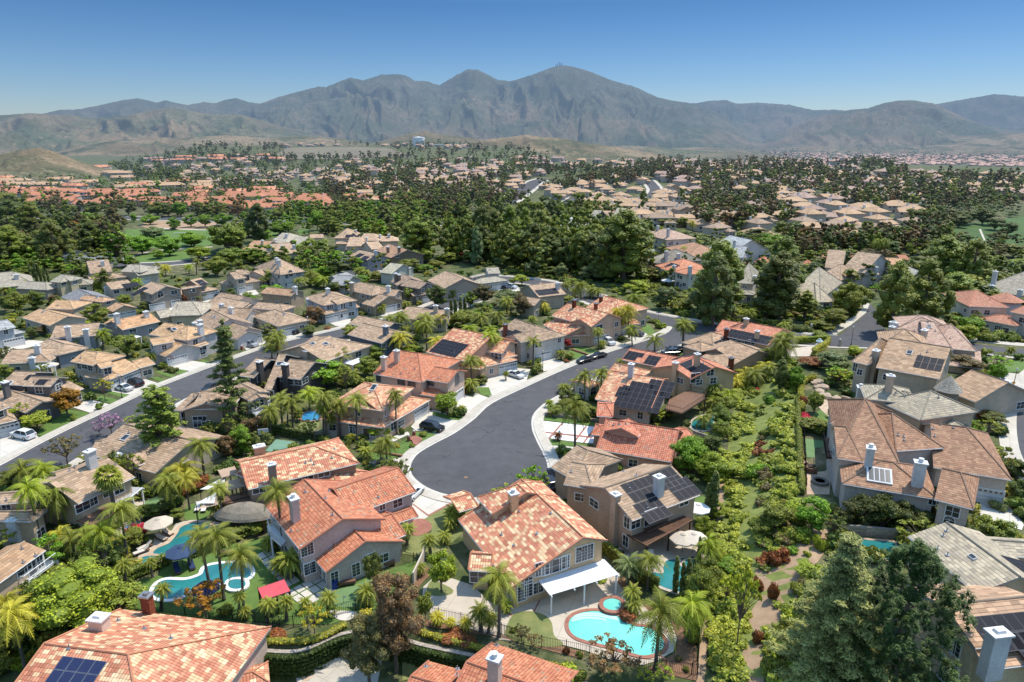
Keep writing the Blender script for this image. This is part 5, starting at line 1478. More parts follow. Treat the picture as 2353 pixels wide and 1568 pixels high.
S('entry_path',6,[(1300,1075),(1480,1090),(1720,1010),(1740,1030),(1600,1100),(1480,1120),(1300,1100)],'concrete2',.09,'pale entry path to the palm-fronted house')
S('brick_step',6,[(1720,1075),(1790,1055),(1855,1080),(1850,1100),(1800,1145),(1775,1135),(1760,1100)],'brickpave',.3,'stack of low brick steps on the front lawn',th=.35)
S('lawn',6,[(650,990),(720,920),(890,905),(885,960),(810,1030),(650,1010)],'grassdry',.05,'dry back lawn beside the small blue pool')
S('court',6,[(380,1190),(480,1080),(700,1110),(700,1140),(560,1170),(420,1200)],'greencourt',.06,'pale green sports court behind the long mosaic house')
S('driveway',7,[(600,360),(700,300),(860,360),(700,430),(640,440)],'concrete2',.05,'brick-banded drive by the lamp post')
S('driveway',7,[(0,590),(100,560),(160,430),(300,400),(520,420),(480,540),(160,680),(60,640)],'concrete2',.05,'wide pale drive with the white car')
S('driveway',7,[(0,640),(130,690),(160,720),(0,850),(-60,800)],'concrete2',.05,'pale drive beside the planted strip')
S('lawn',7,[(880,260),(960,200),(1140,240),(1160,270),(970,330),(900,300)],'grass',.06,'two-level front lawn beside the parked black cars')
S('lawn',7,[(10,590),(130,590),(160,670),(60,660)],'grass',.06,'small lawn at the inner bend')
S('driveway',7,[(1180,180),(1300,140),(1400,190),(1240,240)],'concrete2',.05,'drive under the white SUV')
S('driveway',7,[(1390,100),(1520,50),(1640,90),(1500,160)],'concrete2',.05,'drive under the dark blue SUV')
S('lawn',7,[(1560,-10),(1640,0),(1700,70),(1640,105),(1580,60)],'grass',.06,'curved lawn at the street corner')
S('lawn',7,[(660,870),(760,880),(960,900),(1160,925),(1140,960),(900,930),(640,900)],'grass',.07,'grass strip above the striped drive')
S('driveway',7,[(625,905),(900,935),(1150,965),(1110,1120),(1000,1110),(800,1085),(640,1060)],'white',.05,'white drive crossed by red brick bands')
for q in([(630,1005),(1110,1055),(1106,1070),(628,1018)],[(815,925),(832,928),(700,1080),(680,1076)],[(1040,955),(1056,958),(945,1105),(925,1102)],[(1120,975),(1135,980),(1030,1115),(1015,1112)]):
 S('brick_band',7,q,'brickpave',.066,'red brick band dividing the white drive')
S('lawn',7,[(650,1075),(900,1105),(1080,1130),(1050,1170),(960,1160),(700,1140),(660,1110)],'grass',.07,'grass strip below the striped drive')
S('path',7,[(690,1140),(850,1145),(1020,1170),(1060,1190),(900,1180),(740,1180)],'concrete2',.08,'curved path below the striped drive')
S('patio',3,[(0,1000),(150,930),(330,860),(620,760),(900,740),(960,880),(1050,960),(1150,1060),(1290,1120),(1340,1240),(1310,1340),(1180,1410),(1080,1440),(900,1420),(640,1330),(480,1290),(0,1250),(-150,1190),(-500,1080),(-590,960),(-580,850),(-470,750),(-380,780),(-200,840),(-100,950)],'patio',.05,'beige concrete patio wrapping the tan house and its pool')
S('lawn',3,[(40,1180),(100,1060),(220,1035),(330,1060),(390,1120),(410,1220),(480,1280),(400,1305),(200,1290),(60,1230)],'grassdry',.09,'rounded patchy lawn beside the pool',sm=3)
S('lawn',2,[(1340,850),(1380,800),(1460,830),(1530,870),(1520,905),(1420,920),(1350,900)],'grassdry',.09,'round bed under the small tree',sm=3)
for q in([(415,1150),(500,1150),(500,1160),(415,1160)],[(600,1260),(615,1262),(580,1312),(568,1308)],[(590,960),(600,958),(635,1005),(625,1010)],[(940,900),(950,905),(900,950),(890,945)],[(300,940),(312,942),(262,1040),(250,1036)],[(60,1040),(115,1080),(108,1088),(50,1048)],[(1240,1185),(1310,1178),(1312,1188),(1240,1196)],[(1200,1360),(1260,1395),(1252,1405),(1192,1370)]):
 S('brick_band',3,q,'brickpave',.062,'narrow brick band set in the beige patio')
S('flower_bed',3,[(1020,960),(1100,950),(1330,1130),(1480,1200),(1490,1560),(1080,1480),(1200,1430),(1330,1340),(1345,1230),(1290,1110),(1150,1050)],'mulch',.055,'bark mulch bed between the pool and the boundary fence')
S('flower_bed',3,[(890,770),(940,760),(1060,860),(1050,890),(930,870),(890,820)],'mulch',.07,'mulch bed under the dragon tree')
S('flower_bed',3,[(-560,1100),(-100,1200),(480,1300),(640,1345),(620,1390),(400,1340),(0,1230),(-560,1150)],'mulch',.055,'long mulch bed behind the front railing')
S('flower_bed',2,[(1235,830),(1280,700),(1340,700),(1400,740),(1330,790),(1270,860)],'mulch',.07,'mulch bed by the side fence')
pool(3,[(520,1160),(535,1090),(620,1045),(740,1035),(800,1060),(880,1070),(950,1110),(1030,1150),(1130,1160),(1200,1210),(1240,1270),(1220,1330),(1140,1365),(1060,1370),(960,1340),(860,1310),(760,1285),(640,1255),(560,1220)],'bright turquoise kidney-shaped pool behind the tan arched-window house','pool',steps=[[(560,1080),(640,1060),(760,1065),(880,1090)],[(550,1095),(640,1075),(760,1080),(890,1105)],[(545,1115),(640,1092),(750,1098),(800,1108)]])
pool(3,[(780,990),(800,965),(850,955),(900,970),(915,1005),(890,1040),(840,1045),(790,1025)],'round brick-rimmed spa at the top of the turquoise pool','pool',w=.5,base=.3,name='spa_tub',n=3)
S('patio',3,[(880,560),(1000,520),(1120,560),(1330,430),(1460,400),(1560,420),(1600,600),(1560,640),(1460,620),(1330,640),(1230,680),(1240,740),(1110,760),(1040,700),(900,640)],'patio',.05,'tan patio behind the taupe sided house')
pool(3,[(1235,700),(1260,655),(1340,645),(1360,690),(1420,720),(1520,700),(1540,800),(1480,900),(1350,890),(1220,850),(1120,790),(1080,750),(1150,745),(1230,750)],'dark teal free-form pool behind the cypress row','pooldeep',rim='patio')
pool(3,[(1395,690),(1400,660),(1440,650),(1470,670),(1465,700),(1420,710)],'small round spa beside the dark teal pool','pooldeep',rim='patio',w=.3,base=.15,name='spa_tub',n=3)
S('lawn',3,[(1440,200),(1500,160),(1600,180),(1600,300),(1480,310)],'grass',.06,'shaded lawn beside the taupe house')
S('path',3,[(1660,60),(1690,60),(1690,200),(1650,330),(1640,480),(1620,700),(1600,860),(1590,1100),(1570,1300),(1540,1600),(1480,1600),(1510,1300),(1540,1100),(1560,860),(1590,700),(1610,480),(1640,330)],'dirt',.05,'narrow dirt path at the foot of the planted slope')
S('lawn',1,[(930,1000),(920,900),(1060,800),(1200,760),(1230,680),(1500,600),(1700,520),(1860,520),(1980,480),(2078,500),(2250,560),(2350,700),(2700,800),(3150,650),(3120,740),(3040,820),(2900,1000),(2500,1130),(2200,1130),(1700,1100),(1300,1060)],'grass',.05,'bright green back garden between the two pools and the putting green')
S('putting_green',2,[(620,880),(700,860),(800,830),(900,790),(1000,760),(900,900),(860,980),(760,1005),(660,1000),(620,950)],'turf',.08,'smooth putting green with a small flag',sm=3)
S('paving',2,[(600,1035),(680,1030),(800,1040),(810,1080),(740,1105),(660,1095)],'concrete2',.09,'cream sand-coloured oval by the front railing',sm=3)
for i in range(4):
 for j in range(3):
  a=(300+55*i+62*j*.0,0)
  x0=265+62*i+52*j;y0=895-33*i+38*j
  S('paving_slab',2,[(x0,y0),(x0+52,y0-28),(x0+95,y0+5),(x0+42,y0+34)],'concrete2',.1,'square pale slab in the grid by the patio doors',th=.05)
for i in range(6):
 for j in range(2):
  x0=45+38*i+58*j;y0=612+42*i-28*j
  S('paving_slab',2,[(x0,y0),(x0+50,y0-24),(x0+84,y0+12),(x0+32,y0+36)],'concrete2',.1,'square pale slab in the path under the palm',th=.05)
pool(1,[(1160,900),(1180,840),(1250,800),(1400,800),(1520,760),(1560,700),(1700,675),(1830,680),(1890,720),(1890,770),(1830,800),(1720,820),(1560,850),(1430,880),(1360,930),(1260,945),(1180,930)],'long curving teal pool with a white rim in the garden on the left','pooldeep',rim='white',w=.5)
pool(1,[(1725,850),(1740,815),(1800,805),(1850,820),(1855,855),(1810,878),(1750,875)],'round white-rimmed spa beside the long teal pool','pooldeep',rim='white',base=.2,w=.45,name='spa_tub',n=3)
S('patio',1,[(1040,640),(1060,560),(1150,500),(1180,460),(1300,420),(1330,370),(1450,340),(1600,350),(1700,370),(1660,420),(1500,600),(1240,660),(1060,700)],'patio',.04,'cream stone deck round the upper teal pool')
pool(1,[(1160,600),(1190,560),(1280,520),(1340,450),(1370,400),(1460,370),(1580,370),(1560,420),(1440,480),(1430,560),(1330,590),(1240,615)],'turquoise pool curving past the dark parasol loungers','pooldeep',rim='flag',w=.6)
pool(1,[(1060,665),(1080,635),(1150,625),(1200,640),(1180,670),(1100,685)],'round stone-rimmed spa by the hedge','pooldeep',rim='flag',w=.5,base=.15,name='spa_tub',n=3)
S('lawn',1,[(1380,290),(1420,230),(1560,200),(1640,260),(1540,340),(1400,345)],'grass',.06,'lawn under the white sail shades')
S('lawn',1,[(1060,220),(1200,160),(1250,200),(1230,280),(1080,270)],'turf',.05,'pale green artificial lawn behind the white pergola')
S('patio',1,[(830,440),(930,370),(1040,345),(1060,300),(960,250),(1080,180),(1100,230),(1060,400),(900,470)],'patio',.05,'tan patio with a small splash pool')
pool(1,[(945,400),(975,385),(1020,385),(1010,410),(960,415)],'tiny blue splash pool on the tan patio','poolblue',rim='brickpave',w=.2,name='spa_tub',n=3)
pool(6,[(725,865),(770,825),(850,820),(900,850),(870,900),(740,905)],'small blue pool with turquoise steps behind the palms','poolblue',rim='brickpave',w=.35)
S('driveway',2,[(340,1500),(380,1440),(700,1320),(1010,1290),(1000,1400),(960,1600),(400,1700)],'concrete',.05,'concrete drive at the bottom edge')
S('lawn',2,[(1150,1380),(1230,1340),(1420,1390),(1440,1400),(1330,1520),(1150,1560)],'grassdry',.05,'shaded lawn by the ivy wall')
S('paving',2,[(340,1510),(390,1480),(510,1500),(440,1560),(350,1570)],'flag',.07,'flagstone pad by the drive')
pool(9,[(130,1180),(160,1130),(240,1105),(300,1110),(300,1160),(260,1220),(150,1215)],'teal pool below the wooden balcony','pooldeep',rim='patio')
S('patio',9,[(230,920),(320,880),(440,890),(430,930),(260,980)],'patio',.05,'cream terrace between the solar houses')
S('patio',9,[(860,580),(1080,560),(1120,580),(1060,640),(900,640)],'patio',.05,'terrace beside the corner pool')
pool(9,[(880,590),(1010,610),(1010,640),(900,620)],'narrow pool behind the corner hedge','pooldeep',rim='patio',n=3)
S('putting_green',8,[(285,1070),(460,1095),(480,1150),(390,1165),(380,1255),(310,1250)],'turf',.06,'putting green beside the brown-tiled mansion')
S('patio',8,[(300,1400),(480,1380),(560,1290),(520,1600),(310,1600)],'flag',.05,'flagstone terrace beside the brown-tiled mansion')
S('patio',8,[(410,760),(480,690),(700,680),(700,800),(520,880),(480,850)],'flag',.05,'flagstone terrace by the fire pit')
S('lawn',8,[(360,850),(440,800),(520,870),(520,1000),(400,960)],'grass',.05,'small lawn by the pink flowers')
S('lawn',8,[(1940,800),(2150,740),(2180,850),(2100,950),(2000,860)],'grass',.05,'front lawn at the right edge')
S('lawn',8,[(2060,400),(2280,330),(2360,350),(2360,440),(2180,450)],'grass',.05,'lawn by the street at the right edge')
S('driveway',8,[(1960,480),(2180,450),(2353,470),(2353,560),(2240,660),(1980,600)],'concrete',.05,'drive under the white saloon at the right edge')
S('driveway',4,[(1770,130),(1900,140),(2078,380),(2060,420),(1750,330),(1740,240)],'concrete2',.05,'pale drive outside the arched garage doors')
S('path',4,[(-20,690),(100,720),(290,640),(400,500),(510,400),(600,420),(590,560),(520,660),(420,760),(360,940),(280,1040),(190,1140),(130,1320),(110,1600),(-90,1600),(-70,1300),(-10,1080),(60,900),(20,760)],'dirt',.05,'bare straw-coloured dirt on the slope')
pool(4,[(740,480),(900,500),(1120,520),(1220,600),(1200,680),(900,600),(760,570)],'dark teal pool behind the cedar','pooldeep',rim='flag',n=3)
DR=[((0,1080),(180,985),(370,1060),(110,1225),(0,1290)),((690,780),(830,700),(1030,750),(850,830)),((1000,620),(1100,560),(1330,500),(1500,555),(1220,660)),((1580,400),(1770,335),(1980,365),(1800,440))]
for k,q in enumerate(DR):S('driveway',5,q,'concrete2',.05,('pale drive under the white SUV on the left','empty pale drive by the orange tree','drive with the white and the dark cars','wide pale drive with the flag')[k])
for q,l in(([(380,980),(500,870),(620,800),(850,830),(400,1050),(340,1040)],'dry front lawn under the orange tree'),([(880,700),(960,670),(1120,710),(1050,745)],'small lawn with the yellow tree'),([(1000,640),(1060,620),(1220,665),(1170,690)],'small lawn beside the white car'),([(1420,500),(1480,490),(1560,520),(1520,540)],'tiny lawn by the steps'),([(1480,430),(1660,480),(1620,500),(1470,450)],'terraced lawn below the clipped shrub'),([(1570,420),(1700,410),(1770,440),(1690,470)],'rounded lawn with the clipped shrub'),([(1850,355),(1920,330),(1990,360),(1910,390)],'lawn by the flag house path')):
 S('lawn',5,q,'grass',.06,l)
S('driveway',6,[(130,150),(330,110),(400,170),(200,240)],'concrete2',.05,'drive under the silver SUV')
S('driveway',6,[(540,60),(700,50),(760,90),(590,140)],'concrete2',.05,'drive under the dark SUV')
S('driveway',11,[(960,1030),(1150,990),(1210,1020),(1150,1085),(1040,1070)],'concrete2',.05,'drive before the three white garage doors')
S('driveway',11,[(1400,960),(1600,900),(1680,920),(1520,990)],'concrete2',.05,'drive with the twin date palms')
S('driveway',11,[(80,745),(280,720),(320,770),(190,800)],'concrete2',.05,'drive below the three-door garage')
S('driveway',10,[(0,1100),(210,1080),(460,1100),(300,1150),(0,1220)],'concrete2',.05,'brick-lined drive at the left edge')
S('driveway',10,[(1440,800),(1640,750),(1660,790),(1520,840)],'concrete2',.05,'drive before the two tall grey houses')
S('driveway',10,[(1870,730),(2050,690),(2110,710),(1940,760)],'concrete2',.05,'drive with the small dark car')
S('driveway',12,[(170,720),(320,670),(460,730),(330,770)],'concrete2',.05,'drive with the pickup')
pd=[(1300,640),(1400,600),(1560,640),(1700,700),(1760,740),(1700,745),(1560,720),(1440,690)]
def mid(c,at,label,roof,wall,wings,tint=1.0,chims=(),wins=(),gar=(),solar=(),sky=(),dens=.6,siding=False,group=None,vents=2,trim=None,sp=()):
 h=House(c,at,label,'',roof,wall,siding=siding,trim=trim)
 t=tint if isinstance(tint,tuple)else(tint,)*3;h.rtint=t
 for w in wings:h.wing(*w[:3],**dict(zip(('ze','zc','ends','p'),w[3:])))
 h.finish()
 for q in chims:h.chimney(q[0],q[1],q[2]if len(q)>2 else 2.0,1.2,.9,q[3]if len(q)>3 else 'white')
 for q in gar:h.window(q[0],q[1],q[2]if len(q)>2 else 4.6,2.2,'garage')
 for q in wins:h.window(*q)
 for q in solar:h.solar(*q)
 for q in sky:h.skylight(*q)
 if dens:h.autowin(dens,3)
 if vents:h.vents(vents)
 return h
N=None
T1=(.42,.38,.33);T2=(.50,.46,.40);T3=(.33,.31,.29);LB=(.40,.47,.56);WH=(.60,.60,.60);DK=(.07,.072,.078);CR=(.52,.46,.36)
mid(5,(900,420),'two-storey taupe house with brown half-timber gable behind the white and dark cars','peach',T2,[((660,345),(890,385),(1060,270),5.3,N,'gh',.38),((880,380),(1010,350),(1340,320),5.3,N,'gg',.36),((790,490),(1030,520),(1180,470),2.9,N,'hh',.4),((1140,480),(1330,405),(1020,360),2.9,N,'gg',.4),((1310,410),(1465,370),6,3.0,N,'gg',.34)],1.0,[(625,300,2.4),(1200,250,2.0)],[(795,390,1.9,1.1),(570,355,1.1,1.6)],[(1250,480,4.8),(1090,540,2.6)],sp=1)
mid(5,(1650,300),'pale grey-blue house with peach roof, arched windows and a small flag by the garage','peach',(.50,.52,.56),[((1385,150),(1590,115),(1800,130),5.4,N,'gg',.38),((1400,90),(1760,150),(1690,0),5.4,N,'gh',.38),((1415,250),(1560,300),(1870,200),2.9,N,'gg',.4),((1850,215),(1970,180),(1770,20),3.2,N,'gg',.42)],1.0,[(1350,90,2.8),(1895,90,2.4)],[(1412,175,1.0,1.3),(1670,185,2.2,1.6),(1905,215,2.0,1.8)],[(1670,330,4.8)],sky=[(1640,45,1.2,1.2)])
mid(5,(350,640),'dark grey house with an arched window and solar panels left of the orange tree','tan',(.14,.145,.16),[((210,575),(475,580),(690,495),5.3,N,'gg',.36),((0,560),(210,570),(330,440),5.0,N,'gg',.36),((-120,700),(240,830),(480,690),3.0,N,'gg',.36),((690,640),(790,600),7,3.0,N,'gg',.36)],1.15,[(75,680,3.0,'stucco'),(320,385,1.2)],[(555,590,2.0,1.4,'arch')],[(650,700,2.6)],[(275,470,5,1),(370,515,2,1),(200,600,4,2)],[(80,550,1.6,1.2)],vents=4)
mid(5,(20,900),'grey sided house cut by the left edge beside the white SUV','tan',T1,[((-120,850),(95,770),8,5.2,N,'gg',.36),((-120,960),(165,895),7,2.9,N,'hh',.36)],1.15,(),(),[(60,1000,4.0)],siding=True)
mid(5,(130,330),'low cream house at the left edge','tan',(.50,.47,.38),[((0,370),(470,345),(270,240),3.0,N,'gh',.34)],1.15,[(360,270,1.8),(320,390,2.0)])
mid(5,(620,210),'blue-grey house with a wide pinkish roof behind the half-timbered one','tan',(.26,.31,.38),[((470,130),(900,100),(700,20),4.2,N,'gg',.36),((310,215),(540,290),(620,150),3.4,N,'gh',.36)],1.2,[(650,110,2.4),(820,110,1.8)])
mid(5,(60,110),'slate-roofed blue-grey house at the left edge with a dark garage door','slate',(.40,.46,.54),[((-200,90),(150,20),8,5.2,N,'gg',.36),((-60,130),(240,65),7,3.2,N,'hh',.36)],1.1,gar=[(125,125,4.6)])
mid(5,(1350,1260),'long tan roof beside the jacaranda and the tall dense pine','tan',T2,[((810,1215),(1460,1395),(1960,1010),3.0,N,'gg',.33),((830,1240),(960,1230),7,2.9,N,'gh',.3),((1300,1330),(1580,1215),6,3.4,N,'gg',.3)],1.12,[(1140,1330,2.0),(1770,920,1.8)],[(1310,1440,1.4,1.8)],sky=[(1180,1065,1.2,1.4)],vents=5)
mid(1,(650,180),'taupe house with a long flat-tiled roof, white pergola and brown patio cover','tan',(.50,.42,.32),[((590,220),(1020,15),(560,-60),5.2,N,'gg',.36),((470,110),(640,60),7,5.0,N,'gg',.36)],1.15,[(700,-60,2.4)],[(625,240,1.9,1.2),(815,130,1.4,1.2),(285,265,1.0,1.2)],vents=4)
mid(1,(120,450),'tan house at the left edge behind the leaning palms','tan',(.50,.42,.32),[((-200,240),(250,200),(120,120),5.2,N,'gg',.34),((-150,350),(245,355),(50,260),4.0,N,'gh',.36)],1.15,[(120,420,1.6),(390,190,2.6)])
mid(1,(150,800),'peach-brown tiled house with a white balcony at the left edge','peach',(.50,.42,.33),[((-250,990),(345,570),(180,455),5.0,N,'gg',.34)],(.78,.76,.78),(),[(270,680,2.2,2.0),(300,650,.8,1.8)],vents=4)
mid(5,(1750,820),'taupe house with twin rose-tan roofs left of the thin tall pine','tan',(.36,.32,.26),[((1640,800),(1700,810),(1740,600),4.2,N,'gg',.36),((1700,815),(1860,640),9,4.2,N,'gg',.3),((1790,795),(2100,800),(1900,620),4.4,N,'gg',.36)],1.12,(),[(1885,885,2.6,1.0),(1725,845,1.0,1.0)],vents=3)
mid(6,(450,560),'near-black house with two white-capped chimneys in the middle of the left rows','tan',DK,[((365,610),(440,610),(520,310),4.0,N,'gg',.4),((470,485),(710,515),(860,350),5.3,N,'gg',.38),((130,480),(270,500),(470,330),5.2,N,'gg',.38)],1.1,[(335,520,4.0,'stucco'),(585,520,3.4,'stucco')],[(690,540,1.6,1.2),(540,510,.8,.9),(415,650,1.8,1.2)],sky=[(520,370,1.6,1.2)],trim=(.6,.6,.6))
mid(6,(250,720),'taupe house with a cream balcony beside the thin tall pine','tan',T1,[((205,700),(235,730),(375,640),5.0,N,'gg',.36),((0,600),(200,700),(330,590),4.6,N,'gg',.34)],1.05,(),[(275,750,1.8,1.8)])
mid(6,(1000,330),'grey low house with wide pinkish roof and two skylights','tan',(.48,.42,.34),[((650,250),(1000,330),(1080,130),4.0,N,'gh',.34),((940,350),(1220,245),(870,130),4.4,N,'gg',.34)],1.18,[(775,310,1.6,'stucco'),(1200,150,1.4)],[(1255,275,2.0,1.2)],sky=[(825,180,1.2,1.0),(948,180,1.4,1.1)])
mid(6,(1500,170),'navy blue house with a long tan roof in front of the yellow palms','tan',(.12,.16,.22),[((1150,90),(1480,175),(1650,60),4.6,N,'gg',.36),((1160,-10),(1500,60),(1400,-60),3.6,N,'gg',.36)],1.2,[(1515,90,2.0,'stucco'),(1685,30,1.6,'stucco')],[(1495,205,1.2,1.5)])
mid(11,(100,900),'white-trimmed white house with tall gables near the silver SUV','tan',WH,[((-110,1000),(190,1015),(60,930),3.6,N,'gg',.5),((-60,1130),(100,1180),(345,1110),3.2,N,'gg',.45),((-180,860),(40,900),(60,780),4.0,N,'gg',.4)],1.1,[(60,960,1.8)],(),[(170,1195,4.2),(290,1160,3.0)],siding=True)
mid(11,(520,1050),'wide tan hip-roofed house beside the round red-topped tree','tan',T2,[((250,975),(500,1075),(770,1000),3.2,N,'hh',.38),((250,900),(540,930),(720,890),4.6,N,'gh',.36)],1.2,[(480,830,1.6)],(),[(575,1085,4.8)],sky=[(560,960,.9,.7)])
mid(11,(950,960),'light blue house with three white garage doors','tan',LB,[((740,800),(920,880),(1150,790),5.3,N,'hh',.36),((1060,870),(1160,845),5,5.2,N,'gg',.4),((940,965),(1270,890),6,3.0,N,'hg',.36)],1.15,[(840,745,1.2),(970,770,1.6),(795,890,2.4)],[(988,892,1.9,1.2),(1110,885,1.7,1.6)],[(985,995,2.6),(1050,980,2.6),(1118,965,2.6)])
mid(11,(1400,880),'brown sided house with white gable trim behind the date palms','tan',(.32,.28,.22),[((1150,730),(1380,785),(1450,700),5.3,N,'gh',.38),((1285,860),(1400,890),(1690,830),3.0,N,'gg',.4),((1420,780),(1600,790),7,5.0,N,'gg',.36)],1.1,[(1195,740,2.6,'stucco'),(1540,750,1.8)],[(1292,792,1.9,1.0),(1165,760,1.0,1.2)],[(1560,890,4.6)])
mid(11,(1750,800),'dark grey two-storey house right of the round clipped tree','tan',(.17,.16,.15),[((1555,650),(1620,690),(1760,590),5.2,N,'gg',.38),((1650,690),(1830,720),(1960,680),5.3,N,'gg',.38),((1770,790),(1910,770),8,3.0,N,'gh',.36)],(1.0,1.0,1.05),[(1610,650,2.6,'stucco'),(1640,640,1.8,'stucco')],[(1725,725,1.6,.9),(1920,705,1.8,1.0)],[(1865,825,4.6)])
mid(11,(2150,700),'tan house with twin white-trimmed gables right of the dark grey house','tan',T1,[((1905,640),(2060,720),(2280,620),4.6,N,'gg',.40),((2120,710),(2230,730),(2353,680),3.0,N,'gh',.4)],1.25,[(2110,560,1.6)],(),[(2255,745,4.6)])
mid(12,(130,640),'light grey two-storey house by the cross street with a pickup on the drive','grey',(.46,.50,.56),[((-70,610),(60,580),(240,550),5.2,N,'gg',.38),((120,580),(240,575),8,5.2,N,'gg',.38),((20,680),(320,640),7,3.0,N,'gh',.36)],1.15,[(100,500,1.6)],[(195,605,2.2,2.2)],[(190,700,2.6),(245,690,2.6),(292,675,2.4)])
mid(12,(620,780),'tan roofed house with two solar arrays by the cross street','tan',T1,[((465,750),(620,800),(750,700),3.6,N,'gg',.38),((600,800),(860,770),(700,690),4.4,N,'gg',.36)],1.2,[(775,720,1.8),(820,690,1.6),(880,720,1.4)],solar=[(560,735,4,2),(650,725,4,2)])
mid(12,(530,880),'tan house tucked among olive trees','tan',T1,[((420,860),(560,880),(580,820),4.0,N,'gg',.36)],1.15)
mid(11,(1760,960),'low tan roof below the dark clipped trees','tan',T2,[((1620,990),(1800,1010),(1850,910),3.4,N,'gg',.34),((1820,1005),(2090,1010),(1900,930),3.6,N,'gg',.34)],1.15,[(1985,940,1.8,'stucco'),(2090,960,1.5,'stucco')])
mid(11,(100,680),'stacked three-storey-looking tan house with a three-door garage','tan',(.48,.44,.37),[((0,600),(110,585),(320,600),5.4,N,'gh',.42),((110,590),(240,580),6,5.8,N,'gh',.42),((20,690),(340,645),8,3.0,N,'hh',.36)],1.15,[(35,560,2.4),(175,500,1.6)],[(195,620,2.4,2.0)],[(100,715,2.4),(160,705,2.4),(225,700,2.4)],solar=[(60,560,2,4)])
mid(11,(620,640),'pale blue-grey house with an arched entry and twin palms','tan',(.52,.53,.55),[((365,600),(500,560),(560,480),4.0,N,'gg',.36),((520,590),(760,555),(560,480),5.3,N,'hh',.4),((470,640),(560,625),5,3.0,N,'gg',.4)],1.25,[(510,510,2.2),(490,475,1.6)],[(617,585,1.6,1.5,'arch'),(690,577,1.8,1.0)],[(640,655,4.6)])
mid(11,(450,770),'low brown-roofed house behind the bright green tree','tan',(.38,.32,.26),[((330,760),(620,790),(680,740),4.4,N,'gg',.36)],(1.2,1.05,.95),[(660,740,1.2)])
mid(11,(60,850),'tan gabled house above the white-trimmed house','tan',T2,[((-120,900),(110,960),(230,850),3.4,N,'gg',.38)],1.3,[(120,770,1.5)])
mid(11,(560,400),'row house with tall white chimneys among the trees','tan',CR,[((150,360),(330,370),(350,300),4.0,N,'gg',.34)],(1.3,1.1,.95),[(355,300,1.6,'stucco')])
mid(11,(480,420),'cream gabled house with a tall white chimney','tan',(.55,.52,.47),[((290,375),(400,400),(520,350),4.4,N,'gg',.36),((500,400),(690,380),(600,330),4.6,N,'gg',.4)],1.25,[(432,370,2.6),(540,350,1.6),(650,345,1.6)])
mid(11,(560,310),'grey-roofed white house by the park','grey',(.52,.54,.58),[((420,290),(570,300),(640,240),5.0,N,'gh',.4),((570,300),(700,310),(640,255),4.4,N,'gg',.4)],1.3,[(475,300,2.2),(580,235,1.4)])
mid(11,(830,270),'taupe house with three chimneys by the park','tan',T2,[((715,265),(800,240),(910,190),5.0,N,'gg',.4),((800,245),(930,240),7,5.0,N,'gg',.4)],1.25,[(720,215,2.0),(752,205,2.0),(852,185,1.6)])
mid(11,(1080,310),'grey-white house with two solar arrays at the small cul-de-sac','tan',(.50,.48,.46),[((1025,245),(1200,245),(1290,195),5.2,N,'hh',.38),((1040,300),(1140,300),5,3.0,N,'gh',.36)],1.25,[(1232,190,1.2)],solar=[(1140,210,4,2),(1190,205,4,2)])
mid(11,(1230,330),'low cream roof with a white chimney at the small cul-de-sac','tan',(.55,.5,.42),[((1140,320),(1320,320),(1380,270),3.2,N,'gh',.36),((1260,265),(1440,270),(1400,230),4.6,N,'gh',.38)],1.4,[(1335,290,2.6),(1460,245,1.6)])
mid(11,(1560,280),'cream-roofed house half hidden by palms','tan',(.55,.5,.42),[((1380,350),(1500,340),(1560,290),3.4,N,'gg',.34),((1460,275),(1640,270),(1600,240),4.4,N,'hh',.36)],1.45,[(1545,235,1.4)])
mid(11,(1500,400),'brown tiled house with dark chimneys below the big pine','tan',(.22,.18,.15),[((1390,370),(1560,430),(1690,340),4.4,N,'gg',.36)],(1.15,1.0,.95),[(1535,380,2.4,'stucco'),(1640,380,2.2,'stucco'),(1420,400,1.4)],[(1625,410,1.6,1.2)],solar=[(1440,370,6,1)])
mid(11,(1380,490),'grey and white house with two black solar arrays near the orange sign','tan',(.30,.32,.36),[((1170,410),(1340,450),(1530,420),5.0,N,'gg',.38)],1.2,[(1420,400,1.6)],[(1312,470,1.4,1.0),(1490,470,1.6,1.0)],solar=[(1270,385,4,2),(1320,410,4,2)])
mid(11,(1560,570),'sage-grey roofed house by the street behind','grey',(.52,.54,.52),[((1450,565),(1570,580),(1650,510),4.2,N,'gg',.38)],(1.3,1.35,1.25),[(1730,555,1.2,'stucco')])
mid(11,(1180,640),'grey shingled low house behind the light blue house','slate',(.4,.4,.4),[((975,680),(1130,690),(1180,620),3.2,N,'gg',.36),((1080,640),(1220,600),7,3.6,N,'gg',.34)],(.95,.92,.9))
mid(10,(150,560),'grey-roofed house under the trees at the left','grey',T3,[((-60,600),(330,560),(160,490),3.4,N,'gh',.36),((150,600),(440,615),9,3.2,N,'gh',.36)],1.1,[(160,510,1.4)])
mid(10,(600,560),'cream house with an arched window left of the dark pines','grey',(.50,.46,.34),[((465,535),(560,545),(690,490),5.2,N,'gh',.38),((560,580),(860,560),8,3.0,N,'gh',.36),((660,530),(750,510),5,5.2,N,'gg',.45)],1.1,[(492,445,1.4),(608,460,1.8)],[(705,545,1.8,1.2,'arch'),(600,555,1.6,.9)])
mid(10,(980,480),'taupe house with a tall white window bay','tan',T2,[((850,460),(1060,440),(960,380),5.2,N,'gg',.38),((850,530),(1200,490),7,3.0,N,'gh',.36)],1.1,[(968,385,1.6)],[(1075,465,1.9,1.8)])
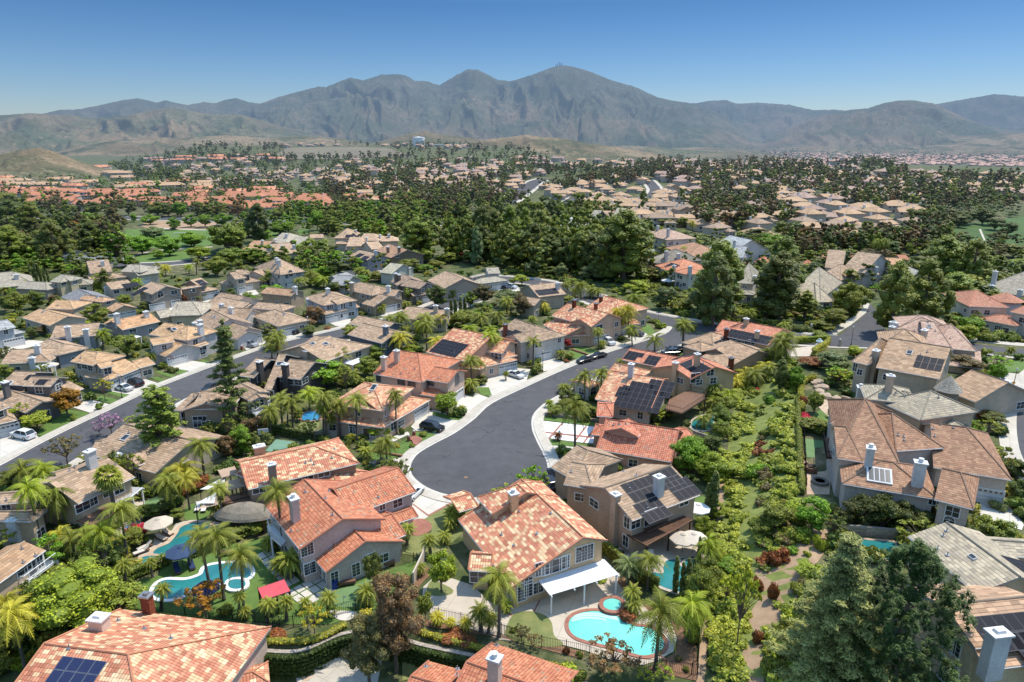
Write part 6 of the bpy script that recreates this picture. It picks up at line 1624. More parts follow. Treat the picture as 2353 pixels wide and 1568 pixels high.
mid(10,(1300,440),'grey-roofed house with solar by the park road','grey',T2,[((1130,440),(1320,450),(1430,400),4.6,N,'gh',.36),((1300,480),(1510,450),8,3.6,N,'gg',.4)],1.15,[(1275,370,1.4)],[(1370,455,1.8,.8)],[(1345,500,4.6)])
mid(10,(1450,700),'two-storey grey house with a round-topped window and eight solar panels','tan',T3,[((1290,610),(1430,655),(1690,600),5.4,N,'gg',.40),((1330,700),(1430,730),(1720,680),2.9,N,'gg',.36)],1.3,[(1275,600,2.8),(1645,530,1.8)],[(1512,668,1.8,1.2,'arch'),(1640,635,2.0,1.2),(1310,665,.9,1.2)],[(1480,760,4.6),(1650,715,2.6)],[(1360,585,3,3)])
mid(10,(1900,640),'two-storey brown house with a big arched window beside a row of white garage doors','tan',(.30,.24,.20),[((1690,600),(1880,570),(2040,555),5.3,N,'gh',.38),((1860,570),(1960,545),6,5.5,N,'gg',.5),((1740,665),(2060,605),8,3.0,N,'hh',.36)],1.3,[(1750,510,1.8),(1720,480,1.4)],[(1905,590,1.8,1.6,'arch'),(1985,573,1.8,.9)],[(1960,660,4.0),(2030,645,2.6)],[(1740,550,5,2),(1830,530,3,2)])
mid(10,(1150,620),'cream flat-fronted house with solar on its roof','tan',(.54,.5,.44),[((1050,610),(1260,580),(1150,545),4.6,N,'gg',.34)],1.2,[(1010,640,1.8)],[(1097,630,1.6,1.0),(1208,610,1.6,1.0)],(),[(1140,560,5,2)])
mid(10,(700,650),'charcoal shingled house behind the peach roof','slate',(.22,.24,.27),[((570,680),(700,740),(930,640),3.6,N,'gg',.36)],(.72,.70,.72))
mid(10,(900,800),'tan house with half-round gables and white garage doors near the big round tree','tan',(.50,.42,.32),[((740,700),(960,730),(1160,710),4.8,N,'gh',.38),((990,790),(1060,820),(1290,780),3.0,N,'gg',.4)],(1.4,1.25,1.1),[(760,780,2.6),(1010,640,1.6)],(),[(1100,840,4.6),(1225,825,3.0)],sky=[(915,685,.9,.8)])
mid(10,(450,900),'peach-roofed house with a low white gable at the left','peach',T2,[((205,875),(470,950),(770,865),3.2,N,'gg',.34),((430,790),(690,795),9,4.4,N,'gh',.34)],1.0,(),(),[(560,965,2.6)],sky=[(410,820,.9,.7)])
mid(10,(1180,970),'long peach-tan roof with a white chimney beside the white pickup','tan',(.34,.35,.38),[((960,940),(1080,960),(1180,880),3.6,N,'gg',.34),((1150,990),(1510,910),(1350,860),3.6,N,'gg',.36)],(1.5,1.25,1.0),[(1110,930,2.6),(1380,870,1.5),(1495,850,1.8)],[(1250,1005,1.8,1.2)])
mid(10,(1650,870),'light grey roofed cream house','grey',(.52,.48,.36),[((1590,860),(1900,850),(1780,750),4.0,N,'gh',.36),((1510,880),(1640,860),8,3.4,N,'gg',.36)],(1.25,1.22,1.2))
mid(10,(2100,780),'tan roofed house behind the light grey roof','tan',T2,[((1940,790),(2200,840),(2353,730),3.6,N,'gg',.36)],1.3,[(2240,660,1.4),(2090,800,1.6)])
mid(10,(2000,940),'white gabled house with dark tan roof beside the thin tall pine','tan',(.55,.57,.62),[((1800,920),(1960,1010),(2300,890),3.8,N,'gg',.42),((2150,1060),(2230,1080),(2400,1010),3.0,N,'gg',.4)],1.05,[(1900,990,2.6),(1850,985,1.8)],[(1960,1110,1.0,1.0)],sky=[(2020,875,.9,.8)])
mid(12,(1850,640),'white stucco house with orange tiled roofs, bay tower and curved chimneys','coral',(.60,.57,.51),[((1690,500),(1880,560),(2110,500),5.6,N,'hh',.4),((1740,530),(1880,560),7,5.6,N,'hh',.4),((1870,560),(2000,590),8,5.8,N,'hh',.4)],(1.0,1.0,1.0),[(1875,560,2.2),(2015,590,3.0)],[(1795,570,1.5,1.5),(1880,595,1.1,1.5),(1915,600,1.1,1.5),(1735,545,.9,1.4),(1970,680,1.6,1.2),(1910,680,1.8,2)],solar=[(1850,475,6,2)])
mid(12,(1780,460),'grey-tan roofed house with three tall chimneys above the bank','grey',(.5,.46,.4),[((1610,450),(1700,480),(1900,380),5.4,N,'hh',.42)],1.0,[(1668,440,3.4),(1797,440,3.0),(1910,440,2.0)])
mid(12,(1800,250),'large white villa with a pinkish roof and a small white cupola','pinkt',(.66,.66,.66),[((1570,200),(1800,260),(1960,215),6.2,N,'hh',.38),((1600,250),(1780,280),8,3.4,N,'hh',.38)],1.1,[(1815,230,3.4),(1720,170,2.0),(1910,170,1.4)],[(1865,245,1.3,1.4),(1930,240,1.0,1.4),(1620,225,1.2,1.5),(1850,290,1.2,1.6)])
mid(12,(2000,350),'wide brown hip-roofed house above the coral villa','brown',(.42,.34,.27),[((1790,330),(1990,420),(2190,330),4.2,N,'hh',.38)],1.25,[(2030,250,1.4)])
mid(13,(200,300),'tall white house with black shutters and a pale grey steep roof','slate',(.60,.62,.64),[((60,265),(215,305),(270,225),6.0,N,'gg',.5),((200,320),(320,330),(385,300),5.6,N,'gg',.6)],1.3,[(90,225,2.0,'white'),(255,245,2.2,'white')],[(80,290,.7,1.4),(105,295,.7,1.4),(130,300,.7,1.4),(155,305,.7,1.4)])
mid(12,(790,170),'white-roofed house glimpsed behind the pines','slate',(.6,.6,.6),[((735,150),(830,160),(915,110),4.6,N,'hh',.5)],1.9,[(858,130,1.6,'stucco')])
mid(12,(1080,140),'stone-fronted grey house with steep gables','grey',(.30,.30,.31),[((1035,100),(1110,105),(1200,60),5.4,N,'gg',.5),((980,150),(1090,160),8,3.4,N,'gg',.5)],1.15,(),[(1062,100,1.1,1.5,'arch'),(1118,130,.8,1.4,'arch')])
mid(12,(1300,130),'cream gabled house with white chimneys','grey',(.6,.57,.52),[((1240,145),(1330,150),(1430,80),4.4,N,'gg',.5)],1.35,[(1250,100,2.0),(1325,80,1.6)])
mid(12,(1060,230),'small tan gabled roof among the pines','grey',(.5,.46,.4),[((1000,215),(1110,235),9,3.2,N,'gg',.45)],1.3)
mid(13,(330,590),'grey-tan house with black shutters between the two big pines','grey',(.48,.46,.44),[((265,510),(395,520),(420,430),5.4,N,'hh',.42),((240,590),(410,600),6,3.0,N,'hh',.3)],1.0,[(400,500,1.8)],[(332,540,1.4,1.0),(325,607,1.8,1.0),(262,605,.9,1.8)])
mid(13,(850,600),'wide light-tan hipped house with a white chimney behind the small pine','grey',(.52,.48,.45),[((640,600),(880,630),(800,480),4.6,N,'hh',.45),((850,650),(985,650),(880,560),4.0,N,'hh',.45)],(1.35,1.28,1.2),[(990,620,2.6)],[(920,675,1.8,1.5),(670,685,2.4,1.8)])
mid(13,(1080,500),'half-timbered house with brown garage doors and ivy on its gables','tan',(.50,.50,.52),[((845,470),(1020,495),(980,415),4.0,N,'hh',.42),((910,400),(1040,410),(960,340),6.0,N,'gg',.5),((1030,415),(1200,440),(1110,350),6.0,N,'gg',.5),((1140,470),(1310,450),9,4.6,N,'gg',.45)],1.25,[(1275,450,2.6)],(),[(925,520,6.6)])
hh=HOUSES[-1];hh.gcol=(.16,.06,.045)
mid(13,(760,370),'small coral-roofed house behind the big pine','coral',(.6,.42,.36),[((740,385),(800,390),(820,365),4.0,N,'hh',.4),((395,360),(500,370),9,4.6,N,'hh',.4)],.92)
mid(13,(930,320),'red-brown roofed house among the trees on the right','coral',(.36,.26,.2),[((885,320),(985,335),(900,290),4.4,N,'gg',.4)],.85)
mid(13,(1080,330),'red roof beside the brown eucalyptus','coral',(.4,.32,.25),[((1045,330),(1140,345),(1100,300),4.4,N,'gg',.4)],.85)
mid(13,(1440,390),'pale tan roof with a solar strip behind the pine clump','tan',(.5,.42,.35),[((1360,400),(1500,405),(1480,360),3.6,N,'gg',.36)],(1.6,1.3,1.1),solar=[(1420,385,6,1)])
mid(13,(1490,330),'square red-tiled roof by the pine clump','coral',(.55,.45,.38),[((1465,345),(1530,345),8,4.0,N,'gg',.36)],.8)
mid(13,(1440,450),'pale roof showing between the pines','slate',(.4,.42,.4),[((1370,450),(1510,470),(1430,410),4.0,N,'gh',.4)],1.3)
mid(13,(2200,560),'large grey tiled hip roof with white chimneys at the right edge','grey',(.55,.52,.48),[((2020,550),(2353,610),(2180,460),6.0,N,'hh',.42)],1.0,[(2130,520,4.0),(2320,610,2.0),(2115,590,2.6)])
mid(13,(2150,850),'white stucco villa with a round turret and rose tile roofs at the right edge','coral',(.60,.58,.54),[((1950,680),(2250,690),(2200,600),6.0,N,'hh',.36),((2010,770),(2300,825),(2110,740),3.2,N,'hh',.36),((2250,720),(2450,760),(2353,620),6.0,N,'hh',.36)],(.78,.85,.95),(),[(2155,835,.9,1.2),(2185,838,.9,1.2),(2250,715,.6,1.0),(2275,715,.6,1.0)])
h=HOUSES[-1];tb=MB();tp=h.pt((2210,670),5.0);tb.lathe((tp.x,tp.y,h.zb),[(4.0,0),(4.0,6.6)],20);put(tb,'turret',MT['stucco'],h.root,color=(.60,.58,.54),smooth_=True)
tb=MB();tb.lathe((tp.x,tp.y,h.zb+6.6),[(4.7,0),(.05,2.2)],18);put(tb,'turret_roof',ROOF['coral'],h.root,uv=True,color=(.78,.85,.95))
mid(14,(520,470),'dark-roofed building hidden in the trees on the left','slate',(.12,.08,.08),[((560,470),(640,520),12,4.2,N,'gg',.3)],.35)
mid(10,(730,350),'white modern house with a grey roof below the pines','slate',(.66,.65,.62),[((680,320),(860,345),10,4.0,N,'gh',.2)],.7)
mid(10,(560,280),'dark grey roof behind the pines on the left','slate',(.3,.3,.32),[((450,290),(600,300),12,4.2,N,'gg',.3)],.6)
protos()
KC=dict(b='broad',r='round',a='aleppo',p='pine',P='pinedense',S='pinesparse',e='euc',i='airy',c='cypress',u='bush',n='near')
KP=dict(q='queen',k='king',d='date',f='fan',R='royal')
def rows(c,txt):
 for ln in txt.strip().split(';'):
  t=ln.split()
  if not t:continue
  k=t[0];a=[float(v)for v in t[1:5]];nums=a;rest=t[5:]
  if k in KP:
   s=float(rest[0])if rest else 1.0;palm(KP[k],c,a[0],a[1],a[2],a[3],s*.92,rest[1]if len(rest)>1 else 'ol')
  else:T(KC[k],c,a[0],a[1],a[2],a[3],rest[0]if rest else 'g')
rows(1,'''q 312 512 225 130 1.25 y;q 500 412 440 165 1.3 g;q 965 640 910 285 1.1;f 895 395 815 15 1.3;q 822 720 770 440 1.1 y;q 1310 285 1270 80 1.1;q 1435 265 1400 45 .9 yy;q 1690 390 1650 110 .8;
q 1590 870 1510 480 1.15;q 1692 950 1640 480 1.15;q 1842 1030 1820 630 1.0;d 960 850 935 690 1.3;d 1155 775 1135 665 1.0;d 1010 1000 1005 880 1.1;d 1220 1020 1225 870 1.2;d 1800 1085 1810 920 1.0;k 570 640 545 500 1.2;k 470 600 450 470 1.0 yy;
q 205 1520 95 1085 1.2 yy;q 60 1200 50 990 1.0 yy;d 1640 330 1640 250 1.5;d 1760 320 1750 240 1.5;d 1850 1090 1850 1050 1.0;k 700 640 650 470 1.0;n 620 1130 610 470 y;b 330 1080 200 300 g;b 480 860 240 200 g;
b 1020 540 170 150 g;u 1030 470 170 110 pk;u 960 510 80 60 pk;u 1480 110 200 120 rd;u 1400 160 110 90 rd;i 1560 1120 380 330 or;u 1700 1060 120 90 ol;b 1120 330 180 130 g;b 650 700 200 160 d;b 880 660 180 160 d;u 720 620 180 110 rd;b 1240 300 120 110 d;b 1340 340 120 100 g;i 260 1330 230 260 g;b 120 1330 260 220 d;i 400 1200 200 200 ol;
b 60 1480 240 230 ol;u 330 1330 200 120 yy;u 180 1420 200 130 y;u 620 780 130 80 g;u 530 960 140 100 d;b 740 1010 200 160 y;u 1130 520 60 60 g;d 2040 560 2040 540 1.3;b 1940 470 90 90 g''')
T('near',2,1110,1490,400,700,(.20,.14,.09),seed=1);T('near',2,905,1600,330,520,(.16,.16,.08),seed=1)
rows(2,'''r 940 870 150 270 d;r 1445 890 230 300 y;i 490 1225 230 270 yy;i 440 1180 150 170 y;q 1880 1230 1885 830 1.25;d 1745 1190 1735 1050 1.5;d 1800 1200 1820 1090 1.2;d 590 1065 592 935 1.4;d 130 1115 140 985 1.3;d 277 1105 270 975 1.3;d 1365 605 1355 500 1.3;
q 262 605 205 140 1.15;d 300 780 300 650 2.0;d 240 760 230 680 1.6;d 150 580 140 520 1.3;d 890 985 880 900 1.6;d 1185 535 1190 415 1.3;r 1330 1110 130 220 g;d 1530 360 1530 290 1.5;d 1590 350 1590 300 1.3;d 1510 420 1510 380 1.3;d 1560 300 1560 260 1.1;d 1470 520 1470 480 1.2;d 1290 760 1285 720 1.0;
i 640 1080 120 90 g;b 130 1240 60 60 d;u 880 1090 120 70 yy;d 100 400 80 340 1.5;d 420 1030 420 1000 1.0;u 1530 1230 200 70 rd;u 1650 1270 160 70 rd;u 200 1230 160 60 rd;u 900 1130 130 60 yy;d 1420 1140 1420 1080 1.0 yy;d 1640 1180 1635 1120 1.0 yy;d 1520 1170 1515 1130 .8 yy;i 2050 1280 140 150 e;u 1990 1190 60 40 g''')
rows(3,'''R 1172 1470 1205 1075 1.3;q 1415 1262 1450 1010 1.15 y;q 1112 870 1130 665 .95;d 992 1005 1000 900 1.4;d 970 835 980 690 2.0 s;u 960 1075 150 80 rd;d 1010 1050 1010 1010 1.2;c 1322 890 52 265 d;c 1372 912 50 245 d;c 1412 925 54 285 d;c 1455 880 44 240 d;c 1500 660 40 190 d;c 1600 325 80 345 d;c 1565 325 60 260 d;
i 850 1490 380 270 br;i 760 1500 200 160 e;i 250 1330 150 130 e;b 1500 1010 210 330 ol;b 1560 880 190 260 ol;b 1540 480 150 180 y;b 1600 560 110 150 y;q 1600 680 1570 560 1.1 y;q 1500 1000 1330 930 1.1 y;i 1790 1310 260 620 y;i 1700 1000 180 260 y;b 1700 740 170 130 b;b 1640 330 130 130 y;i 1240 1560 170 130 y;i 1100 1560 150 100 y;
u 1450 1270 120 110 ol;u 1350 1400 60 40 e;u 500 1350 60 50 rd;u 600 1370 60 40 g;u 1400 1480 60 40 g;b 760 560 70 60 g;d 40 1040 40 1010 1.1 y;u 760 800 90 40 y;u 470 1560 240 120 y;u 600 1540 120 80 g''')
rows(4,'''b 470 430 270 300 b;u 430 470 130 90 g;r 1830 540 280 240 g;u 1905 515 90 80 g;u 1620 470 220 60 y;b 190 420 240 220 g;b 90 480 160 150 g;u 500 480 70 40 g;u 530 560 100 110 y;u 440 610 60 40 y;b 450 760 200 110 y;u 180 940 90 130 rd;u 60 870 90 100 rd;u 60 1260 100 90 rd;
b 2020 200 160 190 d;u 1880 260 120 80 s;b 2060 300 60 60 g''')
T('cedar',4,590,1600,760,1130,(.17,.21,.095));T('darkpine',4,1080,1640,900,1170,(.055,.09,.028))
for q in((720,400,190,230),(860,400,230,260),(1000,410,240,270),(1140,415,240,250),(1280,420,220,190),(1340,380,130,170)):T('broad',4,*q,(.085,.10,.03))
rows(5,'''S 2215 990 330 1010 d;P 1560 1310 430 750 g;i 1060 1060 280 260 p;i 940 1040 130 110 p;i 1250 960 220 130 g;i 640 1345 330 330 e;i 850 1320 180 170 g;r 640 868 270 280 or;r 360 985 270 190 y;i 990 712 170 230 yy;f 1040 1540 1020 1350 1.5 ol;b 2280 1200 190 260 b;b 2130 1250 170 220 br;q 1930 1450 1890 1150 1.3;q 1760 1550 1720 1400 1.3 yy;
b 1200 300 230 220 ol;i 760 240 250 180 g;q 970 230 965 100 1.2 y;b 50 520 140 170 g;b 460 340 130 70 g;i 740 560 120 110 g;u 1620 440 120 60 d;r 1780 320 40 60 g;u 1880 300 70 40 g;u 1930 290 60 40 g;b 1540 410 90 70 g;d 1420 400 1420 300 1.5;u 700 900 60 60 g;i 440 830 160 90 g;b 150 880 80 90 d;q 260 1550 230 1400 1.3;q 420 1550 400 1400 1.3 y;
q 1640 1550 1600 1450 1.2 g;b 1600 1350 150 120 d;b 1790 1500 140 100 rd;b 1880 1560 120 100 rd;p 2130 330 120 330 d;i 2030 920 170 180 br;b 580 1440 180 130 d;b 120 1530 260 200 ol;d 1480 150 1 1 .1;b 310 130 110 120 d;b 430 90 150 100 br;b 1290 170 200 60 d''')
rows(6,'''r 2097 852 240 240 y;r 1465 1075 200 150 y;q 1245 1105 1232 720 1.15;q 1615 1032 1605 690 1.05;q 927 1092 920 800 1.0;q 957 1092 930 690 1.0;q 1085 1055 1068 770 1.0;q 990 1065 985 880 .8;q 1527 1355 1512 1130 1.1;q 1465 1290 1462 1150 .8;q 430 1055 418 830 1.0;k 640 1000 632 740 1.3;k 545 955 520 710 1.3;k 590 1000 590 760 1.1;
q 1660 315 1655 140 1.5 yy;q 2000 315 1992 165 1.2 yy;q 2322 575 2312 350 1.2;k 1130 435 1090 290 1.5;k 965 365 930 290 1.2;k 500 335 490 175 1.5;k 440 325 440 225 1.2;q 800 800 790 660 1.2 y;b 900 600 380 280 b;b 1040 560 260 220 g;b 780 620 220 140 b;b 200 1235 210 270 b;b 50 1255 160 230 br;b 290 1050 220 200 br;b 1340 480 200 200 g;b 1440 330 200 160 g;b 1300 290 150 120 ol;
b 1740 300 200 130 y;k 1220 560 1215 480 1.0;i 1110 600 120 100 ol;b 460 950 100 90 b;b 380 980 110 100 or;b 540 1010 110 80 y;u 1870 1045 80 50 g;u 1620 1150 70 45 yy;u 1660 1030 60 70 d;b 1290 1095 110 70 g;b 1180 1100 110 80 yy;d 1320 1260 1320 1200 1.6;d 2220 840 2225 800 1.2;u 1760 1150 60 40 g;b 680 900 130 130 g;b 200 540 160 140 d;b 240 560 120 140 d;
q 1860 110 1850 0 1.2 y;q 1900 240 1895 20 1.3;q 2140 380 2130 260 1.1 yy;q 2200 420 2190 300 1.0;q 2180 360 2170 230 1.1 yy;q 2330 640 2320 560 1.0;b 2300 610 140 100 d;b 1760 240 110 110 ol;b 1160 110 110 120 ol;b 790 100 150 110 d;u 2130 860 60 40 g;i 720 290 60 70 ol;d 730 0 1 1 .1''')
rows(7,'''R 1030 770 1035 500 1.15;R 1188 712 1190 480 1.15;R 942 1172 942 800 1.25;R 960 620 955 560 .9;q 155 425 140 120 1.3 y;q 190 400 185 150 1.0 y;k 545 435 550 165 1.4;k 1690 255 1690 150 1.5;k 1950 215 1965 25 1.3;b 850 740 150 150 d;d 840 640 840 620 1.8;b 750 850 160 110 ol;b 900 850 140 110 ol;b 1090 880 170 130 ol;d 700 780 700 740 1.1 y;d 820 780 815 760 1.1;
b 1990 1390 300 360 b;b 2230 1500 310 320 y;r 870 225 95 95 r;b 870 150 120 80 g;d 810 330 810 270 1.5;u 860 350 60 30 rd;d 600 430 600 400 1.4;b 540 400 80 80 g;d 570 310 570 290 1.2;b 1270 700 90 90 g;k 1270 740 1270 660 1.1;q 1390 400 1385 350 .8;d 1080 140 1080 110 1.2;q 1165 230 1160 70 1.0;q 1190 220 1195 190 .8;r 720 270 30 50 r;
i 1420 1290 170 110 y;b 1330 1310 130 90 g;b 830 1210 150 90 g;b 1560 1310 170 60 y;d 780 1090 778 1060 1.1 rd;c 1460 1180 20 60 d;b 50 440 100 170 d;q 30 520 30 380 1.0;b 60 560 120 100 d;b 30 340 90 90 g;r 130 480 60 50 r;d 290 520 290 460 1.0;b 1990 980 80 90 d;b 2130 800 60 60 ol;b 2210 830 50 50 ol;q 2230 700 2220 600 .9;q 1480 190 1475 60 1.1;b 2280 700 110 100 y;b 2320 960 170 180 b;
b 1960 640 60 90 ol;u 1740 660 60 20 g;b 1860 780 60 70 ol;b 1090 160 80 40 g;d 1190 200 1195 170 1.0;u 1160 1190 80 60 y;c 2270 1540 60 110 d;b 2150 1150 130 80 d;b 2300 1140 130 200 g;u 2180 1060 100 60 g''')
rows(8,'''i 560 440 270 200 s;b 750 310 150 120 y;b 600 560 200 160 ol;b 640 610 110 90 d;r 370 850 130 210 g;r 380 1010 270 150 ol;b 560 690 130 60 d;b 190 620 150 220 b;b 60 640 130 270 d;b 1790 450 300 190 e;r 2070 600 160 260 b;i 2150 330 150 90 g;b 2280 1450 200 200 d;b 1980 740 110 130 ol;u 2160 660 90 50 g;u 2110 640 50 40 g;u 2140 730 110 50 d;b 2060 920 230 120 d;b 1960 880 230 110 rd;
b 2120 1040 100 50 s;b 2230 1330 120 80 rd;u 2200 1190 60 50 g;u 2100 1170 110 50 g;q 120 350 95 130 1.4;b 80 120 110 110 g;u 290 890 90 50 pk;u 440 110 170 60 g;u 260 60 200 80 d;b 1800 170 220 190 y;b 1660 60 120 120 ol;u 2100 130 140 90 g;u 2250 140 130 80 g;u 1960 130 80 70 g;u 300 150 220 50 yy;q 100 80 90 10 1.0 g;u 1990 1120 110 50 g;d 2230 280 2230 250 1.3''')
for q in((1020,470),(1110,480),(1200,490),(1290,510),(1380,540),(1450,570)):T('broad',8,q[0],q[1]+40,150,110,'rd' if q[0]%20 else 'e')
rows(9,'''a 290 400 310 480 d;a 790 330 330 430 d;p 1015 360 220 250 g;p 800 340 150 300 o;b 1230 430 150 170 ol;b 1170 440 180 90 g;i 460 370 140 130 y;q 590 390 585 300 1.2 g;i 430 330 110 90 g;b 880 420 90 80 g;b 1140 280 160 120 b;b 1330 330 200 280 ol;b 60 300 150 120 ol;b 50 230 120 90 ol;q 80 330 60 380 1 g;k 60 560 65 380 1.3;b 640 620 90 100 d;b 720 700 130 140 g;
q 860 700 850 560 1.5;q 640 740 610 680 1.3 y;q 700 790 670 740 1.3 yy;q 560 860 540 790 1.3 yy;q 500 900 490 850 1.3 yy;q 620 880 620 800 1.2;q 740 800 740 740 1.1;b 570 800 150 120 y;p 820 900 140 260 d;b 930 900 140 200 b;b 1240 760 230 180 s;b 1150 700 130 100 s;i 1280 880 190 160 y;b 1060 720 200 90 rd;b 350 1200 180 200 g;b 390 1080 150 140 ol;b 330 1020 130 120 y;q 430 1010 420 960 1.2 y;q 310 1050 300 1010 1.0;
b 120 1500 260 260 b;b 330 1560 300 170 y;r 1095 1080 110 170 g;b 1100 1220 230 110 ol;u 1020 1120 80 50 pk;u 1000 1030 70 90 rd;b 360 1280 140 160 g;b 300 1360 160 120 d;q 290 980 290 900 1.1;d 280 1120 280 1080 1.0;q 230 1200 228 1140 1.0;b 350 720 100 90 ol;u 640 910 40 30 pk;u 780 580 60 40 b''')
rows(10,'''a 130 400 300 320 g;a 330 190 230 210 d;a 540 380 270 340 o;a 870 290 230 260 d;b 1100 290 240 200 b;b 1340 280 230 180 b;b 1600 290 200 160 b;b 1490 320 130 90 b;b 1430 140 200 110 s;b 1830 210 230 130 b;r 1875 340 230 140 y;r 2140 280 330 290 g;a 420 430 90 200 o;a 50 430 140 240 d;b 620 200 150 150 g;b 740 110 200 150 or;b 990 110 160 150 br;b 1060 220 120 100 b;
b 920 370 170 90 y;b 1240 390 130 80 g;c 355 560 26 200 d;c 300 540 26 180 d;c 395 560 26 160 d;c 430 560 26 150 d;c 725 470 22 110 d;c 460 540 26 120 d;c 770 500 22 100 d;b 250 490 220 110 g;b 620 430 220 80 g;q 830 520 825 410 1.2;q 780 490 790 420 1.1;p 1000 620 170 220 d;q 1260 500 1255 430 1.1 g;q 1480 520 1470 470 1.1 y;q 1560 480 1560 410 1.2 yy;k 1850 470 1850 350 1.3;q 1780 460 1775 400 1.0 y;
b 2050 480 200 190 g;b 1960 420 140 90 ol;q 225 640 215 550 1.3;q 50 680 45 620 1.2;b 160 820 220 200 g;b 340 790 200 180 g;b 50 810 120 140 g;b 110 910 130 90 y;b 520 750 110 100 br;b 910 930 220 200 ol;b 740 970 190 90 y;b 1180 760 130 110 g;b 1370 810 110 100 d;b 1360 870 110 80 g;b 1720 930 150 80 d;b 1480 980 200 80 d;b 2170 680 110 90 d;b 470 1030 150 100 d;b 310 1060 100 90 d;q 1290 600 1290 550 1.2 y;q 930 610 930 570 1.2 y;
b 1740 760 60 110 rd;b 1880 720 130 80 s;b 1560 780 40 30 g;b 540 650 170 70 y;q 520 640 520 600 1.2 y;b 2300 850 110 100 b;b 2330 720 100 90 g;b 1290 850 60 60 g;b 2250 470 120 150 g;b 2100 400 200 160 g;b 1460 450 90 50 g;b 1640 50 70 60 d;b 2290 90 160 120 b;b 240 620 60 40 g;b 0 640 120 120 d;b 0 980 80 60 d;a 230 90 200 160 d;a 60 130 160 150 d''')
rows(11,'''a 330 230 200 260 d;b 370 280 150 120 b;b 120 240 200 180 g;a 90 340 200 200 o;r 850 420 230 180 g;r 780 460 210 160 ol;b 600 190 150 110 b;b 870 170 120 190 b;a 980 200 180 150 g;b 1260 180 180 110 ol;b 1340 210 110 100 b;a 1500 230 190 240 o;a 1820 460 310 340 g;b 1010 440 120 90 ol;b 620 240 110 70 d;b 1010 230 70 40 g;b 70 500 220 170 g;b 260 480 230 150 g;b 430 500 180 110 ol;b 1220 540 150 130 ol;
b 1080 560 150 100 d;b 960 540 120 90 g;b 700 520 150 100 g;b 560 500 160 110 g;q 285 370 280 320 1.2;q 860 520 855 440 1.3 y;q 760 540 770 480 1.2;q 1410 330 1420 270 1.3;q 1550 340 1545 290 1.2;q 1610 330 1600 280 1.2;q 440 690 435 590 1.3 y;q 570 690 560 560 1.4 yy;q 330 590 330 540 1.2;k 700 780 690 650 1.4;k 750 720 740 640 1.2;q 800 700 800 590 1.3;q 850 660 860 610 1.3;b 930 620 190 120 b;b 890 700 190 110 y;q 930 720 930 640 1.3 y;q 1280 640 1270 560 1.4 g;q 1330 650 1330 580 1.2;
b 1270 680 190 100 b;b 1450 650 170 100 ol;b 1540 640 110 110 b;b 1600 760 90 110 g;r 1755 850 140 150 g;b 1740 560 200 130 ol;b 1570 510 160 110 ol;b 1880 560 140 80 b;b 1990 520 170 70 ol;b 2110 480 160 110 g;b 2300 480 150 120 g;b 450 830 200 160 b;b 190 960 110 120 b;b 265 880 80 110 b;b 850 1060 180 190 br;r 785 1100 150 110 br;b 1040 770 130 120 d;b 1150 760 140 130 g;b 2000 900 190 230 d;b 2140 830 110 120 g;c 2130 980 40 160 d;c 2170 990 40 180 d;c 2220 990 44 200 d;c 2260 960 40 170 d;
b 2310 900 100 170 d;b 630 850 120 80 ol;d 1465 960 1468 900 2.2;d 1700 900 1705 870 2.0;d 345 1040 340 970 1.5;q 490 1290 490 1180 1.5;q 450 1270 440 1210 1.3;b 1430 490 110 70 y;b 590 330 90 50 b;u 2220 400 90 40 r;b 2040 470 130 70 g;b 2180 460 120 60 ol;u 270 1060 80 40 g;u 1290 960 90 40 g;u 960 1100 70 30 rd;i 1190 960 40 60 ol;k 1190 1230 1195 1110 1.4;q 1690 1160 1650 1000 1.5 g;q 1780 1060 1770 990 1.3;
q 1900 1200 1890 1010 1.4;q 1860 1130 1850 1080 1.2 yy;q 2030 1110 2030 1010 1.4 yy;b 1840 1060 130 100 rd;b 2240 1080 220 170 g;b 2150 1060 130 100 ol;q 2300 1210 2300 1110 1.3 y;b 1680 1080 150 110 g;q 1560 1060 1550 1020 1.2;q 2320 1290 2310 1210 1.1 y;''')
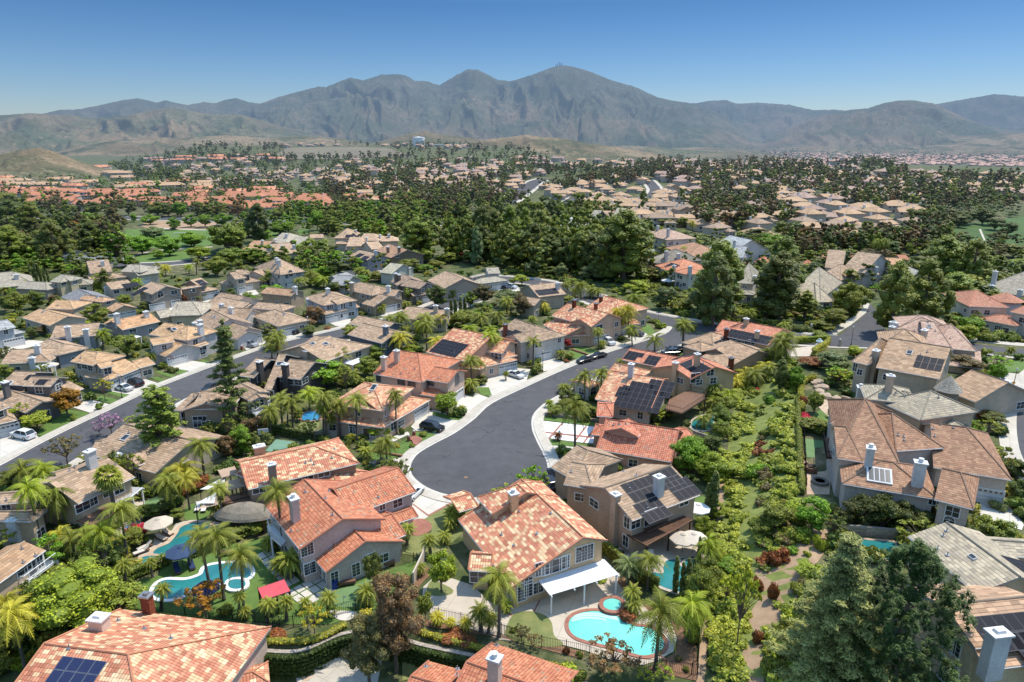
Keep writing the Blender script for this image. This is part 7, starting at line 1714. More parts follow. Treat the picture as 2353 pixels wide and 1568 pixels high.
rows(12,'''a 60 470 230 430 d;a 180 380 200 330 o;a 330 400 250 380 g;a 470 380 230 350 g;a 620 400 260 350 g;a 760 430 200 240 g;a 560 500 260 330 d;a 860 460 190 230 g;a 1000 520 230 290 g;a 920 420 200 210 g;a 250 470 240 260 d;a 420 500 230 280 d;a 1130 470 220 300 g;a 1390 650 440 560 g;a 1240 640 300 420 d;a 1100 600 260 330 d;a 1520 620 220 360 d;a 700 540 230 280 d;a 840 560 210 260 d;a 120 300 200 300 o;
a 20 500 120 300 s;a 2260 960 420 570 g;b 540 600 150 150 s;b 240 530 150 140 s;b 810 620 140 150 s;b 1060 640 180 140 s;b 700 600 160 100 d;b 1510 770 240 150 y;b 1790 910 200 220 s;b 900 690 130 80 g;b 1640 610 170 110 e;b 1700 650 100 80 br;b 1800 640 110 60 s;b 60 640 110 70 g;r 440 690 150 110 y;r 100 720 130 80 b;b 350 680 80 60 g;q 1000 820 990 710 1.5;q 1080 800 1090 740 1.4;q 1160 810 1150 750 1.4;q 940 800 930 760 1.2;q 870 740 860 690 1.2;
b 760 850 160 140 d;b 840 870 160 100 g;q 1520 950 1510 830 1.8 g;b 1290 860 130 90 g;q 640 960 640 880 1.2 yy;q 600 960 600 890 1.2;b 80 870 190 210 e;b 310 900 230 180 s;b 430 980 220 230 e;q 300 970 300 850 1.4;b 70 980 160 150 d;b 120 960 110 100 b;q 60 1120 50 1010 1.5;q 210 1100 210 980 1.4;b 340 1100 150 90 g;q 130 1200 140 1130 1.3 y;d 540 1050 540 1010 1.6;k 545 1290 540 1180 1.4;q 1350 1150 1345 960 1.2 yy;q 1390 1140 1385 1020 1.1;q 1450 1180 1440 950 1.5 yy;q 1420 1100 1400 930 1.2 yy;
q 1310 1160 1300 1040 .9;b 1520 1080 60 50 b;b 800 1190 90 50 g;b 1110 960 40 60 g;k 1960 1280 1965 1060 1.4;u 1590 1000 130 40 g;u 1680 1040 110 50 d;u 1760 1090 90 50 y;u 1720 1060 60 50 y;b 2060 420 130 120 y;q 1990 470 1990 370 1.6 y;b 1680 320 110 60 y;q 1740 310 1745 170 1.4 g;q 1735 300 1730 200 1.2 g;b 900 200 130 100 ol;b 1180 190 110 120 g;b 990 170 110 80 g;b 1080 200 90 30 y;c 1662 520 20 90 d;c 2030 480 18 60 d;c 2080 500 18 60 d;
e 2200 170 200 220 d;b 1500 100 110 80 g;b 1800 150 200 100 ol;b 1960 140 120 100 g;b 1640 150 130 70 g;q 2050 190 2040 110 1.3 yy;b 2130 290 160 90 ol;b 1890 310 160 40 g''')
rows(13,'''a 140 720 300 430 g;a 570 690 310 430 g;p 760 780 180 230 g;a 1380 880 260 440 g;a 1600 840 330 420 g;a 1740 560 300 330 g;a 1950 590 260 330 g;a 1840 700 260 230 g;b 1150 700 180 180 g;b 1050 730 180 170 ol;b 980 820 180 140 ol;b 870 840 130 70 ol;b 515 300 180 150 b;b 790 480 110 80 b;b 360 420 110 60 rd;b 380 300 120 90 ol;e 740 330 130 170 e;e 820 320 150 150 e;b 910 250 150 120 s;b 700 230 170 170 d;
b 420 200 200 90 d;b 1050 280 130 120 ol;e 1240 350 140 90 e;e 1330 370 120 110 e;q 1310 380 1310 220 1.3 g;q 1330 380 1350 220 1.3 g;q 1290 370 1290 230 1.2 g;b 990 310 80 70 d;b 1380 310 130 110 s;b 1470 260 170 130 s;b 1560 230 150 100 s;c 803 370 12 80 d;b 1400 380 80 60 b;b 1230 410 90 50 d;b 1600 300 110 120 ol;b 1450 200 110 100 g;e 1590 260 90 100 e;b 1290 210 110 90 d;b 1180 200 120 110 d;b 1560 110 140 140 d;b 1760 170 130 110 d;b 1900 90 140 100 d;
b 2050 90 150 120 d;b 2140 130 120 90 d;b 2150 230 130 90 d;b 2230 170 140 100 d;b 1880 110 110 90 d;b 1750 100 110 90 d;e 2160 340 120 120 e;b 2040 260 110 60 d;b 2270 330 190 110 ol;b 2300 440 180 110 y;b 2150 420 150 110 ol;b 1065 500 100 100 b;b 1100 560 90 40 d;b 900 770 150 60 ol;b 590 840 60 40 ol;b 900 570 60 60 ol;b 910 740 100 70 b;i 250 780 120 120 y;b 450 700 130 90 g;b 1930 920 200 180 b;
b 2000 800 170 110 g;b 1840 800 150 90 ol;u 2080 930 130 70 g;u 2160 920 110 70 g;u 2270 930 120 70 g;b 1800 680 150 120 g;b 2060 880 90 60 g;b 2330 850 110 90 g;b 600 180 120 120 g;''')
rows(14,'''a 110 460 230 220 d;a 270 540 200 270 g;a 120 680 260 240 g;a 440 670 270 270 g;a 720 620 220 230 d;a 900 450 130 160 e;b 650 430 150 100 or;b 760 420 110 80 or;b 930 620 210 180 b;b 1120 590 180 120 b;b 1310 600 200 130 b;b 1210 500 150 100 s;b 1500 560 180 120 b;b 1370 430 110 100 b;b 1180 390 130 80 b;b 1500 410 110 100 b;b 1610 410 110 100 b;r 1800 600 270 200 g;r 1565 660 190 100 y;a 2040 530 170 250 d;b 1950 490 150 110 b;b 1750 400 150 100 b;
b 2200 470 170 120 b;b 2290 400 120 90 b;b 1050 370 60 70 b;b 980 410 60 80 d;b 660 360 130 70 b;b 540 430 110 90 b;b 600 360 60 40 b;e 430 320 150 200 e;e 490 330 90 160 e;e 910 320 150 190 br;b 740 320 150 110 d;b 1010 320 120 110 d;b 1240 330 150 120 g;b 1320 330 110 110 d;b 1420 330 120 120 b;b 1560 320 120 110 g;b 1700 320 180 110 g;e 1870 350 160 180 br;b 2170 340 150 80 g;b 2270 330 120 90 g;b 60 420 200 150 d;b 180 300 180 120 g;b 60 260 180 120 g;a 30 660 120 220 d;b 330 300 70 50 b;
b 600 310 70 60 g;b 560 200 80 40 d;b 1680 250 180 60 d;b 1400 130 80 30 d;b 1720 160 80 40 d;b 2130 210 130 50 g;b 2260 220 80 40 g;b 800 140 150 40 d;b 1080 220 80 50 d;b 1120 240 80 50 d''')
FL=[P(0,u,v)for u,v in((560,1478),(611,1484),(696,1484),(787,1447),(870,1440),(964,1469),(1085,1495),(1206,1523),(1301,1548),(1420,1580))]
wall('xy',[(p.x,p.y-.6)for p in FL],2.75,.5,'blockwall','block retaining wall behind the ivy at the bottom of the picture',z=-2.8)
hedge('xy',[(p.x,p.y-1.1)for p in FL],.8,2.9,(.055,.085,.02),'ivy-covered retaining wall curving along the bottom','ivy_hedge',z=-3.0,dens=22,size=.13)
hedge(2,[(140,1270),(420,1270),(600,1210),(720,1140)],1.0,.6,'yy','low yellow-green shrub edging on the left of the ivy wall')
hedge(2,[(1290,1205),(1600,1290),(1850,1350),(2080,1400)],.9,.6,'yy','yellow-green shrub edging on the right of the ivy wall')
hedge(3,[(0,1360),(250,1430),(500,1480)],.9,.6,'yy','yellow-green shrub edging at the bottom by the red roof')
hedge(1,[(975,800),(1100,750),(1290,665)],1.0,1.7,'g','clipped hedge beside the blue parasol')
hedge(1,[(1700,540),(1850,470),(1990,420)],1.2,1.8,'ol','clipped hedge below the thatched shelter')
hedge(1,[(1460,620),(1560,590),(1680,545)],.9,1.3,'d','dark hedge between the two pools')
hedge(3,[(770,565),(880,660),(1000,760),(1190,880)],.9,1.8,'ol','tall ivy hedge between the two pool gardens')
hedge(3,[(1380,900),(1440,1100),(1480,1180)],1.2,1.8,'d','dark hedge behind the tall palm')
hedge(6,[(450,1020),(600,1050),(740,1080),(830,1090)],1.0,1.8,'d','dark ivy hedge beside the green court')
hedge(9,[(950,540),(1100,530),(1200,525)],1.0,1.8,'y','bright hedge behind the corner pool')
hedge(9,[(1205,530),(1150,590),(1085,640)],1.3,1.8,'yy','yellow-green hedge beside the corner pool')
hedge(8,[(380,525),(300,545),(255,600),(245,700),(260,830)],1.3,1.5,'yy','curved yellow-green hedge round the hillside terrace')
hedge(8,[(225,700),(225,900),(232,1100),(240,1300),(255,1480),(265,1600)],.9,1.2,'ol','long hedge at the top of the planted slope')
hedge(8,[(280,1000),(380,1025),(470,1040)],.9,1.3,'d','low dark hedge above the putting green')
hedge(5,[(1900,985),(2050,1010),(2210,1060)],1.0,1.8,'d','dark hedge beside the thin tall pine')
sheet('slope_planting',XY(0,[(1655,1545),(1650,1400),(1655,1250),(1665,1100),(1680,960),(1712,870),(1750,810),(1795,805),(1826,870),(1832,1000),(1832,1200),(1870,1230),(1850,1330),(1800,1420),(1770,1560)]),M('slope_green',(.25,.28,.07),(.12,.15,.035),.7,detail=7,bstr=.6),.06,'low green groundcover on the slope below the hillside houses',None,'structure',block=False,drape=True)
def slope():
 ks=[];n=0;rr=random.Random(5)
 ex={}
 while n<470:
  u=rr.uniform(1600,1905);v=rr.uniform(800,1568)
  lo=interp([(800,1750),(860,1705),(950,1672),(1100,1655),(1250,1640),(1568,1625)],v);hi=interp([(800,1800),(860,1828),(1200,1838),(1300,1890),(1568,1890)],v)
  if not lo+4<u<hi-3:continue
  if .36<(u-lo)/(hi-lo)<.46 or(.62<(u-lo)/(hi-lo)<.68):continue
  g=G(0,u,v)
  if blocked(g.x,g.y)and rr.random()>.03:continue
  f=(u-lo)/(hi-lo);m=noise.noise(Vector((g.x*.12,g.y*.12,2)))
  c='yy' if(f<.36 or(v<1150 and f>.62))else('rd' if m>.22 else rr.choice(['y','g','ol','b','ol','g','y','yy','e']))
  if c=='yy':c=(.29,.34,.065)
  r=rr.uniform(.6,1.35)*(1.3 if v<1100 else 1);n+=1
  if n%3<1:plant('bush',g,r*rr.uniform(.9,1.4),r,c,group='shrubs covering the planted slope')
  else:ex.setdefault(c,[]).append((PROTO['lobush',n%4][0],[(g.x,g.y,g.z-.1,r*1.15,r*1.0,rr.uniform(0,6))]))
 for k,prs in ex.items():
  joinmesh('ground_cover',prs,[MT['leaf']],GRN[k]if isinstance(k,str)else k,('pale yellow-green' if not isinstance(k,str)else{'y':'yellow-green','g':'green','ol':'olive','rd':'red-brown','b':'bright green','e':'brownish','yy':'yellow'}[k])+' planting matted over the slope on the right','ground cover')
slope()
def bankplants():
 rr=random.Random(9);n=0;ex={}
 zones=[[(1285,590),(1420,640),(1560,700),(1640,735),(1560,715),(1467,697),(1380,664),(1292,640)],[(1480,660),(1700,690),(1900,690),(1900,745),(1720,748),(1560,722),(1480,700)],[(1160,600),(1300,615),(1300,645),(1170,628)],[(1430,650),(1600,620),(1640,690),(1560,710)]]
 while n<420:
  z=rr.choice(zones);xs=[p[0]for p in z];ys=[p[1]for p in z];u=rr.uniform(min(xs),max(xs));v=rr.uniform(min(ys),max(ys))
  if not inpoly(u,v,z):continue
  g=G(0,u,v)
  if blocked(g.x,g.y):continue
  r=rr.uniform(.9,2.1);n+=1;ex.setdefault(rr.choice(['ol','y','g','ol','d','e']),[]).append((PROTO['lobush',n%4][0],[(g.x,g.y,g.z,r*1.2,r,rr.uniform(0,6))]))
 for k,prs in ex.items():joinmesh('bank_shrubs',prs,[MT['leaf']],GRN[k],{'y':'yellow-green','g':'green','ol':'olive','d':'dark green','e':'brownish'}[k]+' shrubs massed on the bank below the pines','shrubs')
bankplants()
def fill():
 rr=random.Random(21);bush=[];trees=0;nb=0;extra=[]
 tries=0
 while tries<5200:
  tries+=1
  u=rr.uniform(-30,2383);v=560+1000*rr.random()**1.25
  g=G(0,u,v)
  if blocked(g.x,g.y):continue
  if v>1180 and 300<u<1600:continue
  if 1590<u<1900 and v>800:continue
  if v>1300 and u>300:continue
  if 560<v<620 and 250<u<620:continue
  r=rr.uniform(.7,2.1)
  if rr.random()<.75:
   extra.append((g.x,g.y,g.z,r,r*rr.uniform(.9,1.5),rr.uniform(0,6),rr.randrange(4)))
  elif trees<90:
   c=rr.choice(['g','b','ol','d','y','ol','g']);plant('airy',g,rr.uniform(3.5,6.0),rr.uniform(1.7,2.9),c);trees+=1
 cols=[(.12,.18,.035),(.18,.22,.045),(.07,.115,.03),(.27,.27,.06)]
 bm=[PROTO['lobush',i][0]for i in range(4)]
 extra.sort(key=lambda e:e[1]);near=extra[:0]
 for k in range(4):
  sub=[e[:6]for e in extra if e[6]==k]
  joinmesh('garden_shrubs',[(bm[k],sub)],[MT['leaf']],cols[k],['mid-green garden shrubs filling the gaps between houses','olive garden shrubs filling the gaps between houses','dark garden shrubs filling the gaps between houses','yellow-green garden shrubs filling the gaps between houses'][k],'shrubs')
fill()
def farhouse(kind,L,D,h,two=True,p=.42,hip=True,ell=True):
 b=MB();o=.5
 def blk(x0,y0,L,D,h):
  t=D/2;r=min(t,L/2-.1)if hip else 0;zr=h+p*t
  e=[(x0,y0,h),(x0+L,y0,h),(x0+L,y0+D,h),(x0,y0+D,h)];q=[(x0+r,y0+t,zr),(x0+L-r,y0+t,zr)]
  b.add(e+q,[[0,1,5,4],[2,3,4,5],[1,2,5],[3,0,4]],0)
  w=[(x0+o,y0+o),(x0+L-o,y0+o),(x0+L-o,y0+D-o),(x0+o,y0+D-o)];k=len(w)
  b.add([(x,y,-1)for x,y in w]+[(x,y,h+.1)for x,y in w],[[i,(i+1)%4,4+(i+1)%4,4+i]for i in range(4)],1)
  b.add([(x0,y0+.02,h-.18),(x0+L,y0+.02,h-.18),(x0+L,y0,h+.01),(x0,y0,h+.01)],[[0,1,2,3]],3)
  for fz in([1.5,4.2]if h>4 else[1.5]):
   n=int(L/3)
   for i in range(n):
    x=x0+o+(L-2*o)*(i+.5)/n
    b.add([(x-.6,y0+o-.04,fz-.5),(x+.6,y0+o-.04,fz-.5),(x+.6,y0+o-.04,fz+.6),(x-.6,y0+o-.04,fz+.6)],[[0,1,2,3]],2)
 blk(-L/2,-D/2,L,D,h)
 if ell:blk(L*.05,-D*.85,L*.42,D*.7,h*.62)
 b.box((L*.3,D*.2,h+1.4),(1.1,.9,3.2),m=3)
 return b.mesh('house',[ROOF[kind],MT['farwall'],MT['glass'],MT['trim']],uv=True)
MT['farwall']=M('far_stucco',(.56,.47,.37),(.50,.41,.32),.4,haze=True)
FH={k:[farhouse(k,15,11,5.2),farhouse(k,13,10,5.4,hip=False),farhouse(k,17,11,3.2),farhouse(k,12,12,5.2)]for k in('peach','coral','tan','pinkt')}
FROW={k:[farhouse(k,34,13,5.2,ell=False),farhouse(k,26,13,4.2,hip=False,ell=False)]for k in('coral','peach','pinkt')}
FARH=[]
def hz(poly,n,kinds,ang,labels,rowk=False,mind=15,seed=1,jit=.35,c=0):
 rr=random.Random(seed);pl=[(SH[c][0]+x*SH[c][2],SH[c][1]+y*SH[c][2])for x,y in poly]
 xs=[p[0]for p in pl];ys=[p[1]for p in pl];placed=[];tries=0
 while len(placed)<n and tries<n*40:
  tries+=1;u=rr.uniform(min(xs),max(xs));v=rr.uniform(min(ys),max(ys))
  if not inpoly(u,v,pl):continue
  g=G(0,u,v)
  if blocked(g.x,g.y)or any((g.x-q[0])**2+(g.y-q[1])**2<mind**2 for q in placed):continue
  placed.append((g.x,g.y));k=rr.choice(kinds);me=rr.choice((FROW if rowk else FH)[k])
  FARH.append((g,me,ang+rr.uniform(-jit,jit)+(PI/2 if rr.random()<.25 and not rowk else 0),rr.uniform(.85,1.15),k,labels,rowk))
CO='coral-roofed townhouse rows beyond the main road';TA='tan-roofed houses on the hillside'
hz([(0,440),(150,445),(250,455),(430,448),(560,440),(700,462),(790,468),(800,490),(600,490),(300,492),(180,480),(0,470)],36,['coral'],.1,CO,True,25,1)
hz([(0,415),(120,398),(230,385),(330,420),(440,425),(560,432),(480,445),(200,440),(0,440)],28,['coral','peach'],.15,CO,True,23,2)
hz([(300,380),(600,372),(900,372),(900,400),(700,410),(500,412),(350,400)],40,['peach','pinkt'],0,TA,False,19,3)
hz([(340,405),(560,405),(800,400),(830,425),(600,432),(480,430)],34,['peach','tan'],0,TA,False,16,4)
hz([(700,395),(1050,380),(1120,400),(1100,430),(900,440),(740,425)],52,['peach','pinkt'],.2,TA,False,15,5)
hz([(740,430),(960,430),(980,470),(800,480)],18,['peach','coral'],.2,TA,False,15,6)
hz([(1240,430),(1350,425),(1480,420),(1540,450),(1500,480),(1330,490),(1260,470)],34,['peach'],-.3,TA,False,15,7,.4)
hz([(1360,490),(1500,480),(1640,478),(1700,510),(1560,525),(1400,522)],26,['peach','tan'],.1,TA,False,14,8)
hz([(1500,410),(1760,395),(1900,400),(1900,450),(1700,470),(1540,470)],56,['peach','pinkt'],-.2,TA,False,15,9,.5)
hz([(1520,380),(1700,372),(1900,372),(1960,395),(1700,400),(1540,405)],48,['peach','pinkt','tan'],0,TA,False,17,10)
hz([(1700,470),(1900,450),(2120,440),(2130,480),(1900,520),(1750,520)],38,['peach','pinkt'],.1,TA,False,15,11,.5)
hz([(1900,400),(2100,405),(2353,412),(2353,460),(2100,450),(1920,440)],46,['peach','pinkt'],.1,TA,False,16,12,.5)
hz([(640,335),(900,334),(1100,340),(1100,345),(900,341),(640,342)],26,['peach','pinkt'],0,TA,False,15,13)
hz([(330,366),(620,362),(640,372),(340,378)],18,['coral','pinkt'],0,TA,True,26,14)
hz([(960,400),(1130,392),(1240,400),(1240,440),(1120,470),(980,440)],40,['peach','pinkt'],.3,TA,False,17,21,.5)
hz([(1560,500),(1700,515),(1900,520),(2100,490),(2120,540),(1900,560),(1640,545)],26,['peach','tan'],.2,TA,False,16,22,.5)
hz([(980,372),(1240,366),(1560,372),(1540,392),(1240,390),(990,392)],50,['peach','pinkt'],.1,TA,False,18,23,.3)
FARH.sort(key=lambda q:q[0].y)
own=max(0,296-len(HOUSES));rest={}
for i,(g,me,a,s,k,lab,rk)in enumerate(FARH):
 t=(.92+.16*R.random())*.88
 if i<own:
  o=link('townhouse_row' if rk else 'house',me,None,g,a,(t,t*.98,t*.96));o.scale=(s,s,s)
  lb={'coral':'coral-roofed','peach':'peach-roofed','tan':'tan-roofed','pinkt':'rose-roofed'}[k]+(' long row among the ' if rk else ' house among the ')+lab;tag(o,lb,'house',lb)
 else:rest.setdefault(k,[]).append((me,[(g.x,g.y,g.z,s,s,a)]))
for k,prs in rest.items():
 me=None;VV=prs
 o=joinmesh('distant_houses',prs,[ROOF[k],MT['farwall'],MT['glass'],MT['trim']],(.88,.86,.84),{'peach':'peach-roofed','pinkt':'rose-roofed','tan':'tan-roofed','coral':'coral-roofed'}[k]+' houses packed together on the far hillsides','houses')
 o.data.uv_layers.new(name='UVMap')
FT=[]
def tzone(poly,n,mix,h=(7,13),w=(3,5),seed=1,clear=8.0):
 rr=random.Random(seed);xs=[p[0]for p in poly];ys=[p[1]for p in poly];k=0;tries=0
 while k<n and tries<n*20:
  tries+=1;u=rr.uniform(min(xs),max(xs));v=rr.uniform(min(ys),max(ys))
  if not inpoly(u,v,poly):continue
  g=G(0,u,v)
  if clear>4 and noise.noise(Vector((g.x*.012,g.y*.012,seed)))<-.12:continue
  if blocked(g.x,g.y):continue
  if any((g.x-q[0].x)**2+(g.y-q[0].y)**2<clear**2 for q in NEARH.get((int(g.x//40),int(g.y//40)),())):continue
  FT.append((g,rr.uniform(*h),rr.uniform(*w),rr.choice(mix),rr));k+=1
NEARH={}
for q in FARH:
 for dx in(-1,0,1):
  for dy in(-1,0,1):NEARH.setdefault((int(q[0].x//40)+dx,int(q[0].y//40)+dy),[]).append(q)
DG=[('far','d'),('far','g'),('far','e'),('far','d')];EU=[('far','e'),('far','e'),('far','br'),('far','d')]
tzone([(0,480),(800,492),(800,505),(300,505),(0,500)],90,DG,(6,11),seed=31)
tzone([(0,420),(400,410),(800,440),(800,490),(0,490)],520,DG+[('far','b'),('far','g')],(5,11),(2.5,5),seed=32,clear=3.0)
tzone([(270,365),(700,360),(900,372),(900,440),(500,435),(260,385)],420,DG,(7,14),seed=33)
tzone([(250,385),(330,372),(460,420),(430,440),(330,420)],110,[('far','d'),('far','g')],(8,14),(4,6),seed=34)
tzone([(880,365),(1260,360),(1260,440),(1120,500),(900,480)],470,EU+DG+[('far','ol')],(8,15),(3.2,5.2),seed=35)
tzone([(740,420),(1130,430),(1170,520),(1060,525),(980,505),(760,500)],330,EU+DG+[('far','ol')],(8,15),(3.5,5.5),seed=36)
tzone([(1180,500),(1350,480),(1600,520),(1480,560),(1200,520)],120,DG,(6,11),seed=37)
tzone([(1240,395),(1560,375),(1560,430),(1240,440)],280,EU+DG,(8,14),seed=38)
tzone([(1500,360),(2060,370),(2100,420),(1500,420)],480,EU+DG,(9,15),(3.5,5.5),seed=39,clear=5.5)
tzone([(1560,400),(2353,410),(2353,480),(1900,520),(1560,500)],620,EU+DG+[('far','ol'),('far','g')],(8,15),(3.4,5.6),seed=40,clear=5.5)
tzone([(1560,490),(1900,500),(2150,480),(2200,560),(2100,590),(1800,580),(1640,560)],260,EU+[('far','g'),('far','s')],(7,13),seed=41,clear=5.5)
tzone([(0,495),(280,500),(280,600),(0,620)],90,DG,(9,15),(4,6),seed=42)
tzone([(330,326),(1200,328),(1260,350),(900,372),(620,372),(380,368)],360,[('far','d'),('far','e')],(9,15),(4,6),seed=43)
tzone([(2100,460),(2353,450),(2353,560),(2250,620),(2120,560)],110,DG+[('far','s')],(5,10),seed=44)
tzone([(640,500),(1000,505),(960,545),(900,560),(860,575),(830,545),(640,530)],130,[('far','b'),('far','g'),('far','ol')],(8,13),(4,6),seed=46)
tzone([(930,500),(1480,500),(1500,640),(1380,660),(1150,620),(930,600)],260,[('far','d'),('far','g'),('far','ol')],(10,18),(4,6),seed=47)
tzone([(1480,560),(2353,560),(2353,735),(2060,715),(1990,680),(1700,690),(1490,650)],330,[('far','d'),('far','g'),('far','ol'),('far','s')],(4,9),(2.5,4.5),seed=48)
tzone([(0,545),(230,560),(300,590),(560,590),(900,600),(930,640),(300,640),(0,640)],150,[('far','d'),('far','g'),('far','b')],(5,9),(3,4.5),seed=49)
tzone([(560,500),(1150,520),(1130,545),(700,545),(560,520)],90,[('far','b'),('far','g')],(7,11),seed=45)
FT.sort(key=lambda q:q[0].y)
own=60;buckets={}
fm=[PROTO['far',i][0]for i in range(3)]
for i,(g,h_,w_,(kk,cc),rr)in enumerate(FT):
 if i<own:plant('far',g,h_,w_,cc,single=True,name='tree',group='trees among the distant houses')
 else:
  j=rr.randrange(3);H,W=(8,3.9)if j==0 else((15,4.4)if j==1 else(16.6,4.3))
  buckets.setdefault(cc,[]).append((fm[j],[(g.x,g.y,g.z,w_/W,h_/H,rr.uniform(0,6))]))
NM=dict(d='dark green',g='green',e='brownish green',br='brown',b='bright green',ol='olive',s='grey-green')
for cc,prs in buckets.items():
 prs.sort(key=lambda q:q[0].name)
 far=[p for p in prs]
 joinmesh('distant_trees',far,[MT['leaf']],GRN[cc],NM[cc]+' trees massed between the distant houses','trees')
def plain():
 rr=random.Random(77);hs=[];ts={0:[],1:[]}
 b=MB()
 for _ in range(2600):
  u=rr.uniform(1540,2400);v=326+75*rr.random()**.8
  if v<interp([(1540,372),(1700,352),(1800,345),(1950,330),(2400,328)],u):continue
  d=ray(0,u,v);
  g=G(0,u,v)
  if g.y<1150:continue
  s=rr.uniform(.8,1.3);hs.append((g.x,g.y,g.z,s,s,rr.choice((0,.5,1.57))))
 for _ in range(2300):
  u=rr.uniform(1500,2400);v=324+75*rr.random()**.9;g=G(0,u,v)
  if g.y<1100:continue
  s=max(1,g.y/2200);ts[rr.randrange(2)].append((g.x,g.y,g.z,1.3*s,.95*s,rr.uniform(0,6)))
 pb=MB();pb.add([(-8,-6,3.6),(8,-6,3.6),(8,6,3.6),(-8,6,3.6),(-3,0,6),(3,0,6)],[[0,1,5,4],[2,3,4,5],[1,2,5],[3,0,4]],0)
 pb.box((0,0,1.3),(14.5,10.5,4.6),m=1);pm=pb.mesh('h',[MT['farwall']])
 rmat=M('far_roofs',(.62,.36,.25),(.50,.32,.25),.02,haze=True)
 joinmesh('distant_town',[(pm,hs)],[rmat,MT['farwall']],(1,1,1),'hazy town of tiny roofs on the plain at the right','town')
 for k in(0,1):joinmesh('distant_woods',[(PROTO['tiny',k][0],ts[k])],[MT['leaf']],((.05,.075,.03),(.07,.08,.04))[k],('dark','olive')[k]+' trees scattered over the hazy plain at the right','trees')
plain()
def simple(name,label,cat,fn,mat,**kw):
 b=MB();fn(b);return put(b,name,mat,label=label,cat=cat,**kw)
def onhill(c,x,y,D):
 d=ray(c,x,y);t=D/math.hypot(d.x,d.y);return CAM+d*t
p=onhill(17,549,604,2250);r0=thing('water_tank','white cylindrical water tank on the green knoll','water tank',p)
b=MB();b.lathe(p,[(19,-20),(19,7),(2,9)],24);put(b,'shell',MT['white'],r0)
p=onhill(17,750,640,2000);r0=thing('long_building','long low white building below the brown hill','building',p)
b=MB();b.box(p+Vector((0,0,-4)),(130,20,8));put(b,'wall',MT['farwall'],r0);b=MB();b.box(p+Vector((0,0,.8)),(134,24,1.5));put(b,'roof',MT['white'],r0)
for k,(x,y)in enumerate(((1472,104),(1483,103),(1496,101),(1505,102),(1513,103))):
 p=onhill(17,x,y+6,7000);b=MB();hh_=(18,28,34,24,30)[k];b.tube([p-Vector((0,0,20)),p+Vector((0,0,hh_))],[5,2],5)
 tag(put(b,'radio_mast',MT['metal']),'thin radio mast on the highest summit','mast','radio masts on the summit')
def carprof(kind):
 if kind=='suv':return 4.75,1.92,1.68,[(-2.36,.62),(-2.3,.98),(-1.35,1.08),(-.55,1.62),(.2,1.68),(1.7,1.62),(2.2,1.1),(2.36,.95),(2.36,.45)],(-1.3,-.5,1.65,2.15)
 if kind=='pickup':return 5.4,1.95,1.75,[(-2.7,.65),(-2.6,1.02),(-1.5,1.12),(-.9,1.72),(.7,1.74),(1.0,1.14),(2.68,1.12),(2.68,.5)],(-1.45,-.85,.7,.95)
 return 4.7,1.82,1.42,[(-2.34,.55),(-2.25,.78),(-1.2,.92),(-.45,1.38),(.5,1.42),(1.4,1.12),(2.2,1.02),(2.34,.8),(2.34,.42)],(-1.15,-.4,.55,1.45)
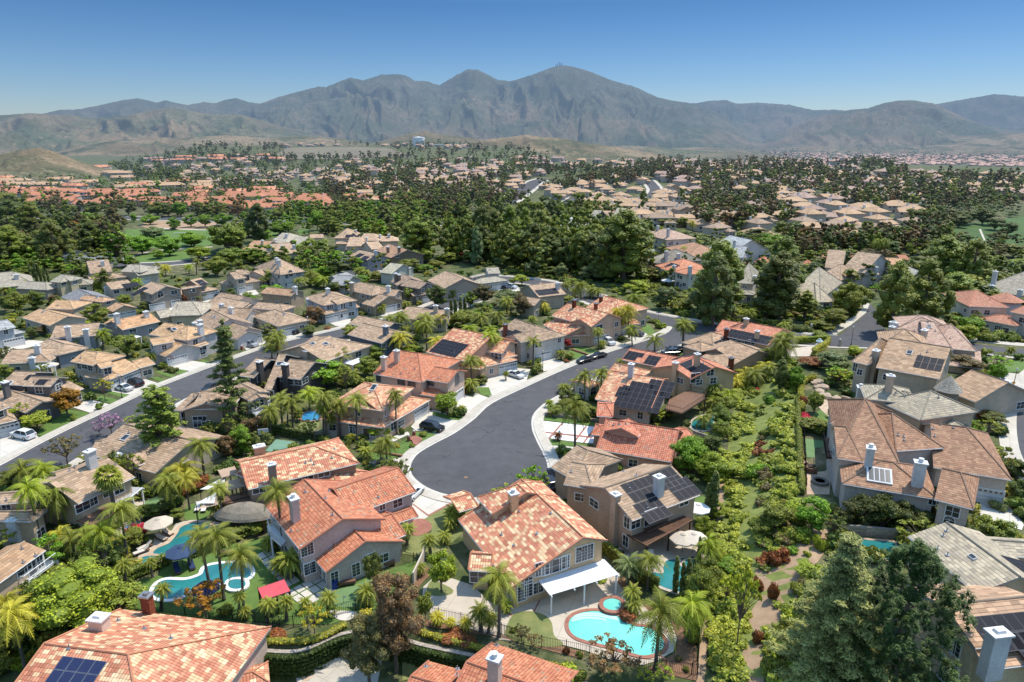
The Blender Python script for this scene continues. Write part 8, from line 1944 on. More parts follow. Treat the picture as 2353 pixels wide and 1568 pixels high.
def car(c,x,y,x2,y2,kind,col,label,group=None):
 p=G(c,x,y);q=G(c,x2,y2);rz=math.atan2(q.y-p.y,q.x-p.x)+PI
 L,W,H,prof,gl=carprof(kind)
 t=thing('car' if kind!='pickup' else 'pickup_truck',label,'car' if kind!='pickup' else 'pickup',(p.x,p.y,p.z+.07),rz,group)
 b=MB();hw=W/2
 belt={'suv':1.05,'pickup':1.1,'sedan':.9}[kind]
 def sec(x):
  top=interp(prof,x);return top
 xs=[-L/2,-L/2+.12,-L/2+.5,gl[0],gl[1],(gl[1]+gl[2])/2,gl[2],gl[3],L/2-.25,L/2-.08,L/2]
 rings=[]
 for i,x in enumerate(xs):
  e=1 if 1<i<len(xs)-2 else(.86 if i in(0,len(xs)-1)else .95)
  tp=min(sec(x),belt);rings.append([(x,-hw*e*.96,.28),(x,-hw*e,.6),(x,-hw*e*.97,tp-.06),(x,-hw*e*.86,tp),(x,hw*e*.86,tp),(x,hw*e*.97,tp-.06),(x,hw*e,.6),(x,hw*e*.96,.28)])
 o=0;V=[v for r in rings for v in r];F=[]
 for i in range(len(rings)-1):
  for k in range(8):F.append([i*8+k,i*8+(k+1)%8,(i+1)*8+(k+1)%8,(i+1)*8+k])
 F+=[list(range(8))[::-1],[(len(rings)-1)*8+k for k in range(8)]]
 b.add(V,F)
 zr=H;r0,r1=gl[1],gl[2]
 b.add([(r0,-hw*.7,zr-.03),(r1,-hw*.7,zr-.04),(r1,hw*.7,zr-.04),(r0,hw*.7,zr-.03),(r0+.15,-hw*.55,zr+.02),(r1-.1,-hw*.55,zr+.01),(r1-.1,hw*.55,zr+.01),(r0+.15,hw*.55,zr+.02)],[[4,5,6,7],[0,1,5,4],[1,2,6,5],[2,3,7,6],[3,0,4,7]])
 for s in(-1,1):
  for(xa,za,xb,zb_)in((gl[0],belt,gl[1],zr-.03),((gl[1]+gl[2])/2,belt,(gl[1]+gl[2])/2,zr-.03),(gl[3],belt,gl[2],zr-.04)):
   b.tube([(xa,s*hw*.86,za),(xb,s*hw*.7,zb_)],.05,4)
 def loc(bd,name,mat,color=None,parent=t):
  me=bd.mesh(name,[mat]);return link(name,me,parent,color=color)
 loc(b,'body',MT['carpaint'],col)
 g=MB();y0,y1=hw*.84,hw*.68
 bt=[(gl[0],-y0,belt-.01),(gl[3],-y0,belt-.01),(gl[3],y0,belt-.01),(gl[0],y0,belt-.01)];tp=[(gl[1],-y1,zr-.035),(gl[2],-y1,zr-.045),(gl[2],y1,zr-.045),(gl[1],y1,zr-.035)]
 g.add(bt+tp,[[0,1,5,4],[2,3,7,6]]);loc(g,'side_window',MT['glass'])
 g=MB();g.add(bt+tp,[[3,0,4,7]]);loc(g,'windscreen',MT['glass'])
 g=MB();g.add(bt+tp,[[1,2,6,5]]);loc(g,'rear_window',MT['glass'])
 for sx in(-1,1):
  for sy in(-1,1):
   X=sx*L*.295;Y=sy*(hw-.1);w=MB();w.tube([(X,Y-.12,.33),(X,Y+.12,.33)],.34,14);wo=loc(w,'wheel',MT['tyre'])
   r=MB();r.tube([(X,Y+sy*.11,.33),(X,Y+sy*.135,.33)],.21,10);loc(r,'rim',MT['chrome'],None,wo)
 for sy in(-1,1):
  w=MB();w.box((-L/2+.09,sy*hw*.68,.68),(.14,.36,.13));loc(w,'headlight',MT['lampw'])
  w=MB();w.box((L/2-.07,sy*hw*.7,.8),(.12,.3,.16));loc(w,'tail_light',MT['red'])
 return t
m,nt_,b_=newmat('car_paint');oi=nt_.nodes.new('ShaderNodeObjectInfo');nt_.links.new(oi.outputs['Color'],b_.inputs['Base Color']);b_.inputs['Roughness'].default_value=.22;b_.inputs['Specular IOR Level'].default_value=.6;MT['carpaint']=m
BK=(.02,.02,.025);WC=(.75,.75,.74);GC=(.09,.095,.11)
car(6,1950,990,2080,1020,'suv',BK,'black SUV on the pale drive beside the brick steps')
car(6,1490,1350,1370,1350,'sedan',GC,'dark grey saloon between the long mosaic house and the cul-de-sac')
car(0,1263,1120,1240,1095,'suv',BK,'black SUV half hidden behind the tan mosaic roof')
car(0,1280,1102,1262,1080,'suv',(.03,.03,.04),'second black car by the taupe garage')
car(7,1035,350,965,368,'sedan',BK,'black coupe parked at the kerb, nearer of the two')
car(7,1160,310,1100,325,'sedan',BK,'black sports saloon with a rear wing at the kerb')
car(7,1260,180,1320,215,'suv',WC,'white SUV on the drive of the house above the maple')
car(7,1510,100,1570,112,'suv',(.05,.06,.08),'dark blue SUV on the corner house drive')
car(7,380,490,440,510,'sedan',(.7,.69,.66),'white saloon on the drive at the inner bend')
car(7,1840,285,1770,290,'suv',(.035,.045,.06),'dark blue estate parked along the right kerb')
car(7,1910,255,1860,262,'sedan',BK,'black car parked behind the blue estate')
car(5,225,1065,100,1040,'suv',WC,'white SUV on the drive at the left edge')
car(5,1165,615,1090,600,'sedan',WC,'white hatchback on the drive by the street lamp')
car(5,1270,570,1195,550,'suv',BK,'black SUV next to the white hatchback')
car(5,1985,615,1930,640,'sedan',BK,'black car at the kerb behind the twin-roof house')
car(6,235,205,300,215,'suv',(.42,.43,.45),'silver SUV before the white-trimmed garages')
car(6,630,80,680,90,'suv',BK,'dark SUV beside the round clipped tree')
car(5,915,45,870,50,'pickup',WC,'white pickup on the upper left street')
car(12,335,715,375,722,'pickup',(.6,.62,.64),'white pickup on the drive by the cross street')
car(12,285,725,325,732,'sedan',BK,'black car next to the white pickup')
car(10,2055,690,2090,692,'sedan',BK,'black saloon outside the brown house with the arched window')
car(10,1375,530,1350,540,'sedan',BK,'dark car by the grey garage near the park')
car(8,2100,545,2220,575,'sedan',WC,'white saloon beside the street tree at the right edge')
car(2,1232,165,1260,140,'sedan',WC,'white car peeking out behind the stepped red-roofed house')
car(11,1400,140,1440,143,'sedan',(.5,.52,.55),'pale car on the road behind the pines')
car(11,1870,118,1900,112,'sedan',BK,'dark car on the road behind the pines')
def lamp(c,x,y,label,h=4.6):
 p=G(c,x,y);t=thing('street_lamp',label,'street lamp',p,0,'street lamps');b=MB();b.lathe(p,[(.16,0),(.16,.3),(.07,.45),(.05,h)],8);put(b,'post',MT['iron'],t)
 b=MB();b.lathe(p+Vector((0,0,h)),[(.08,0),(.2,.35),(.16,.5),(.03,.62)],8);put(b,'lantern',MT['lampw'],t)
lamp(5,1150,690,'street lamp beside the drive of the white hatchback');lamp(7,637,440,'street lamp at the banded drive');lamp(7,790,1255,'street lamp by the salmon-tiled house')
lamp(12,2310,1035,'street lamp below the pine on the bank');lamp(8,725,190,'street lamp by the branch street');lamp(8,2240,640,'street lamp at the right edge');lamp(10,1820,760,'street lamp before the grey house');lamp(11,790,1150,'street lamp near the round tree');lamp(1,660,1,'x')if False else None;lamp(11,1432,1000,'street lamp by the date palms')
def parasol(c,x,y,r,h,col,label,c2=None):
 p=G(c,x,y);t=thing('parasol',label,'parasol',p);b=MB();b.tube([p,p+Vector((0,0,h+.5))],.035,6);put(b,'pole',MT['iron'],t)
 b=MB();n=8;z=h
 for k in range(n):
  a0,a1=2*PI*k/n,2*PI*(k+1)/n
  b.poly([(p.x+r*math.cos(a0),p.y+r*math.sin(a0),p.z+z),(p.x+r*math.cos(a1),p.y+r*math.sin(a1),p.z+z),(p.x+.25*math.cos(a1),p.y+.25*math.sin(a1),p.z+z+.62),(p.x+.25*math.cos(a0),p.y+.25*math.sin(a0),p.z+z+.62)])
  b.poly([(p.x+r*math.cos(a0),p.y+r*math.sin(a0),p.z+z-.16),(p.x+r*math.cos(a1),p.y+r*math.sin(a1),p.z+z-.16),(p.x+r*math.cos(a1),p.y+r*math.sin(a1),p.z+z),(p.x+r*math.cos(a0),p.y+r*math.sin(a0),p.z+z)])
 put(b,'canopy',MT['fabric'],t,color=col);b=MB();b.lathe(p+Vector((0,0,z+.63)),[(.38,0),(.04,.14)],8);put(b,'vent',MT['fabric'],t,color=tuple(a*.9 for a in col))
 for k in range(n):
  a0=2*PI*k/n;rb=MB();rb.tube([p+Vector((0,0,z+.6)),p+Vector((r*.97*math.cos(a0),r*.97*math.sin(a0),z+.02))],.018,4);put(rb,'rib',MT['iron'],t)
CRC=(.62,.52,.40)
parasol(1,1215,470,1.9,2.2,CRC,'cream parasol over the poolside loungers');parasol(1,1385,690,1.9,2.2,(.05,.08,.15),'dark blue parasol over the blue loungers');parasol(1,1570,960,1.6,1.9,(.05,.06,.16),'navy parasol half hidden by the orange-olive tree')
parasol(3,1490,360,1.7,2.3,(.85,.84,.80),'white parasol beside the tall cypress');parasol(3,1375,590,1.8,2.2,CRC,'left beige parasol behind the cypress row');parasol(3,1455,590,1.8,2.3,(.70,.60,.48),'right beige parasol behind the cypress row')
parasol(6,1165,440,1.8,2.2,(.25,.3,.4),'blue-grey parasol behind the round trees');parasol(5,490,470,1.8,2.4,(.6,.52,.42),'cream parasol behind the dark grey house');parasol(9,500,790,2.2,2.2,(.40,.34,.30),'taupe parasol behind the brick chimney house');parasol(8,420,225,.9,2.0,(.5,.6,.6),'small striped beach parasol by the corner pool')
parasol(12,1815,700,2.6,2.4,(.72,.70,.68),'white garden canopy below the coral villa')
def pergola(c,A,B,C,h,mat,label,slats=24,posts=True,fill_=False,name='pergola',sw=.12,pm=None,cat='pergola',color=None,drop=None):
 z0=G(c,*A).z;a,b_,d=(P(c,q[0],q[1],z0+h)for q in(A,B,C));ex=(b_-a);L=ex.length;ex.normalize();ey=Vector((-ex.y,ex.x,0));D=(d-a).dot(ey)
 if D<0:ey=-ey;D=-D
 t=thing(name,label,cat,(a.x,a.y,z0));Mx=Matrix((ex,ey,Vector((0,0,1)))).transposed()
 if fill_:
  b=MB();b.box(a+ex*L/2+ey*D/2,(1,1,1),M4=Matrix((ex*L,ey*D,Vector((0,0,.1)))).transposed());put(b,'canopy',MT[mat],t,color=color)
 else:
  for k in range(slats):
   b=MB();b.box(a+ex*L/2+ey*D*(k+.5)/slats+Vector((0,0,.08)),(1,1,1),M4=Matrix((ex*L,ey*sw,Vector((0,0,.05)))).transposed());put(b,'slat',MT[mat],t,color=color)
 for k in range(4):
  b=MB();b.box(a+ex*L*(k+.05)/3.1+ey*D/2-Vector((0,0,.06)),(1,1,1),M4=Matrix((ex*.1,ey*(D+.5),Vector((0,0,.18)))).transposed());put(b,'beam',MT[pm or mat],t,color=color)
 if posts:
  for i in range(3):
   for j in((0,1)if posts==2 else(0,)):
    q=a+ex*L*(.03+.47*i)+ey*D*(.05+.9*j);b=MB();b.box((q.x,q.y,z0+h/2),(.18,.18,h));put(b,'post',MT[pm or mat],t,color=color)
 return t
pergola(3,(378,915),(900,757),(780,645),2.7,'white','white slatted patio cover on the tan arched-window house',26,sw=.115)
pergola(3,(1105,540),(1455,345),(980,450),2.8,'wood2' if 'wood2' in MT else 'wood','brown slatted patio roof along the taupe sided house',22,sw=.2,pm='darkwood')
pergola(1,(930,220),(1080,100),(800,205),2.7,'white','white pergola behind the brown patio cover',14,sw=.3)
pergola(1,(700,385),(1000,225),(570,355),2.7,'brownroof' if 'brownroof' in MT else 'wood','solid brown patio cover beside the white pergola',fill_=True)
pergola(2,(100,950),(305,880),(25,870),2.5,'fabric','dark-framed garden canopy with a red cloth top',fill_=True,posts=2,name='garden_canopy',cat='canopy',pm='darkwood',color=(.62,.10,.12))
pergola(9,(370,830),(430,790),(290,790),2.6,'white','white patio cover between the solar houses',fill_=True,posts=2)
pergola(6,(20,1560),(190,1520),(0,1480),3.4,'fabric','lower tan shade roof beside the long mosaic house',fill_=True,name='shade_roof',cat='canopy',color=(.50,.36,.25))
pergola(6,(-30,1440),(130,1400),(-60,1370),3.8,'fabric','upper tan shade roof beside the long mosaic house',fill_=True,name='shade_roof',cat='canopy',color=(.48,.34,.24))
pergola(5,(1240,135),(1330,110),(1200,110),2.6,'white','white patio roof by the peach-roofed flag house',fill_=True)
pergola(11,(160,985),(320,990),(240,940),2.8,'white','white angular patio roof beside the hip-roofed house',fill_=True)
pergola(5,(370,420),(520,390),(350,385),2.6,'white','white patio roof behind the dark grey house',10)
pergola(6,(1200,380),(1330,330),(1160,350),2.6,'white','white lean-to roof behind the skylight house',fill_=True)
def sail(c,pts,zs,col,label):
 q=[P(c,x,y,z)for(x,y),z in zip(pts,zs)];b=MB();cen=sum(q,Vector())/3
 V=[];n=5
 for i in range(n+1):
  for j in range(n+1-i):
   u,v=i/n,j/n;p=q[0]*(1-u-v)+q[1]*u+q[2]*v;V.append(p+(cen-p)*.12*(1-abs(1-2*u))*.5-Vector((0,0,.25*27*u*v*(1-u-v))))
 idx={};k=0
 for i in range(n+1):
  for j in range(n+1-i):idx[i,j]=k;k+=1
 F=[]
 for i in range(n):
  for j in range(n-i):
   F.append([idx[i,j],idx[i+1,j],idx[i,j+1]])
   if j<n-i-1:F.append([idx[i+1,j],idx[i+1,j+1],idx[i,j+1]])
 b.add(V,F);t=thing('shade_sail',label,'sail shade',(q[0].x,q[0].y,0));put(b,'sail',MT['fabric'],t,color=col)
 for p in q:
  s=MB();s.tube([(p.x,p.y,-.1),p],.05,6);put(s,'post',MT['iron'],t)
sail(1,[(1510,110),(1700,10),(1705,110)],(3,3.6,3),(.74,.72,.68),'upper white triangular sail shade behind the pools')
sail(1,[(1480,215),(1640,128),(1620,215)],(2.8,3.4,3),(.76,.74,.70),'lower white triangular sail shade over the lawn loungers')
sail(1,[(1480,265),(1645,150),(1650,225)],(2.4,3.2,3),(.55,.42,.30),'tan triangular sail shade next to the thatched shelter')
def lounger(c,x,y,x2,y2,label,col=(.62,.50,.38),frame='wood',group=None):
 p=G(c,x,y);q=G(c,x2,y2);rz=math.atan2(q.y-p.y,q.x-p.x);t=thing('sun_lounger',label,'lounger',(p.x,p.y,p.z+.06),rz,group)
 def L_(b,n,m,col=None):return link(n,b.mesh(n,[MT[m]]),t,color=col)
 b=MB();b.box((0,0,.26),(1.95,.66,.08));L_(b,'frame',frame);b=MB();b.box((-.3,0,.35),(1.3,.62,.1));L_(b,'cushion','fabric',col)
 b=MB();b.add([(.35,-.31,.32),(.95,-.31,.75),(.95,.31,.75),(.35,.31,.32),(.35,-.31,.42),(.9,-.31,.85),(.9,.31,.85),(.35,.31,.42)],[[0,1,2,3],[4,5,6,7],[0,1,5,4],[2,3,7,6],[1,2,6,5],[0,3,7,4]]);L_(b,'backrest','fabric',col)
 for sx in(-.85,.85):
  for sy in(-.28,.28):b=MB();b.box((sx,sy,.12),(.06,.06,.24));L_(b,'leg',frame)
lounger(1,1220,490,1170,470,'tan lounger under the cream parasol');lounger(1,1270,450,1230,430,'tan lounger behind the one under the cream parasol')
lounger(1,1095,560,1140,540,'pale lounger on the stone deck, nearer the parasol',(.66,.6,.52));lounger(1,1070,595,1110,580,'pale lounger on the stone deck, nearer the spa',(.66,.6,.52))
lounger(1,1340,730,1320,680,'navy lounger under the dark blue parasol, left one',(.03,.05,.12));lounger(1,1450,700,1430,650,'navy lounger under the dark blue parasol, right one',(.03,.05,.12))
lounger(1,1495,265,1510,225,'white lounger on the lawn below the sail, left one',(.8,.78,.72));lounger(1,1545,268,1560,230,'white lounger on the lawn below the sail, right one',(.8,.78,.72));lounger(3,1150,640,1130,600,'cream lounger beside the dark teal pool',(.75,.68,.58));lounger(8,390,215,430,200,'pale blue lounger by the corner pool',(.6,.65,.7))
p=G(1,1870,400);t=thing('thatched_shelter','grey thatched shelter roof above the clipped hedge','thatched shelter',p)
b=MB();prof=[(1.0,0),(.93,.35),(.7,.95),(.35,1.5),(.04,1.75)];n=20;rr=random.Random(3)
for i,(r,z)in enumerate(prof):
 for k in range(n):a=2*PI*k/n;b.v.append((p.x+4.3*r*math.cos(a)*(1+.03*rr.random()),p.y+2.3*r*math.sin(a),p.z+2.1+z+.08*rr.random()))
for i in range(4):
 for k in range(n):b.f.append([i*n+k,i*n+(k+1)%n,(i+1)*n+(k+1)%n,(i+1)*n+k]);b.m.append(0)
put(b,'thatch',M('thatch',(.34,.29,.22),(.20,.17,.13),5,bstr=.8),t)
for sx in(-1,1):
 for sy in(-1,1):b=MB();b.tube([(p.x+sx*2.8,p.y+sy*1.2,p.z),(p.x+sx*2.8,p.y+sy*1.2,p.z+2.3)],.09,6);put(b,'post',MT['wood'],t)
def balcony(c,pts,z,label,mat='white',h=1.0,deck=None,legs=0,gap=.18):
 q=[P(c,x,y,z)for x,y in pts];t=thing('balcony',label,'balcony',(q[0].x,q[0].y,z));b=MB()
 for a,d in zip(q,q[1:]):
  for k in(.08,1):b.tube([a+Vector((0,0,h*k)),d+Vector((0,0,h*k))],.05,4)
  n=max(2,int((d-a).length/gap))
  for i in range(n+1):s=a.lerp(d,i/n);b.tube([s,s+Vector((0,0,h))],.022,4,0,False)
 put(b,'railing',MT[mat],t)
 if deck:
  dq=[P(c,x,y,z)for x,y in deck];b=MB();cc=[Vector((v.x,v.y,z-.02))for v in dq];b.poly(cc);b.poly([v-Vector((0,0,.2))for v in cc[::-1]])
  for a,d in zip(cc,cc[1:]+cc[:1]):b.poly([a,d,d-Vector((0,0,.2)),a-Vector((0,0,.2))])
  put(b,'deck',MT['wood' if mat!='white' else 'white'],t)
  for v in cc[:legs]:b=MB();b.box((v.x,v.y,z/2),(.2,.2,z));put(b,'post',MT[mat],t)
MT['iron2']=MT['iron']
balcony(2,[(235,375),(135,385),(160,470),(235,535)],2.9,'white balcony on the left side of the stepped red-roofed house',deck=[(235,375),(135,385),(160,470),(235,535),(300,470)],legs=3)
balcony(1,[(430,645),(190,825),(100,815)],2.9,'long white balcony on the peach-brown house',deck=[(430,645),(190,825),(100,815),(330,650)],legs=3)
balcony(7,[(1790,790),(1950,835),(2165,700),(2165,650),(1990,620)],3.0,'dark wooden balcony deck above the teal pool','darkwood',gap=.4,deck=[(1790,790),(1950,835),(2165,700),(2165,650),(1990,620),(1830,700)],legs=3)
balcony(3,[(1070,400),(1120,425),(1265,355),(1265,315)],3.2,'small dark balcony over the slatted patio roof','darkwood',deck=[(1070,400),(1120,425),(1265,355),(1210,315)])
balcony(7,[(2050,590),(2150,555),(2150,520)],3.0,'wooden balcony on the twin-chimney house','wood',deck=[(2050,590),(2150,555),(2150,520),(2040,560)])
balcony(8,[(460,1060),(490,1250),(560,1255)],7.0,'balcony with glass rail on the brown-tiled mansion','iron',deck=[(460,1060),(490,1250),(600,1255),(600,1060)])
balcony(6,[(225,800),(290,850),(430,750),(420,710)],2.9,'cream balcony beside the thin tall pine',deck=[(225,800),(290,850),(430,750),(370,720)],legs=3)
balcony(1,[(1680,215),(1900,165),(1915,200)],2.9,'dark wooden deck rail under the long mosaic roof','darkwood',deck=[(1680,215),(1915,200),(1900,150),(1700,160)],legs=2)
fence(2,[(160,1150),(330,1150),(480,1110),(640,1065),(800,1025),(920,1020)],1.5,'black railing above the ivy wall on the left')
fence(2,[(1310,1120),(1370,1085),(1500,1110),(1700,1155),(1900,1210),(2070,1260)],1.5,'black railing below the beige patio on the left')
fence(3,[(0,1210),(250,1290),(500,1340),(640,1370),(800,1420),(1050,1470),(1250,1490),(1490,1520)],1.5,'black railing along the pool garden at the bottom')
fence(3,[(1490,1550),(1495,1350),(1505,1180)],1.6,'dark boundary railing beside the dirt path')
fence(1,[(920,1000),(1080,1020),(1400,1060),(1760,1100),(2060,1130),(2120,1150)],1.4,'black railing behind the bottom left mosaic roof')
fence(2,[(1120,640),(1180,665),(1290,690)],1.7,'black side gate railing by the grey gable wall');fence(8,[(275,1000),(290,1300),(300,1600)],1.6,'thin fence at the edge of the hillside terrace',gap=.5)
wall(2,[(1235,830),(1300,690),(1320,630)],1.7,.2,'patio','cream side wall between the red and the mosaic house')
wall(6,[(740,1080),(900,1080),(1060,1075)],1.7,.2,'blockwall','tan block wall behind the long mosaic house');wall(6,[(900,440),(1200,400),(1420,440)],1.6,.2,'blockwall','tan block wall behind the pink gabled house')
wall(7,[(660,850),(900,880),(1160,910)],.5,.3,'blockwall','low block edging above the grass strip');wall(7,[(2050,1060),(2200,1110)],1.4,.2,'blockwall','block wall beside the teal pool');wall(6,[(1240,1165),(1400,1200),(1670,1245)],.4,.25,'brickpave','low brick edging between the two front lawns')
wall(9,[(430,240),(620,255),(700,250)],.9,.3,'blockwall','low garden wall of the house above the bank');wall(4,[(690,440),(900,460),(1200,490)],1.3,.4,'blockwall','stone wall behind the dark teal pool');wall(4,[(1520,440),(1700,560)],1.1,.2,'patio','cream garden wall beside the long grey gable')
wall(7,[(910,240),(1060,290)],.5,.3,'brickpave','brick edging of the two-level lawn')
p=G(10,1640,115);t=thing('football_goal','white football goal on the park field','goal',p);b=MB()
b.tube([p,p+Vector((0,0,2.4)),p+Vector((7.3,0,2.4)),p+Vector((7.3,0,0))],.14,6);put(b,'frame',MT['white'],t);b=MB();b.tube([p,p+Vector((-1,2.4,0)),p+Vector((6.3,2.4,0)),p+Vector((7.3,0,0))],.09,5);put(b,'ground_bar',MT['white'],t)
p=G(6,350,1170);t=thing('basketball_hoop','basketball hoop with a clear board beside the green court','hoop',p);b=MB();b.tube([p,p+Vector((0,0,3.2))],.08,6);put(b,'pole',MT['iron'],t)
b=MB();q=p+Vector((.5,0,3.3));b.box(q,(1.7,.08,1.1),.3);put(b,'backboard',MT['trim'],t);b=MB();b.lathe(q+Vector((.15,-.35,-.35)),[(.24,0),(.26,.03),(.22,.03)],12);put(b,'rim',MT['red'],t)
def sign(c,x,y,label,col,h=2.1,w=.75,diamond=True):
 p=G(c,x,y);t=thing('road_sign',label,'road sign',p);b=MB();b.tube([p,p+Vector((0,0,h))],.04,5);put(b,'post',MT['metal'],t);s=MB();z=h
 v=[(-w/2,0),(0,-w/2),(w/2,0),(0,w/2)]if diamond else[(-w,-.12),(w,-.12),(w,.12),(-w,.12)]
 s.poly([p+Vector((a,-.06,z+q))for a,q in v]);s.poly([p+Vector((a,-.03,z+q))for a,q in v][::-1]);put(s,'plate',MT['paint'],t,color=col)
sign(8,2235,640,'orange diamond warning sign at the right edge',(.75,.36,.02));sign(11,1475,545,'orange diamond warning sign on the street behind',(.85,.33,.02),w=1.2);sign(12,1725,1030,'blue street name sign at the corner',(.08,.12,.4),2.8,diamond=False)
p=G(2,708,975);t=thing('golf_flag','small white flag on the putting green','flag',p);b=MB();b.tube([p,p+Vector((0,0,1.1))],.02,5);put(b,'pole',MT['iron'],t);b=MB();b.poly([p+Vector((0,0,.8)),p+Vector((.35,0,.85)),p+Vector((.35,0,1.08)),p+Vector((0,0,1.1))]);put(b,'cloth',MT['white'],t)
p=G(5,1600,385)+Vector((0,-.4,0));t=thing('house_flag','small red, white and blue flag hanging by the garage door','flag',p);b=MB();b.tube([p+Vector((0,.3,2.6)),p+Vector((.4,-.6,3.5))],.03,5);put(b,'pole',MT['white'],t)
for k in range(7):b=MB();b.poly([p+Vector((.4+.14*k,-.6,3.5-.1*k)),p+Vector((.4+.14*(k+1),-.6,3.4-.1*k)),p+Vector((.5+.14*(k+1),-.6,2.5-.1*k)),p+Vector((.5+.14*k,-.6,2.6-.1*k))]);put(b,'stripe',MT['paint'],t,color=((.55,.04,.06),(.8,.8,.8))[k%2])
b=MB();b.poly([p+Vector((.39,-.62,3.5)),p+Vector((.8,-.62,3.2)),p+Vector((.82,-.62,2.85)),p+Vector((.43,-.62,3.1))]);put(b,'canton',MT['paint'],t,color=(.03,.05,.25))
def urn(c,x,y,h,label,mat='brick'):
 p=G(c,x,y);t=thing('brick_pillar',label,'pillar',p);b=MB();b.box(p+Vector((0,0,h/2)),(.55,.55,h));put(b,'pillar',MT[mat],t,uv=True);b=MB();b.lathe(p+Vector((0,0,h)),[(.12,0),(.22,.15),(.2,.3),(.03,.4)],8);put(b,'urn',MT['trim'],t)
urn(6,1780,1050,.9,'brick pillar right of the brick steps');urn(6,1730,1095,.9,'brick pillar left of the brick steps');urn(6,160,235,.9,'brick pillar by the silver SUV');urn(8,345,60,1.8,'stone pillar on the branch street corner','blockwall');urn(8,615,205,1.8,'stone pillar across from the corner','blockwall')
def drum(c,x,y,r,h,name,label,cat,mat,inner=None):
 p=G(c,x,y);t=thing(name,label,cat,p);b=MB();b.lathe(p,[(r,0),(r,h),(r*.7,h),(r*.7,h-.12)],14);put(b,'bowl',MT[mat],t);b=MB();b.lathe(p+Vector((0,0,h-.14)),[(r*.7,0),(r*.6,.02)],12);put(b,'embers',MT[inner or 'iron'],t)
drum(8,655,715,1.3,.55,'fire_pit','round stone fire pit on the hillside terrace','fire pit','flag');drum(3,920,600,.6,.4,'fire_bowl','small round fire bowl by the taupe house','fire bowl','blockwall');drum(8,430,1490,1.2,.5,'fire_pit','dark fire pit on the flagstone terrace','fire pit','blockwall')
p=G(8,350,1350);t=thing('curved_sofa','brown wicker sofa curving on the terrace beside the mansion','sofa',p);b=MB();n=12
for k in range(n):
 a0,a1=PI*.5+PI*k/n,PI*.5+PI*(k+1)/n
 for r0_,r1_,z1,mm in((2.1,1.9,.85,0),):b.add([(p.x+r*math.cos(a),p.y+r*math.sin(a),p.z+z)for z in(0,z1)for a in(a0,a1)for r in(r0_,r1_)],[[0,2,6,4],[1,3,7,5],[4,6,7,5]])
put(b,'back',MT['wood'],t);b=MB()
for k in range(n):
 a0,a1=PI*.5+PI*k/n,PI*.5+PI*(k+1)/n
 b.add([(p.x+r*math.cos(a),p.y+r*math.sin(a),p.z+z)for z in(0,.42)for a in(a0,a1)for r in(1.88,1.15)],[[0,2,6,4],[1,3,7,5],[4,6,7,5]])
put(b,'seat',MT['fabric'],t,color=(.42,.30,.20));b=MB();b.lathe(p,[(.15,0),(.15,.4),(.65,.42),(.65,.47)],12);tag(put(b,'coffee_table',MT['darkwood']),'round dark table in the bend of the curved sofa','table')
def bin_(c,x,y,col,label):
 p=G(c,x,y);t=thing('wheelie_bin',label,'bin',p);b=MB();b.box(p+Vector((0,0,.5)),(.55,.6,.95),.2,taper=1.1);put(b,'body',MT['paint'],t,color=col);b=MB();b.box(p+Vector((0,0,1.02)),(.66,.7,.08),.2);put(b,'lid',MT['paint'],t,color=tuple(v*.8 for v in col))
bin_(2,370,1440,(.03,.12,.4),'blue bin behind the bottom left house');bin_(2,643,860,(.02,.05,.25),'small blue bin at the corner of the grey gable');bin_(6,1800,880,(.03,.03,.03),'black bin in the open garage of the palm-fronted house')
def planter(c,x,y,label):
 p=G(c,x,y);t=thing('planter_box',label,'planter',p);b=MB();b.box(p+Vector((0,0,.5)),(2.0,.6,.35),.25);put(b,'box',MT['wood'],t);b=MB()
 for s in(-.9,.9):b.box(p+Vector((s,s*.25,.2)),(.1,.5,.4))
 put(b,'legs',MT['wood'],t)
planter(2,735,835,'wooden raised planter with a trellis against the grey gable');planter(2,1035,690,'wooden raised planter at the right of the grey gable');planter(1,1710,610,'long wooden bench box by the gravel bed')
rr=random.Random(8);
for k,(x,y)in enumerate(((400,600),(430,640),(455,680),(500,690),(540,690),(580,705),(380,560),(420,555),(2020-1560,600))):
 p=G(8,x,y);V,F=ico();b=MB();s=rr.uniform(.7,1.4);vv=[(p.x+v[0]*s*rr.uniform(.8,1.2),p.y+v[1]*s*rr.uniform(.8,1.2),p.z+.2+v[2]*s*.7)for v in V];b.add(vv,[list(f)for f in F]);o=put(b,'boulder',MT['redrock']if 'redrock' in MT else MT['flag'],label='orange boulder in the rock waterfall on the hillside terrace',cat='boulder',group='boulders of the rock waterfall')
for c,x,y,l in((2,1630,20,'manhole cover in the middle of the cul-de-sac'),(7,965,425,'manhole cover on the street near the parked black cars')):
 p=G(c,x,y);b=MB();b.lathe(p,[(.36,.02),(.36,.035),(.3,.04)],14);tag(put(b,'manhole_cover',M('rusty_cover',(.28,.17,.11))),l,'manhole cover')
HOUSES_L=[]
SHORT={}
for h in HOUSES:
 u,v,d=project(h.root.location+Vector((0,0,4)))
 s=h.short
 if not s:
  s=h.root['label']
  for w in(' with ',' beside ',' behind ',' left of ',' right of ',' in front of ',' cut by ',' below ',' above ',' near ',' among ',' by ',' at ',' whose ',' under ',' in the ',' tucked ',' showing ',' glimpsed ',' hidden ',' half hidden ',' between '):
   i=s.find(w)
   if i>12:s=s[:i]
 HOUSES_L.append((u,v,s,h.root.location.copy()))
cnt={}
for q in HOUSES_L:cnt[q[2]]=cnt.get(q[2],0)+1
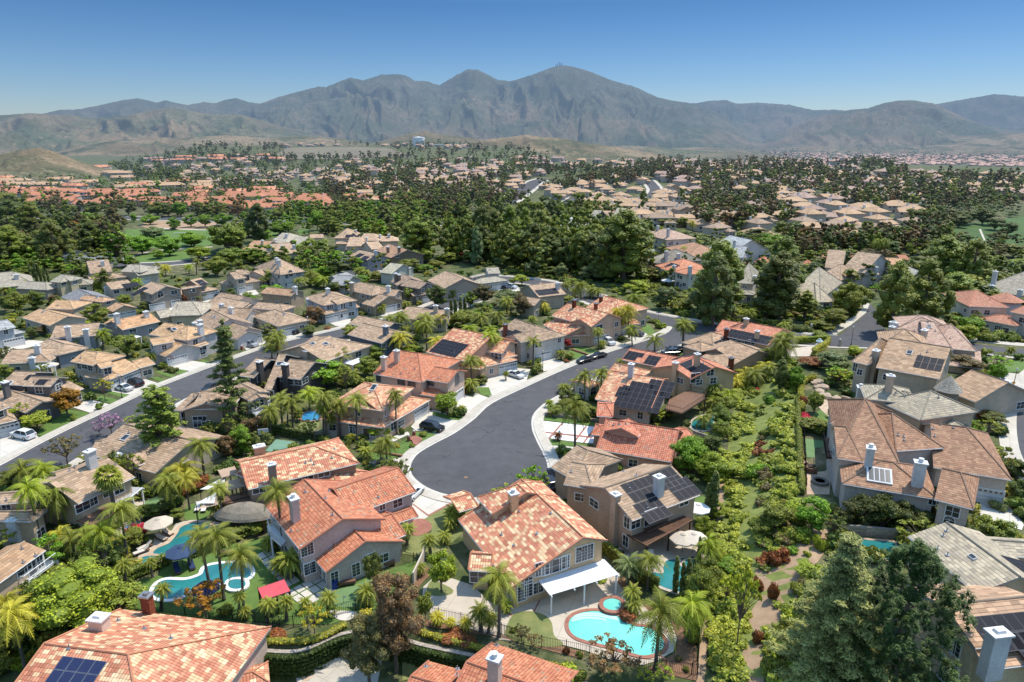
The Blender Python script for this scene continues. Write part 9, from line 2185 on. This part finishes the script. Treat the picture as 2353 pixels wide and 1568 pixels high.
CW={'y':'yellow-green','b':'bright green','g':'green','d':'dark green','o':'olive','e':'brownish','br':'brown','s':'grey-green','or':'orange-leaved','r':'red','p':'purple-flowering','pk':'pink-flowering','yy':'yellow','rd':'reddish','ol':'olive-green'}
KW={'broad':'leafy tree','round':'round-crowned tree','aleppo':'tall dense pine','pine':'open pine','pinedense':'bushy pine','pinesparse':'thin tall pine','cedar':'drooping cedar','darkpine':'huge dark pine','euc':'ragged eucalyptus','airy':'loose open tree','cypress':'narrow cypress','bush':'bush','queen':'feathery palm','king':'slim palm','date':'dwarf palm','fan':'fan palm','royal':'tall palm'}
used={}
groups={}
for o,kind,col,h,w in TREES:
 if o.get('label'):continue
 p=Vector(o.location);u,v,d=project(p)
 if o.get('group')=='shrubs covering the planted slope':
  f='upper' if v<1000 else('middle' if v<1250 else 'lower');o['label']='%s shrub on the %s part of the planted slope'%(CW.get(col,'pale green'),f);o['group']='%s shrubs of the %s planted slope'%(CW.get(col,'pale green'),f);continue
 if o.get('group')=='trees among the distant houses':
  o['label']='%s tree standing among the distant houses'%CW.get(col,'green');o['group']='%s trees among the distant houses'%CW.get(col,'green');continue
 best=sorted(HOUSES_L,key=lambda q:(q[3]-p).xy.length)[:3]
 done=None
 for hu,hv,hs,hl in best:
  du,dv=u-hu,v-hv
  rel='left of' if du<-abs(dv)*1.2 else('right of' if du>abs(dv)*1.2 else('in front of' if dv>0 else 'behind'))
  sz='' if kind=='bush' else('small ' if h<4 else('large ' if h>13 else ''))
  lab='%s%s %s %s the %s'%(sz,CW.get(col,'green'),KW[kind],rel,hs)
  lab=' '.join(lab.split()[:16])
  if lab not in used:done=lab;break
  done=done or lab
 used.setdefault(done,[]).append(o);o['label']=done
for lab,os_ in used.items():
 if len(os_)>1:
  os_.sort(key=lambda o:project(Vector(o.location))[0])
  if len(os_)<=3:
   W3={2:('left','right'),3:('left','middle','right')}[len(os_)]
   for wd,o in zip(W3,os_):
    t=(wd+' '+lab).split()
    o['label']=' '.join(t[:16])
    if 'group' in o and o['group']=='palms':del o['group']
  else:
   for o in os_:o['group']=lab[:60]
 elif 'group' in os_[0]and os_[0]['group']=='palms':del os_[0]['group']
